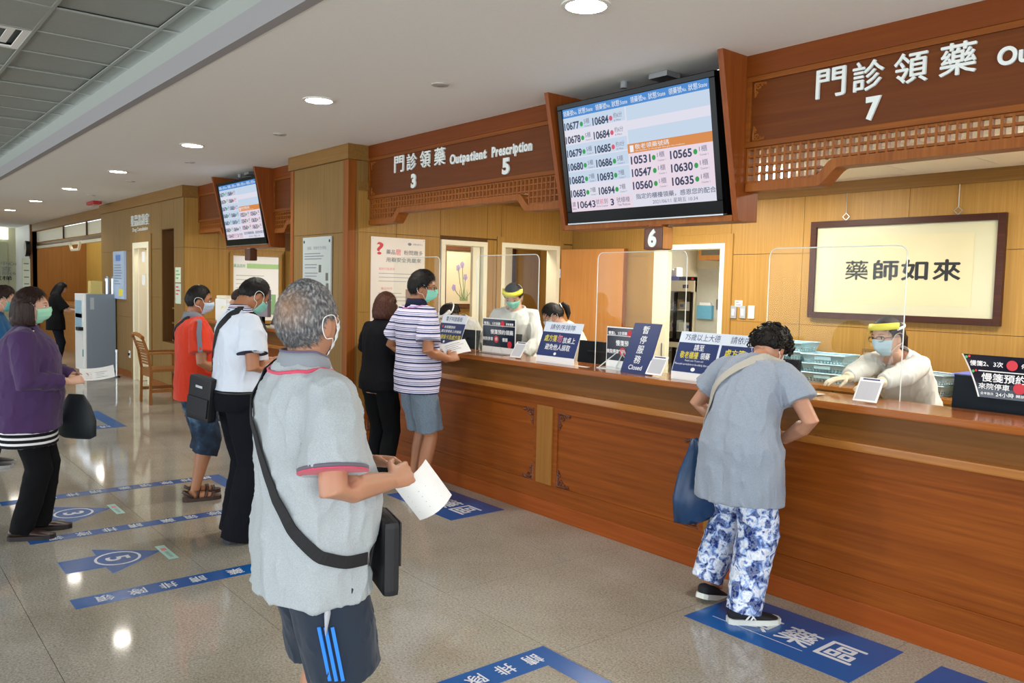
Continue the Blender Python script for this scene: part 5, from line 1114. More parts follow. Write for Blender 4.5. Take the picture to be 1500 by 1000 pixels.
class Person:
    TM = [(.80, .125, .10, 0), (.86, .160, .115, 0), (.94, .166, .118, 0), (1.04, .150, .108, 0), (1.12, .146, .106, 0), (1.24, .160, .112, 0), (1.33, .166, .110, -.005), (1.40, .146, .090, -.012), (1.44, .098, .07, -.014), (1.475, .058, .055, -.008)]
    TF = [(.80, .125, .105, 0), (.86, .168, .118, 0), (.94, .170, .120, 0), (1.04, .145, .102, 0), (1.12, .138, .098, 0), (1.24, .150, .115, .008), (1.33, .152, .108, .002), (1.40, .130, .084, -.01), (1.44, .085, .064, -.012), (1.475, .050, .049, -.006)]
    def __init__(s, label, x, y, face, H, sex='m', lean=0, girth=1., belly=0., head=(0, 0, 0), skin=SK1, voxel=.007, z=0, sway=0, hunch=0, headk=1., shoulder=1., dec=.45):
        s.k = H/1.70; s.t = thing('person', label, 'person', (x, y, z), math.atan2(-face[0], face[1])); s.H = H; s.lean = R(lean); s.g = girth; s.belly = belly
        s.skin = skin; s.vx = voxel; s.rings = s.TM if sex == 'm' else s.TF; s.sex = sex; s.sway = R(sway); s.hunch = R(hunch); s.dec = dec; s.sh = shoulder
        c = Vector((0, 0, .90)); s.sp = [(.90, c.copy(), 0)]; zz = .90
        while zz < 1.60:
            zz += .01; q = min(1, (zz-.90)/.26); th = s.lean*q*q*(3-2*q)+s.hunch*max(0, min(1, (zz-1.15)/.3)); c = c+Vector((math.sin(s.sway)*q, math.sin(th), math.cos(th)))*.01; s.sp.append((zz, c.copy(), th))
        piv, th = s.at(1.485); s.Rh = Matrix.Rotation(R(-head[1]), 4, 'Z') @ Matrix.Rotation(R(-head[0]), 4, 'X') @ Matrix.Rotation(R(head[2]), 4, 'Y')
        s.hc = Vector(piv)*s.k+s.Rh.to_3x3() @ Vector((0, .028, .088))*s.k; s.MH = Matrix.Translation(s.hc) @ s.Rh @ Matrix.Scale(s.k*headk, 4)
        w = (.178 if sex == 'm' else .158)*shoulder*(1+(girth-1)*.5); s.S = {}
        for q in (-1, 1): p, th = s.at(1.385); s.S[q] = (Vector(p)+Vector((q*w, -.008*math.cos(th), .008*math.sin(th))))*s.k
        s.arm = {}; s.leg = {}; s.flesh = G(); s.bare = False; s.bvh = None
    def at(s, z):
        if z <= .90: return Vector((0, 0, z)), 0
        i = min(len(s.sp)-1, max(0, int(round((z-.90)*100)))); return s.sp[i][1], s.sp[i][2]
    def ring(s, z, w, d, yo, n=28, pw=2.4):
        c, th = s.at(z); v = Vector((0, math.cos(th), -math.sin(th))); P = []
        for k in range(n):
            a = 2*PI*k/n; cx, sy = math.cos(a), math.sin(a); e = 2/pw
            X = math.copysign(abs(cx)**e, cx)*w; Yy = math.copysign(abs(sy)**e, sy)*d; P.append((Vector(c)+Vector((X, 0, 0))+v*(Yy+yo))*s.k)
        return P
    def prof(s, z):
        r = s.rings
        for a, b in zip(r, r[1:]):
            if z <= b[0]:
                t = max(0, (z-a[0])/(b[0]-a[0])); q = [a[i]+(b[i]-a[i])*t for i in range(4)]; break
        else: q = list(r[-1])
        up = max(0, min(1, (1.44-z)/.12)); gg = 1+(s.g-1)*up; bl = s.belly*math.exp(-((z-1.05)/.16)**2)
        return q[1]*gg+bl*.4, q[2]*gg+bl*.6, q[3]+bl*.5
    def set_arm(s, q, wrist, pole, hand=None, normal=(0, 0, -1), curl=.5, thumb=.5):
        wr = Vector(wrist); e, w = ik(s.S[q], wr, .285*s.k, .25*s.k, pole); d = Vector(hand) if hand else (w-e)
        s.arm[q] = (e, w); hand_geo(s.flesh, w, d, normal, (-q, 0, .3), curl, s.k*(1 if s.sex == 'm' else .92), thumb); return s
    def set_leg(s, q, foot, yaw=0, lift=0, knee=(0, 1, 0)):
        hip = Vector((q*.088, 0, .88))*s.k; an = Vector((foot[0], foot[1], .085*s.k+lift)); k_, a = ik(hip, an, .41*s.k, .405*s.k, knee); s.leg[q] = (hip, k_, a, R(yaw), lift); return s
    def body(s, armk=1., legk=1.):
        g = s.flesh; k = s.k
        g.loft([s.ring(z, *[(v*.94 if i < 2 else v) for i, v in enumerate(s.prof(z))]) for z in (.82, .88, .94, 1.0, 1.06, 1.12, 1.18, 1.24, 1.30, 1.35, 1.40, 1.44)])
        p0, p1 = Vector(s.at(1.38)[0])*k, Vector(s.at(1.485)[0])*k; nk = .058 if s.sex == 'm' else .048; g.tube([p0, p1, s.hc+s.Rh.to_3x3() @ Vector((0, -.018, -.035))*k], [nk*1.25*k, nk*k, nk*.98*k], 16)
        h = head_geo().xf(s.MH); g.add(h.v, h.f)
        for q in (-1, 1):
            e, w = s.arm[q]; a = armk; S_ = s.S[q]; g.tube([S_+Vector((-q*.03, 0, .01))*k, S_, S_.lerp(e, .4), e, e.lerp(w, .3), w.lerp(e, .15), w], [.034*k*a, .042*k*a, .045*k*a, .041*k*a, .042*k*a, .030*k*a, .026*k], 14)
            hp, kn, an, yw, lf = s.leg[q]; l = legk; g.tube([hp, hp.lerp(kn, .5), kn, kn.lerp(an, .3), an.lerp(kn, .25), an], [.08*k*l, .072*k*l, .054*k*l, .056*k*l, .04*k*l, .036*k], 14)
            fw = Vector((-math.sin(yw), math.cos(yw), -lf/(.20*k) if lf else 0)).normalized(); g.tube([an-fw*.03*k, an-Vector((0, 0, .045*k)), an+fw*.07*k-Vector((0, 0, .05*k)), an+fw*.15*k-Vector((0, 0, .062*k))], [.02*k, .028*k, .026*k, .018*k] if not s.bare else [.03*k, .035*k, .036*k, .022*k], 10)
        b = link('body', smooth_mesh(g, s.vx, 3, s.dec, 'body'), s.skin, s.t); return b
    def part(s, name, g, m, voxel=None, it=4, wr=None, dec=.6, parent=None): return link(name, smooth_mesh(g, voxel or s.vx*1.15, it, dec, name, wr), m, parent or s.t)
    def solid(s, name, g, m, smooth=True, parent=None): return link(name, g.mesh(name, smooth), m, parent or s.t)
    def shirt(s, m, hem=.80, ease=.018, sleeve=.62, sr=(.072, .082), amp=.006, seed=1, name='shirt', flare=0., top=1.455, cuff=None, open_=0, fz=5):
        g = G(); k = s.k; zs = list(np.arange(hem, top, .04))+[top]; R_ = []
        for z in zs:
            w, d, yo = s.prof(max(z, .86)); f = flare*max(0, (1.1-z)/.3); e = ease*max(.25, min(1, (1.46-z)/.1)); R_.append(s.ring(z, w+e+f, d+e+f*.9, yo))
        g.loft(R_); s.hem = R_[0]
        for q in (-1, 1):
            e, w = s.arm[q]; S_ = s.S[q]; a, b = sr
            if sleeve <= 1:
                en = S_.lerp(e, sleeve); g.tube([S_+Vector((-q*.085, 0, .012))*k, S_+Vector((-q*.02, 0, .004))*k, S_.lerp(e, sleeve*.35), S_.lerp(e, sleeve*.7), en], [a*.70*k, a*.84*k, a*.98*k, (a+b)/2*k, b*k], 20)
            else:
                f2 = sleeve-1; g.tube([S_+Vector((-q*.085, 0, .012))*k, S_+Vector((-q*.015, 0, .004))*k, S_.lerp(e, .5), e, e.lerp(w, .5), e.lerp(w, f2)], [a*.70*k, a*.86*k, a*.90*k, b*k, b*.85*k, b*.62*k], 20)
        o = s.part(name, g, m, wr=wrinkle(amp, seed, fz=fz)); s.bvh = BVHTree.FromPolygons([v.co.copy() for v in o.data.vertices], [tuple(q.vertices) for q in o.data.polygons]); return s
    def sleeve_band(s, q, t0, t1, r, m, name='cuff'):
        e, w = s.arm[q]; S_ = s.S[q]; g = G(); a, b = S_.lerp(e, t0), S_.lerp(e, t1); g.tube([a, a.lerp(b, .1), a.lerp(b, .9), b], [r*s.k*.93, r*s.k, r*s.k, r*s.k*.95], 24); s.solid(name, g, m)
    def collar(s, m, z=1.455, w=.078, h=.04, name='collar', tilt=.012, lean=0.):
        g = G(); c, th = s.at(z); v = Vector((0, math.cos(th), -math.sin(th))); u = Vector((0, math.sin(th), math.cos(th))); n = 30; rows = []
        for (rr, hh) in ((w*1.28, -.018), (w*1.36, -.022), (w*1.10, h*.7), (w*1.02, h), (w*.96, h*.9), (w*1.08, -.01)):
            row = []
            for k in range(n+1):
                a = R(108)+R(324)*k/n   # open at the throat
                row.append((Vector(c)+Vector((math.cos(a)*rr, 0, 0))+v*(math.sin(a)*rr*.86-.006)+u*(hh-(.030*max(0, math.sin(a)) if hh > 0 else .035*max(0, math.sin(a)))))*s.k)
            rows.append(row)
        f = []; m_ = n+1
        for i in range(len(rows)-1):
            for j in range(n): a = i*m_+j; f.append((a, a+1, a+m_+1, a+m_))
        g.add([p for r in rows for p in r], f); return s.solid(name, g, m)
    def collar_line(s, m, z=1.455, w=.106, dz=-.02, r=.0035, name='collar_piping'):
        c, th = s.at(z); v = Vector((0, math.cos(th), -math.sin(th))); u = Vector((0, math.sin(th), math.cos(th))); P = []
        for k in range(25):
            a = R(108)+R(324)*k/24; P.append((Vector(c)+Vector((math.cos(a)*w, 0, 0))+v*(math.sin(a)*w*.86-.006)+u*(dz-.033*max(0, math.sin(a))))*s.k)
        if s.bvh and dz < .03:
            for i in range(len(P)):
                h = s.bvh.find_nearest(P[i])
                if h[0] is not None and (P[i]-h[0]).dot(h[1]) < .004: P[i] = h[0]+h[1]*.004
        g = G(); g.tube(P, r*s.k, 6); return s.solid(name, g, m)
    def trousers(s, m, end=.05, r=(.098, .075, .062), waist=1.0, ease=.008, amp=.007, seed=2, name='trousers', fz=6, half=None):
        g = G(); k = s.k; g.loft([s.ring(z, *(lambda q: (q[0]+ease, q[1]+ease, q[2]))(s.prof(z))) for z in [q for q in (.83, .88, .92, .96) if q < waist]+[waist]])
        for q in (-1, 1):
            hp, kn, an, yw, lf = s.leg[q]
            if half is not None: P = [hp+Vector((-q*.012, 0, .02))*k, hp.lerp(kn, .5*half), hp.lerp(kn, half) if half <= 1 else kn.lerp(an, half-1)]; P = P if half <= 1 else [P[0], hp.lerp(kn, .5), kn, P[2]]; rr = [r[0]*k]*1+[(r[0]*.55+r[1]*.45)*k]+([r[1]*k]*1 if half <= 1 else [r[1]*k, r[2]*k])
            else:
                bt = an.lerp(kn, -(.085-end)/.405 if end < .085 else (end-.085)/.405); P = [hp+Vector((-q*.012, 0, .02))*k, hp.lerp(kn, .5), kn, kn.lerp(an, .5), bt]; rr = [r[0]*k, (r[0]+r[1])/2*k, r[1]*k, (r[1]+r[2])/2*k, r[2]*k]
            g.tube(P, rr, 20)
        s.part(name, g, m, wr=wrinkle(amp, seed, fx=7, fz=fz)); return s
    def shoe(s, q, m, ms, L=.27, w=.048, h=.085, sandal=False, emblem=None):
        hp, kn, an, yw, lf = s.leg[q]; k = s.k; M = Matrix.Translation(Vector((an.x, an.y, 0 if not lf else lf*.10))) @ Matrix.Rotation(yw, 4, 'Z') @ Matrix.Rotation(-math.atan2(lf, .20*k)*.85 if lf else 0, 4, 'X')
        def sec(y, ww, z0, z1, n=16): return [Vector((math.cos(2*PI*j/n)*ww*k, y*k, ((z0+z1)/2+(z1-z0)/2*math.copysign(abs(math.sin(2*PI*j/n))**.75, math.sin(2*PI*j/n)))*k)) for j in range(n)]
        b = G(); b.loft([sec(-.085, w*.45, .03, h*.8), sec(-.07, w*.74, .022, h), sec(-.03, w*.84, .02, h*1.02), sec(.02, w*.90, .02, h*.92), sec(.08, w, .02, h*.72), sec(.13, w*1.0, .02, h*.56), sec(.165, w*.82, .02, h*.44), sec(.188, w*.42, .022, h*.34)])
        so = G(); so.loft([[(Vector((x_*w*k, y*k, zz*k))) for x_, y in ((.5, -.09), (.85, -.07), (.95, 0), (1.08, .08), (1.08, .13), (.85, .175), (.4, .198), (-.4, .198), (-.85, .175), (-1.08, .13), (-1.08, .08), (-.95, 0), (-.85, -.07), (-.5, -.09))] for zz in (.001, .03)])
        so.xf(M)
        if sandal:
            o = s.solid('sandal', so, m, False)
            for y0, z0 in ((.02, .085), (.08, .068), (.13, .052)):
                st = G(); st.tube([Vector((-w*1.02*k, (y0-.01)*k, .025*k)), Vector((-w*.75*k, y0*k, z0*.86*k)), Vector((0, (y0+.01)*k, z0*1.08*k)), Vector((w*.75*k, y0*k, z0*.86*k)), Vector((w*1.02*k, (y0-.01)*k, .025*k))], .013*k, 8, flat=(1, .35)); st.xf(M); s.solid('strap', st, m, True, o)
            st = G(); st.tube([Vector((-w*.9*k, -.02*k, .03*k)), Vector((-w*.7*k, -.075*k, .07*k)), Vector((0, -.092*k, .08*k)), Vector((w*.7*k, -.075*k, .07*k)), Vector((w*.9*k, -.02*k, .03*k))], .012*k, 8, flat=(.35, 1)); st.xf(M); s.solid('strap', st, m, True, o)
            return
        b.xf(M); o = s.solid('shoe', b, m); s.solid('sole', so, ms, False, o)
        if emblem:
            e = G(); n_ = 1 if q > 0 else -1
            for a, c in (((-.005, .03), (.025, .062)), ((.025, .062), (.05, .03)), ((.022, .03), (.04, .052))): e.tube([Vector((n_*w*.99*k, a[0]*k, a[1]*k)), Vector((n_*w*.90*k, c[0]*k, c[1]*k))], .005*k, 6)
            e.xf(M); s.solid('emblem', e, emblem, True, o)
    def hair(s, g, m): g.xf(s.MH); return s.solid('hair', g, m)
    def mask(s, col, loops=True):
        m = mat('mask_'+col, col, .85, var=.03, bump=.1, bs=400, spec=.2); g = G(); rows = []
        for i in range(13):
            row = []
            for j in range(21):
                el = -1.0+.93*i/12+.10*math.exp(-((j-10)/3.2)**2)*i/12; az = -1.12+2.24*j/20; p = head_pt(sph(az, el), False); nr = Vector((p.x/.0745, p.y/.097, p.z/.117)).normalized()
                up = max(0, 1-((i-8)/6)**2); row.append(p+nr*(.005+.0016*math.sin(i*2.1))+Vector((0, .020*math.exp(-(az/.38)**2)*up, 0)))
            rows.append(row)
        n = 21; v = [p for r in rows for p in r]; v2 = [p-Vector((p.x, p.y, 0)).normalized()*.0025 for p in v]; K = len(v); f = []
        for i in range(12):
            for j in range(20): a = i*n+j; f += [(a, a+1, a+n+1, a+n), (K+a, K+a+n, K+a+n+1, K+a+1)]
        for j in range(20): f += [(j, K+j, K+j+1, j+1), (12*n+j, 12*n+j+1, K+12*n+j+1, K+12*n+j)]
        for i in range(12): f += [(i*n, i*n+n, K+i*n+n, K+i*n), (i*n+20, K+i*n+20, K+i*n+n+20, i*n+n+20)]
        g.add(v+v2, f).xf(s.MH); o = s.solid('mask', g, m)
        for q in (-1, 1):
            a = rows[11][20 if q > 0 else 0]; b = rows[3][20 if q > 0 else 0]
            P = [a, Vector((q*.083, .02, .022)), Vector((q*.084, -.02, .026)), Vector((q*.0835, -.034, .0)), Vector((q*.080, -.022, -.034)), Vector((q*.076, .01, -.045)), b]
            l = G(); l.tube(crom(P), .0015, 6).xf(s.MH); s.solid('ear_loop', l, M_wht, True, o)
        return s
    def eyes(s, brow=HB):
        for q in (-1, 1):
            e = G(); e.ell((q*.033, .0775, .006), (.0125, .010, .0075), 12, 8).xf(s.MH); o = s.solid('eye', e, mat('eye_white', 'E6DED6', .2, var=0)); i = G(); i.ell((q*.034, .0855, .0055), (.0055, .0028, .0058), 10, 6).xf(s.MH); s.solid('iris', i, mat('iris_dark', '1A0E0A', .15, var=0), True, o)
            b = G(); b.tube([(q*.014, .093, .026), (q*.033, .088, .031), (q*.052, .074, .026)], [.002, .003, .0015], 6, flat=(1, .6)).xf(s.MH); s.solid('eyebrow', b, brow)
            l = G(); l.tube([(q*.019, .089, .008), (q*.033, .0885, .0135), (q*.048, .078, .009)], .0014, 5).xf(s.MH); s.solid('eyelid', l, brow)
        return s
    def glasses(s, m):
        g = G()
        for q in (-1, 1):
            g.tube([Vector((q*.034+.024*math.cos(a), .106-.012*abs(q*.034+.024*math.cos(a))/.05, .002+.017*math.copysign(abs(math.sin(a))**.7, math.sin(a)))) for a in [2*PI*k/18 for k in range(19)]], .0018, 6)
            g.tube([(q*.057, .094, .006), (q*.074, .06, .008), (q*.080, .0, .006), (q*.079, -.012, -.006)], .0019, 6)
        g.tube([(-.011, .106, .006), (0, .110, .009), (.011, .106, .006)], .0018, 6); g.xf(s.MH); s.solid('glasses', g, m); return s
    def visor(s, band_col, tall=.30, chin=.2):
        m = mat('visor_'+band_col, band_col, .5, var=.02); n = 28
        def arc(r, z, a0=-1.45, a1=1.45, dy=0): return [Vector((math.sin(a0+(a1-a0)*k/n)*(.085+r), math.cos(a0+(a1-a0)*k/n)*(.098+r)+dy, z)) for k in range(n+1)]
        g = G(); rows = [arc(-.004, .056), arc(.016, .054, dy=.0), arc(.014, .090, dy=-.010), arc(-.014, .092)]; f = []; mm = n+1
        for i in range(4):
            for j in range(n): a = i*mm+j; b = ((i+1) % 4)*mm+j; f.append((a, a+1, b+1, b))
        f += [(0, mm, 2*mm, 3*mm), (n, 3*mm+n, 2*mm+n, mm+n)]
        g.add([p for r in rows for p in r], f).xf(s.MH); o = s.solid('visor_band', g, m)
        g = G(); rows = [arc(.019, .084, -1.35, 1.35, -.006), arc(.030, .0, -1.35, 1.35, .010), arc(.040, -.15, -1.3, 1.3, .024)]; f = []
        for i in range(2):
            for j in range(n): a = i*mm+j; f.append((a, a+mm, a+mm+1, a+1))
        g.add([p for r in rows for p in r], f).xf(s.MH); s.solid('visor_screen', g, M_vis, True, o)
        g = G(); P = [Vector((math.sin(a)*.088, math.cos(a)*.106-.004, .055+.02*(-math.cos(a)))) for a in [1.4+(2*PI-2.8)*k/16 for k in range(17)]]; g.tube(P, .009, 6, flat=(.3, 1)).xf(s.MH); s.solid('head_strap', g, M_wht, True, o); return s
M_vis = glassmat('visor_film', (.97, .98, .97), .06)
def band_strip(parent, pts, w, th, m, name='strap', nrm=None):
    """flat webbing through pts; nrm: list of surface normals"""
    pts = [Vector(p) for p in pts]; g = G(); rings = []
    for i, p in enumerate(pts):
        t = (pts[min(i+1, len(pts)-1)]-pts[max(i-1, 0)]).normalized(); n = Vector(nrm[i]).normalized(); s = t.cross(n).normalized()
        rings.append([p-s*w/2-n*th/2, p+s*w/2-n*th/2, p+s*w/2+n*th/2, p-s*w/2+n*th/2])
    g.loft(rings); return g.build(name, m, parent, smooth=False)
def surf(s, z, deg, off=.02):
    w, d, yo = s.prof(max(z, .86)); w += off; d += off; a = R(deg); c, th = s.at(z); v = Vector((0, math.cos(th), -math.sin(th))); e = 2/2.4
    cx, sy = math.cos(a), math.sin(a); X = math.copysign(abs(cx)**e, cx)*w; Yy = math.copysign(abs(sy)**e, sy)*d
    return (Vector(c)+Vector((X, 0, 0))+v*(Yy+yo))*s.k, (Vector((cx/w, 0, 0))+v*(sy/d)).normalized()
def worn(name, label, cat, p, anchor=None):
    t = thing(name, label, cat, p.t.location, p.t.rotation_euler.z); return t
def strap_on(t, p, path, w, m, off=.024):
    """path: list of (z, deg[, off])"""
    P = []; N = []
    for i in range(len(path)-1):
        for k in range(6):
            f = k/6; z = path[i][0]*(1-f)+path[i+1][0]*f; a = path[i][1]*(1-f)+path[i+1][1]*f; q, n = surf(p, z, a, off); P.append(q); N.append(n)
    q, n = surf(p, path[-1][0], path[-1][1], off); P.append(q); N.append(n)
    for i in range(len(P)):
        if path[min(len(path)-1, i//6)][2:] == (0,): continue
        h = p.bvh.ray_cast(P[i]+N[i]*.2, -N[i], .32) if p.bvh else (None,)
        if h[0] is not None: P[i] = h[0]+N[i]*.007
    P = [P[0]]+[(P[i-1]+P[i]*2+P[i+1])/4+N[i]*.001 for i in range(1, len(P)-1)]+[P[-1]]
    return band_strip(t, P, w, .004, m, 'strap', N)
def sheet(name, label, c, dirx, diry, w, h, m=None, bend=.01, world=True, cat='paper', n=6):
    """slightly bowed sheet of paper at world point c"""
    t = thing(name, label, cat, c); X = Vector(dirx).normalized(); Y = Vector(diry); Y = (Y-X*Y.dot(X)).normalized(); N = X.cross(Y); g = G(); v = []
    for off in (0, .0007):
        for i in range(n+1):
            for j in range(n+1): a, b = i/n-.5, j/n-.5; v.append(X*a*w+Y*b*h+N*(bend*(1-4*a*a)-bend*.8*b+off))
    f = []; q = (n+1)**2
    for i in range(n):
        for j in range(n): k = i*(n+1)+j; f += [(k, k+n+1, k+n+2, k+1), (q+k, q+k+1, q+k+n+2, q+k+n+1)]
    g.add(v, f).build('sheet', m or M_wht, t, smooth=True)
    r = random.Random(len(label))
    for k in range(4):
        g = G(); b = .3-.14*k; x1 = r.uniform(.1, .38); P = [X*a*w+Y*b*h+N*(bend*(1-4*a*a)-bend*.8*b+.0016) for a in (-.38, -.1, x1)]; g.tube(P, .0016, 4); g.build('print', M_grayp, t)
    return t
M_nyl = mat('black_nylon', '14151A', .6, var=.1, vs=80, bump=.2, bs=500); M_strap = mat('black_webbing', '16161A', .75, bump=.2, bs=700)
T_gray = heather('shirt_grey_blue', 'A0A8AC', 'B4BABE', 300); T_gray2 = heather('shirt_blue_grey', '808A98', '969FAC', 320)
# ---------------------------------------------------------------- grey polo man in the foreground
p = Person('man in pale grey polo and navy shorts seen from behind in the foreground', -2.30, 1.105, (.04, 1), 1.63, lean=-2, girth=1.13, belly=.05, head=(-12, -24, 0), voxel=.005, shoulder=1.06, dec=.5, headk=1.09)
p.set_leg(-1, (-.11, .02), 8).set_leg(1, (.12, -.02), -8)
p.set_arm(1, (.20, .17, 1.055), (.5, -.9, -.5), (-.35, .9, .12), (-.8, -.3, -.5), .55); p.set_arm(-1, (-.10, .26, 1.05), (-.6, -.8, -.6), (.7, .7, .0), (.6, 0, -.6), .5)
p.body(1.06, 1.0)
p.shirt(T_gray, .735, .022, .78, (.086, .096), .013, 3, 'polo_shirt', .012); T_col = fab('collar_grey', '8C9299'); T_pk = fab('coral_piping', 'D8506A')
p.collar(T_col, 1.45, .082, .052); p.collar_line(T_pk, 1.45, .119, -.014, .0055); p.collar_line(fab('mauve_edge', '6A6078'), 1.45, .083, .050, .004, 'collar_edge')
for q in (-1, 1): p.sleeve_band(q, .75, .79, .103, fab('dark_cuff', '6A6470')); p.sleeve_band(q, .79, .806, .103, T_pk)
p.trousers(fab('navy_shorts', '2B3442'), r=(.122, .118, .112), waist=.89, amp=.008, seed=5, name='shorts', half=1.0, ease=.0)
for k in range(3):
    hp, kn, an, yw, lf = p.leg[1]; P = []; N = []
    for f in np.linspace(.50, .93, 8): c = hp.lerp(kn, float(f)); a = R(-44+k*9); P.append(c+Vector((math.cos(a), math.sin(a), 0))*(.131*p.k-.006*f)); N.append(Vector((math.cos(a), math.sin(a), 0)))
    band_strip(p.t, P, .010, .006, mat('bright_blue_stripe', '2E86E6', .7), 'side_stripe', N)
hp, kn, an, yw, lf = p.leg[1]; c = hp.lerp(kn, .40)+Vector((.112, -.062, 0))*p.k; g = G(); g.tube([c+Vector((0, 0, .05)), c, c-Vector((0, .005, .06))], [.012, .016, .003], 8, flat=(.5, 1)); p.solid('pocket_lining', g, mat('pocket_cloth', 'B8BCC4', .8))
def gray_thick(az, el): return .006+.006*max(0, math.sin(max(0, el)))*(1-.75*math.exp(-((el-1.05)/.35)**2)*(1 if abs(az) > 2 else .0))
HG = hairmat('hair_grey', '2C2E33', 'A7A4A0', (150, 150, 40), .55)
def grayhair():
    """grey hair with a thin brown crown"""
    m, nt, b = _new('hair_grey_crown'); N = nt.nodes; Lk = nt.links; tc = N.new('ShaderNodeTexCoord'); mp = N.new('ShaderNodeMapping'); mp.inputs['Scale'].default_value = (130, 130, 60); Lk.new(tc.outputs['Object'], mp.inputs[0])
    n = N.new('ShaderNodeTexNoise'); n.inputs['Scale'].default_value = 1; n.inputs['Detail'].default_value = 4; Lk.new(mp.outputs[0], n.inputs['Vector']); r = ramp(nt, [(.3, '35373C'), (.5, '6A6A6C'), (.72, 'B4B0AC')]); Lk.new(n.outputs[0], r.inputs[0])
    c = p.MH @ Vector((.01, -.075, .062)); d = N.new('ShaderNodeVectorMath'); d.operation = 'DISTANCE'; d.inputs[1].default_value = c; Lk.new(tc.outputs['Object'], d.inputs[0]); r2 = ramp(nt, [(.0, 'FFFFFF'), (.028, 'C0C0C0'), (.075, '000000')]); Lk.new(d.outputs['Value'], r2.inputs[0])
    c2 = p.MH @ Vector((0, -.07, -.06)); d2 = N.new('ShaderNodeVectorMath'); d2.operation = 'DISTANCE'; d2.inputs[1].default_value = c2; Lk.new(tc.outputs['Object'], d2.inputs[0]); r3 = ramp(nt, [(.03, '9A9A9A'), (.11, '000000')]); Lk.new(d2.outputs['Value'], r3.inputs[0])
    mx = N.new('ShaderNodeMix'); mx.data_type = 'RGBA'; Lk.new(r2.outputs[0], mx.inputs[0]); Lk.new(r.outputs[0], mx.inputs[6]); mx.inputs[7].default_value = lin('9C7658'); m2 = N.new('ShaderNodeMix'); m2.data_type = 'RGBA'; Lk.new(r3.outputs[0], m2.inputs[0]); Lk.new(mx.outputs[2], m2.inputs[6]); m2.inputs[7].default_value = lin('1E1F24')
    Lk.new(m2.outputs[2], b.inputs['Base Color']); b.inputs['Roughness'].default_value = .6; bp = N.new('ShaderNodeBump'); bp.inputs['Strength'].default_value = .5; bp.inputs['Distance'].default_value = .003; Lk.new(n.outputs[0], bp.inputs['Height']); Lk.new(bp.outputs[0], b.inputs['Normal']); return m
p.hair(hair_geo(male_line(.80, .06, -.50, .5), gray_thick, 11, .0025, 5200, .020, .22, .0006, (.05, -.62, .75)), grayhair()); p.mask('E8EEF2'); p.eyes(HG)
for q in (-1, 1): p.shoe(q, mat('dark_shoe', '26282C', .6), mat('grey_sole', '9A9C9E', .6))
t = worn('shoulder_bag', 'black shoulder bag and strap across the grey polo man', 'bag', p)
strap_on(t, p, [(1.452, 165, .022), (1.445, 200, .026), (1.41, 230, .034), (1.30, 252, .040), (1.18, 272, .040), (1.06, 292, .042), (.97, 314, .046), (.91, 338, .052), (.875, 362, .056), (.87, 384, .056)], .036, M_strap)
strap_on(t, p, [(1.455, 150, .012), (1.40, 125, .03), (1.2, 95, .04), (.95, 60, .05), (.82, 48, .056)], .036, M_strap)
q0, n0 = surf(p, .86, 18, .10); g = G(); M_ = Matrix.Translation(Vector((.115, .195, .79))) @ Matrix.Rotation(R(-14), 4, 'Z'); g.box(-.10, .10, -.025, .025, -.09, .14, .02).xf(M_); g.build('pouch', M_nyl, t); g = G(); g.box(-.09, .09, .025, .031, .0, .135, .01).xf(M_); g.build('flap', M_nyl, t)
W_ = p.t.matrix_basis; hw = W_ @ Vector((.11, .335, .985)); sheet('prescription_paper', 'white papers held by the grey polo man', hw, (.25, .62, .5), (.1, .62, -.75), .13, .17, bend=-.03)
# ---------------------------------------------------------------- white shirt man
p = Person('man in white polo and black trousers reading his phone', -5.10, 1.95, (.0, 1), 1.70, lean=4, girth=1.04, belly=.03, head=(34, -6, 0), skin=SK3, voxel=.006)
p.set_leg(-1, (-.10, .03), 5).set_leg(1, (.10, -.03), -5); p.set_arm(1, (.15, .22, 1.13), (.5, -.8, -.6), (-.4, .85, .25), (-.5, -.2, .6), .5); p.set_arm(-1, (-.08, .26, 1.12), (-.6, -.5, -.7), (.5, .8, .2), (.4, 0, .7), .5)
p.body(); T_w = fab('white_polo', 'D8E0EC'); p.shirt(T_w, .92, .026, .66, (.08, .092), .011, 8, 'polo_shirt'); p.collar(banded('striped_collar', [(0, 'E4E6F0'), (.18, '26305C'), (.36, 'E4E6F0'), (.5, '8A4A68'), (.62, 'E4E6F0'), (.8, '26305C')], .034), 1.45, .078, .042)
for q in (-1, 1): p.sleeve_band(q, .655, .672, .0935, mat('navy_cuff', '1E2440', .8))
T_bk = fab('black_trousers', '0D0F18', .15); p.trousers(T_bk, .015, (.112, .104, .096), .95, .034, .007, 4); g = G(); g.loft([p.ring(z, *(lambda q: (q[0]+.038, q[1]+.038, q[2]))(p.prof(z))) for z in (.935, .965)]); p.solid('belt', g, mat('belt_black', '101014', .4))
p.hair(hair_geo(male_line(.86, .10, -.42, .62), const_thick(.010, .008), 21, .0025, 1800, .022, .1, .0009, (.0, -.45, .85)), HB); p.mask('8ED0C0'); p.eyes()
for q in (-1, 1): p.shoe(q, mat('navy_shoe', '1C2434', .6), mat('dark_sole', '2A2E36', .6))
t = worn('shoulder_bag', 'black crossbody bag behind the white polo man', 'bag', p); strap_on(t, p, [(1.455, 20, .014), (1.455, -30, .014), (1.42, -62, .022), (1.30, -95, .028), (1.12, -125, .03), (1.0, -150, .04)], .042, M_strap); strap_on(t, p, [(1.455, 20, .014), (1.40, 50, .026), (1.25, 85, .036), (1.08, 130, .04), (1.0, 190, .05)], .042, M_strap)
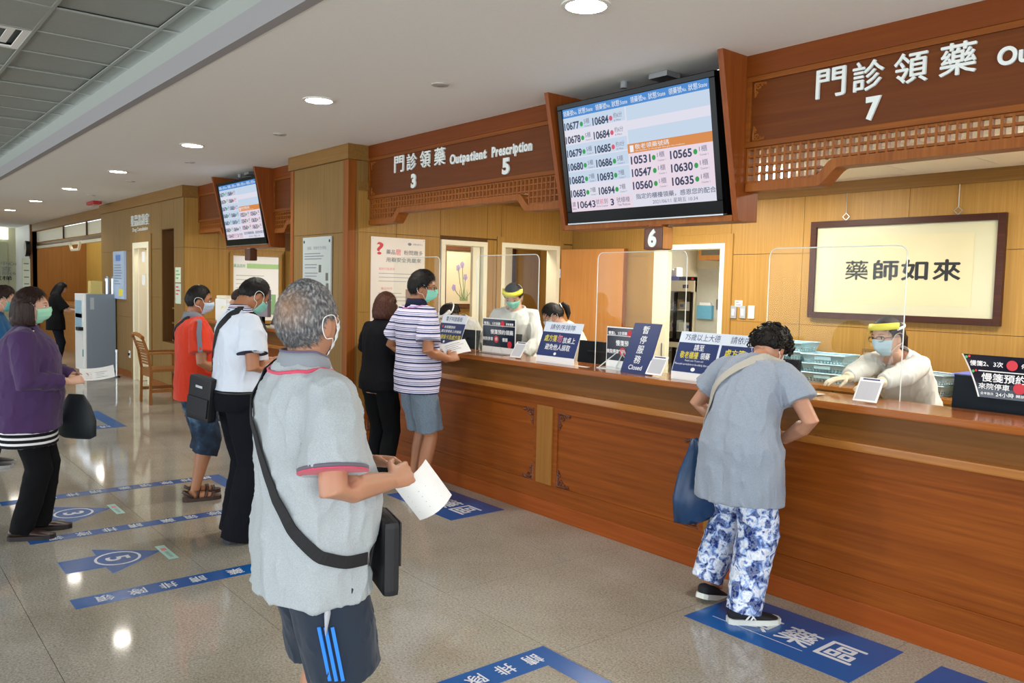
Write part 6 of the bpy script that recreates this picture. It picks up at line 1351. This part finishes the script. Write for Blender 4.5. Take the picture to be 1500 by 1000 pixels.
g = G(); M_ = Matrix.Translation(Vector((-.08, -.19, .91))) @ Matrix.Rotation(R(22), 4, 'Z') @ Matrix.Rotation(R(8), 4, 'Y'); g.box(-.10, .10, -.035, .035, -.15, .13, .02).xf(M_); g.build('pouch', M_nyl, t); g = G(); g.box(-.09, .09, -.045, -.035, -.12, .0, .01).xf(M_); g.build('front_pocket', M_nyl, t); g = G(); g.box(-.03, .03, -.040, -.036, .06, .075).xf(M_); g.build('buckle', M_steel, t)
hw = p.t.matrix_basis @ Vector((.03, .36, 1.15)); t = thing('phone', 'dark phone held by the white polo man', 'phone', hw); g = G(); g.box(-.036, .036, -.005, .005, -.07, .07, .004).xf(Matrix.Rotation(R(-50), 4, 'X')); g.build('case', M_black, t); g = G(); g.box(-.032, .032, -.0056, -.005, -.064, .064).xf(Matrix.Rotation(R(-50), 4, 'X')); g.build('screen', M_blackg, t)
# ---------------------------------------------------------------- red shirt man
p = Person('man in red polo with grey collar and denim shorts', -6.22, 2.05, (.08, 1), 1.60, lean=0, girth=1.04, belly=.03, head=(4, 14, 0), skin=SK3, voxel=.0065)
p.bare = True; p.set_leg(-1, (-.09, .03), 6).set_leg(1, (.09, -.02), -4); p.set_arm(1, (.19, .20, .95), (.5, -.8, -.6), (-.4, .9, .1), (-.8, 0, -.3), .5); p.set_arm(-1, (-.12, .33, .98), (-.6, -.7, -.6), (.5, .8, 0), (.5, 0, -.5), .5)
p.body(); T_r = fab('red_polo', 'D63E24'); p.shirt(T_r, .80, .022, .72, (.080, .090), .008, 12, 'polo_shirt', .006); p.collar(fab('collar_grey2', '7C8088'), 1.45, .078, .044)
S_, (e, w) = p.S[1], p.arm[1]; P = []; N = []
for f in np.linspace(-.25, .70, 10):
    c = S_.lerp(e, max(0, float(f))); a = Vector((-1, 0, .0)) if f < 0 else Vector((0, 0, 0)); n = Vector((.75, -.15, .66)) if f < .12 else Vector((.95, -.3, .1)); n.normalize(); P.append(c+a*(-f)*.30+n*(.088 if f > 0 else .080)*p.k); N.append(n)
band_strip(p.t, P, .032, .008, fab('grey_panel', '747A86'), 'shoulder_stripe', N)
def denim():
    m, nt, b = _new('denim'); N = nt.nodes; Lk = nt.links; tc = N.new('ShaderNodeTexCoord'); n = N.new('ShaderNodeTexNoise'); n.inputs['Scale'].default_value = 9; n.inputs['Detail'].default_value = 5; Lk.new(tc.outputs['Object'], n.inputs['Vector']); r = ramp(nt, [(.35, '121B2A'), (.55, '22364E'), (.75, '5A7A96')]); Lk.new(n.outputs[0], r.inputs[0]); Lk.new(r.outputs[0], b.inputs['Base Color']); b.inputs['Roughness'].default_value = .9; return m
M_den = denim(); p.trousers(M_den, r=(.110, .102, .100), waist=.89, amp=.007, seed=15, name='denim_shorts', half=1.28, ease=.014); p.hair(hair_geo(male_line(.66, .06, -.5, .42), const_thick(.013, .009), 31, .0025, 1600, .018, .2, .0009), HB); p.mask('BFD8EA'); p.eyes()
for q in (-1, 1): p.shoe(q, mat('brown_leather', '3E2A22', .5), None, sandal=True)
t = worn('shoulder_bag', 'thin black strap over the red polo man', 'bag strap', p); strap_on(t, p, [(1.455, -20, .014), (1.44, -60, .02), (1.38, -95, .026), (1.25, -130, .03), (1.1, -165, .034), (1.0, -190, .036)], .02, M_strap)
# ---------------------------------------------------------------- purple woman
p = Person('woman in purple cardigan and black trousers holding papers at the left', -5.88, .90, (.26, 1), 1.555, 'f', lean=2, girth=1.30, belly=.05, head=(-2, 4, 0), skin=SK2, voxel=.006, shoulder=1.12, headk=1.05)
p.set_leg(-1, (-.09, .06), 2).set_leg(1, (.09, -.02), -8); p.set_arm(1, (.14, .24, .99), (.5, -.9, -.5), (-.45, .85, .1), (-.7, 0, -.5), .5); p.set_arm(-1, (-.06, .28, 1.0), (-.6, -.7, -.6), (.5, .85, .1), (.6, 0, -.5), .5)
p.body(1.1, 1.1); T_pu = fab('purple_knit', '473058', .1); p.shirt(banded('stripe_tee', [(0, 'E4E4E6'), (.42, '17171C')], .034), .645, .012, .3, (.052, .052), .004, 41, 'striped_top', .008); p.shirt(T_pu, .755, .034, 1.86, (.092, .082), .009, 42, 'cardigan', .012); p.collar(fab('purple_dark', '2E2440'), 1.44, .080, .03, 'cardigan_neck')
T_bk2 = fab('black_slacks', '0B0B0E', .15); p.trousers(T_bk2, .045, (.110, .082, .074), .89, .004, .006, 44); p.hair(bob_geo(male_line(.72, .22, -.35, .55), const_thick(.020, .020), .150, 45, .015, 1.0, 1.28), HD); p.mask('A6E0C0'); p.eyes()
for q in (-1, 1): p.shoe(q, mat('brown_shoe', '33211C', .35), mat('brown_sole', '1C1412', .6))
hw = p.t.matrix_basis @ Vector((.02, .40, 1.03)); sheet('prescription_paper', 'white papers held by the purple cardigan woman', hw, (.2, .97, .1), (.8, -.15, -.5), .20, .14, bend=.012)
t = worn('shoulder_bag', 'dark grey shoulder bag in front of the purple cardigan woman', 'bag', p); strap_on(t, p, [(1.44, 200, .04), (1.44, 160, .05), (1.3, 140, .055), (1.05, 135, .06)], .028, M_strap)
g = G(); M_ = Matrix.Translation(Vector((-.16, .27, .72))) @ Matrix.Rotation(R(50), 4, 'Z'); rr = []
for z, a, b in ((-.14, .11, .03), (-.12, .15, .05), (-.02, .15, .055), (.08, .11, .04), (.15, .06, .02)): rr.append([Vector((math.cos(2*PI*k/20)*a, math.sin(2*PI*k/20)*b, z)) for k in range(20)])
g.loft(rr).xf(M_); g.build('pouch', mat('charcoal_nylon', '20262A', .6, bump=.2, bs=300), t, smooth=True)
# ---------------------------------------------------------------- teal person, cut by the left edge
p = Person('person in teal shirt cut off by the left edge', -8.20, .98, (.25, 1), 1.56, 'f', lean=10, girth=1.1, head=(12, 0, 0), skin=SK2, voxel=.008)
p.set_leg(-1, (-.09, 0), 0).set_leg(1, (.09, 0), 0); p.set_arm(1, (.16, .34, .95), (.5, -.8, -.6), None, (-.7, 0, -.5)); p.set_arm(-1, (-.10, .34, .95), (-.6, -.7, -.6), None, (.6, 0, -.5)); p.body(); p.shirt(fab('teal_shirt', '1F5C8C'), .80, .022, .8, (.078, .085), .006, 51); p.collar(fab('teal_collar', '1A4C78'), 1.45, .07, .035); p.trousers(fab('dark_trousers', '1A1C24'), seed=52); p.hair(hair_geo(male_line(.7, .1, -.4, .5), const_thick(.02, .016), 53, .004, 700, .03, .2, .0012), HD); p.mask('6FB8B8'); p.eyes()
for q in (-1, 1): p.shoe(q, mat('dark_shoe', '26282C', .6), mat('grey_sole', '9A9C9E', .6))
# ---------------------------------------------------------------- girl in black by the far recess
p = Person('long haired woman in black tee at the far recess counter', -16.75, 3.05, (.05, 1), 1.56, 'f', lean=4, head=(28, 10, 0), skin=SK2, voxel=.009)
p.set_leg(-1, (-.09, 0), 0).set_leg(1, (.09, 0), 0); p.set_arm(1, (.12, .36, 1.02), (.5, -.8, -.6), None, (-.5, 0, -.6)); p.set_arm(-1, (-.08, .36, 1.02), (-.6, -.7, -.6), None, (.5, 0, -.6)); p.body(); p.shirt(fab('black_tee', '0A0A0C', .15), .74, .03, .9, (.08, .095), .006, 61, 'tee', .02); p.trousers(fab('dark_jeans', '10141E'), .03, (.095, .07, .065), seed=62); p.hair(bob_geo(male_line(.75, .2, -.3, .5), const_thick(.018, .02), .24, 63, .01), HB)
for q in (-1, 1): p.shoe(q, mat('dark_shoe', '26282C', .6), mat('grey_sole', '9A9C9E', .6))
hw = p.t.matrix_basis @ Vector((.0, .47, 1.02)); sheet('prescription_paper', 'small white slip held by the long haired woman in black', hw, (0, 1, 0), (1, 0, .2), .16, .1)
# ---------------------------------------------------------------- customer bowed at the far window
p = Person('dark haired person in white bowed at the far window counter', -9.45, 3.46, (.1, 1), 1.58, lean=14, head=(26, 10, 0), skin=SK1, voxel=.008)
p.set_leg(-1, (-.09, -.03), 0).set_leg(1, (.09, -.03), 0); p.set_arm(1, (.14, .30, 1.17), (.6, -.6, -.5), None, (-.5, 0, -.6)); p.set_arm(-1, (-.12, .30, 1.17), (-.6, -.6, -.5), None, (.5, 0, -.6)); p.body(); p.shirt(fab('white_shirt_far', 'DCDCD8'), .80, .024, .9, (.08, .09), .006, 71); p.collar(fab('white_collar_far', 'E2E2DE'), 1.45, .075, .036); p.trousers(fab('grey_trousers_far', '3A3C42'), seed=72); p.hair(hair_geo(male_line(.7, .08, -.48, .45), const_thick(.014, .01), 73, .003, 800, .02, .15, .001), HD); p.mask('C4DCE8')
for q in (-1, 1): p.shoe(q, mat('dark_shoe', '26282C', .6), mat('grey_sole', '9A9C9E', .6))
# ---------------------------------------------------------------- woman in black at window three
p = Person('brown haired woman dressed in black at the counter', -5.82, 3.40, (-.25, 1), 1.575, 'f', lean=4, girth=1.02, head=(8, -14, 0), skin=SK2, voxel=.0065)
p.set_leg(-1, (-.085, .0), 4).set_leg(1, (.085, -.03), -4); p.set_arm(1, (.16, .26, .98), (.5, -.8, -.6), None, (-.6, 0, -.5)); p.set_arm(-1, (-.14, .28, 1.0), (-.6, -.7, -.6), None, (.5, 0, -.6)); p.body(); p.shirt(fab('black_blouse', '0C0D11', .12), .85, .026, .75, (.076, .084), .006, 81, 'blouse'); p.trousers(fab('black_pants', '07080B', .12), .03, (.106, .078, .062), .89, .004, .006, 82); p.hair(bob_geo(male_line(.72, .2, -.35, .5), const_thick(.020, .024), .150, 83, .012), HBR); p.mask('BFD8EA')
for q in (-1, 1): p.shoe(q, mat('black_shoe', '101114', .5), mat('black_sole', '1A1B1E', .6))
# ---------------------------------------------------------------- striped polo man
p = Person('man in striped polo and grey shorts holding a paper at the counter', -5.30, 3.42, (.05, 1), 1.745, lean=0, girth=1.03, belly=.025, head=(4, 34, 0), skin=SK3, voxel=.0055)
p.set_leg(-1, (-.10, .04), 4).set_leg(1, (.10, -.02), -14); p.set_arm(1, (.20, .15, 1.09), (.6, -.9, -.5), (-.1, .95, .2), (-.8, 0, -.4), .55); p.set_arm(-1, (-.20, .14, 1.04), (-.7, -.6, -.4), (.5, .75, -.2), (.5, 0, -.6), .5); p.body()
ST = [(0, 'C9C2DA'), (.16, '2C3560'), (.36, 'E6E2EE'), (.46, '8C90B4'), (.58, 'D2CCE0'), (.72, '3A4270'), (.80, 'DAD6E6')]
p.shirt(banded('navy_lilac_stripes', ST, .058), .80, .022, .74, (.082, .092), .006, 91, 'polo_shirt', .006); p.collar(fab('navy_collar', '20243A'), 1.45, .078, .050); p.collar_line(fab('pink_piping', 'E08AC0'), 1.45, .107, -.024, .003)
p.trousers(heather('shorts_heather', '5C6C7C', '7F8E9C', 240), r=(.100, .099, .100), waist=.89, amp=.010, seed=95, name='shorts', half=.90, ease=.016); p.hair(hair_geo(male_line(.62, .03, -.50, .40), const_thick(.026, .016), 96, .003, 2200, .024, .18, .0011), HB); p.mask('8ED8C4'); p.eyes(); p.glasses(mat('glasses_black', '141418', .3))
M_can = mat('canvas_shoe', 'B9C4C2', .8, bump=.2, bs=500)
for q in (-1, 1):
    p.shoe(q, M_can, mat('white_sole', 'D2D6CE', .5)); hp, kn, an, yw, lf = p.leg[q]; g = G(); g.tube([an+Vector((0, 0, -.03)), an.lerp(kn, .09)], [.043*p.k, .043*p.k], 16); p.solid('sock', g, fab('grey_sock', '5A626E'))
hw = p.t.matrix_basis @ Vector((.13, .27, 1.16)); sheet('prescription_paper', 'white paper held by the striped polo man', hw, (.35, .9, .25), (-.6, .2, .6), .20, .14, bend=.01)
# ---------------------------------------------------------------- floral trousers woman
p = Person('curly haired woman in grey tee and blue floral trousers leaning on the counter', -2.40, 3.47, (-.06, 1), 1.57, 'f', lean=24, girth=1.12, belly=.02, head=(48, 0, 0), skin=SK1, voxel=.0052, shoulder=1.12, hunch=18, sway=-5, headk=1.07, dec=.5)
p.set_leg(1, (.07, -.02), -40).set_leg(-1, (-.22, .10), 2, .06); p.set_arm(1, (.11, .22, .90), (1.0, -.3, -.1), (-.9, .4, .1), (0, .3, -1), .4); p.set_arm(-1, (-.18, .22, .92), (-1.0, -.3, .1), (.9, .4, .1), (0, .3, -1), .4); p.body(1.08, 1.05)
p.shirt(T_gray2, .66, .026, .58, (.078, .092), .011, 101, 'tee', .020, fz=4); c, th = p.at(1.46); g = G(); n = 30; u = Vector((0, math.sin(th), math.cos(th))); v = Vector((0, math.cos(th), -math.sin(th))); g.tube([(Vector(c)+Vector((math.cos(2*PI*k/n)*.084, 0, 0))+v*(math.sin(2*PI*k/n)*.075)-u*.012)*p.k for k in range(n+1)], .006, 6); p.solid('neckline', g, T_gray2)
p.trousers(floral(), .06, (.118, .108, .094), .88, .006, .009, 103, 'floral_trousers', 6)
curl = G(); rnd = random.Random(5); ln = male_line(.5, .0, -.45, .25)
base = hair_geo(ln, const_thick(.030, .026), 104, .01, 0); curl.add(base.v, base.f)
for k in range(420):
    az = rnd.uniform(-PI, PI); e0 = ln(az); el = rnd.uniform(e0, 1.5); d = sph(az, el); b = head_pt(d, False); nr = Vector((d[0]/.0745, d[1]/.097, d[2]/.117)).normalized(); c0 = b+nr*rnd.uniform(.022, .036); a = nr.orthogonal().normalized(); bb = nr.cross(a); r0 = rnd.uniform(.008, .015); ph = rnd.uniform(0, 6)
    curl.tube([c0+(a*math.cos(ph+q*.7)+bb*math.sin(ph+q*.7))*r0+nr*.004*q*.4 for q in range(6)], [.004, .0042, .004, .0036, .003, .001], 4)
p.hair(curl, HB); p.mask('DCE6EE')
M_sp = mat('black_knit_shoe', '17191F', .8, bump=.3, bs=500); M_ws = mat('white_sole', 'D2D6CE', .5)
for q in (-1, 1): p.shoe(q, M_sp, M_ws, emblem=M_wht)
t = worn('shoulder_bag', 'blue nylon bag with beige strap on the floral trousers woman', 'bag', p); M_be = fab('beige_webbing', 'A8A49A'); strap_on(t, p, [(1.44, 20, .02), (1.435, -25, .016), (1.42, -58, .02), (1.36, -85, .026), (1.26, -112, .032), (1.14, -140, .036), (1.02, -170, .04), (.92, -186, .05), (.84, -190, .07)], .045, M_be)
p0, n0 = surf(p, .98, 180, .05); M_ = Matrix.Translation(Vector((p0.x-.07, p0.y+.08, .60))) @ Matrix.Rotation(R(68), 4, 'Z') @ Matrix.Rotation(R(-10), 4, 'Y'); g = G(); rr = []
for z, a, b in ((-.17, .13, .05), (-.15, .18, .075), (-.02, .17, .08), (.10, .12, .06), (.20, .05, .03), (.26, .02, .012)): rr.append([Vector((math.cos(2*PI*k/24)*a, math.sin(2*PI*k/24)*b, z+.012*math.sin(k*2.2))) for k in range(24)])
g.loft(rr).xf(M_); g.build('pouch', mat('navy_nylon', '1F3C60', .38, var=.25, vs=14, bump=.5, bs=18), t, smooth=True); g = G(); g.tube([Vector((.08, -.07, -.12)), Vector((.11, -.065, -.03)), Vector((.07, -.055, .08))], .008, 6, flat=(1, .4)).xf(M_); g.build('trim', M_steel, t)
# ---------------------------------------------------------------- staff
COAT = fab('white_coat', 'D2D2CE', .03)
def coat(p, seed, amp=.008):
    p.shirt(COAT, .60, .030, 1.88, (.078, .066), amp*1.3, seed, 'white_coat', .02, 1.425); p.collar(COAT, 1.425, .092, .045, 'coat_collar')
def legs(p):
    p.set_leg(-1, (-.09, 0), 3).set_leg(1, (.09, 0), -3)
# seated pharmacist at window seven
pos = PX(1293, 515, 1, 4.78)
p = Person('pharmacist with yellow visor, glasses and blue mask at window seven', -2.27, 5.06, (-.19, -1), 1.58, 'f', lean=28, hunch=14, head=(5, 6, 4), skin=SK2, voxel=.0055, dec=.5, headk=1.06); legs(p)
Mi = (Matrix.Translation(p.t.location) @ Matrix.Rotation(p.t.rotation_euler.z, 4, 'Z')).inverted(); GL = mat('latex_glove', 'E9DCC0', .5, var=.05)
h1, h2 = Mi @ Vector((-2.27, 4.12, 1.135)), Mi @ Vector((-2.42, 4.17, 1.135)); dl = Mi.to_3x3() @ Vector((-1, -.25, 0))
d_in = Mi.to_3x3() @ Vector((-.5, -.85, -.12))
p.set_arm(-1, Mi @ Vector((-2.16, 4.27, 1.15)), (-1, -.2, -.3), d_in, (0, 0, -1), .22); p.set_arm(1, Mi @ Vector((-2.36, 4.30, 1.15)), (1, -.2, -.3), d_in, (0, 0, -1), .22); p.body()
g = G(); p.flesh = g
for q in (-1, 1): hand_geo(g, p.arm[q][1], d_in, (0, 0, -1), (-q, 0, .3), .22, p.k*.98)
for q in (-1, 1): e, w = p.arm[q]; g.tube([w.lerp(e, .28), w], [.040*p.k, .031*p.k], 14)
p.part('gloves', g, GL, .0045, 2); coat(p, 111, .007)
hg = hair_geo(male_line(.70, .12, -.45, .45), const_thick(.014, .014), 112, .002, 900, .04, .05, .0011, (0, -.7, .6)); hg.tube([(0, -.10, .02), (.01, -.135, -.01), (.02, -.14, -.08), (.025, -.12, -.15)], [.022, .028, .024, .006], 12); p.hair(hg, HD); p.mask('BDD6E4'); p.eyes(); p.glasses(mat('glasses_dark', '2A2022', .3)); p.visor('F2E63A')
sheet('prescription_paper', 'white slip under the gloved hands', (-2.40, 4.06, 1.1045), (1, 0, 0), (0, 1, 0), .16, .10, bend=.001)
# standing pharmacist
pos = PX(752, 440, 1, 4.92)
p = Person('standing pharmacist with yellow visor and green mask', -6.05, 5.03, (.6, -.8), 1.70, 'm', lean=9, head=(28, 2, 0), skin=SK2, voxel=.0065); legs(p); p.set_arm(1, (.20, .36, 1.0), (.7, -.4, -.8), None, (0, 0, -1)); p.set_arm(-1, (-.16, .38, 1.0), (-.7, -.4, -.8), None, (0, 0, -1)); p.body(); coat(p, 121); p.hair(hair_geo(male_line(.6, .03, -.5, .4), const_thick(.022, .014), 122, .003, 900, .025, .2, .0011), HB); p.mask('86D6C2'); p.eyes(); p.visor('F0E838')
b = G(); b.box(.05, .10, .0, .004, -.035, .03, .0015); q0, n0 = surf(p, 1.27, 68, .045); b = G(); b.ell(q0, (.04, .012, .025), 12, 8); o = p.solid('name_badge', b, M_wht)
# ponytail clerk
pos = PX(808, 482, 1, 4.86)
p = Person('ponytailed clerk in cream bowed behind the queue notice', -5.24, 5.12, (-.75, -1), 1.58, 'f', lean=22, hunch=12, head=(32, 0, 0), skin=SK2, voxel=.007); legs(p); p.set_arm(1, (.16, .36, .86), (.7, -.4, -.8), None, (0, 0, -1)); p.set_arm(-1, (-.12, .38, .86), (-.7, -.4, -.8), None, (0, 0, -1)); p.body(); p.shirt(fab('cream_blouse', 'DDD2BC', .04), .70, .03, 1.86, (.085, .075), .007, 131, 'blouse', .01)
hg = hair_geo(male_line(.70, .1, -.45, .45), const_thick(.016, .016), 132, .002, 900, .04, .05, .0012, (0, -.9, .5)); hg.tube([(0, -.10, .05), (.0, -.135, .048), (.0, -.152, .01), (.0, -.135, -.05), (0, -.105, -.10)], [.018, .028, .032, .026, .006], 12); p.hair(hg, HB); g = G(); g.tube([Vector((math.cos(a)*.022, -.112, .052+math.sin(a)*.022)) for a in [2*PI*k/12 for k in range(13)]], .006, 6).xf(p.MH); p.solid('hair_tie', g, M_wht); p.mask('C8DCE4'); p.eyes()
# bowed pharmacist
pos = PX(652, 455, 1, 4.62)
p = Person('pharmacist with white visor bowed low beside the striped polo man', -6.66, 5.03, (-.05, -1), 1.60, 'f', lean=28, hunch=18, head=(50, 0, 0), skin=SK2, voxel=.007); legs(p); p.set_arm(1, (.16, .50, .86), (.7, -.2, -.6), None, (0, 0, -1)); p.set_arm(-1, (-.14, .50, .86), (-.7, -.2, -.6), None, (0, 0, -1)); p.body(); coat(p, 141); hg = hair_geo(male_line(.66, .1, -.45, .42), const_thick(.016, .016), 142, .002, 800, .035, .08, .0012, (0, -.8, .5)); hg.tube([(0, -.10, .03), (.0, -.125, .0), (.0, -.10, -.07)], [.02, .026, .008], 12); p.hair(hg, HB); p.mask('BDD6E4'); p.visor('ECECEA')
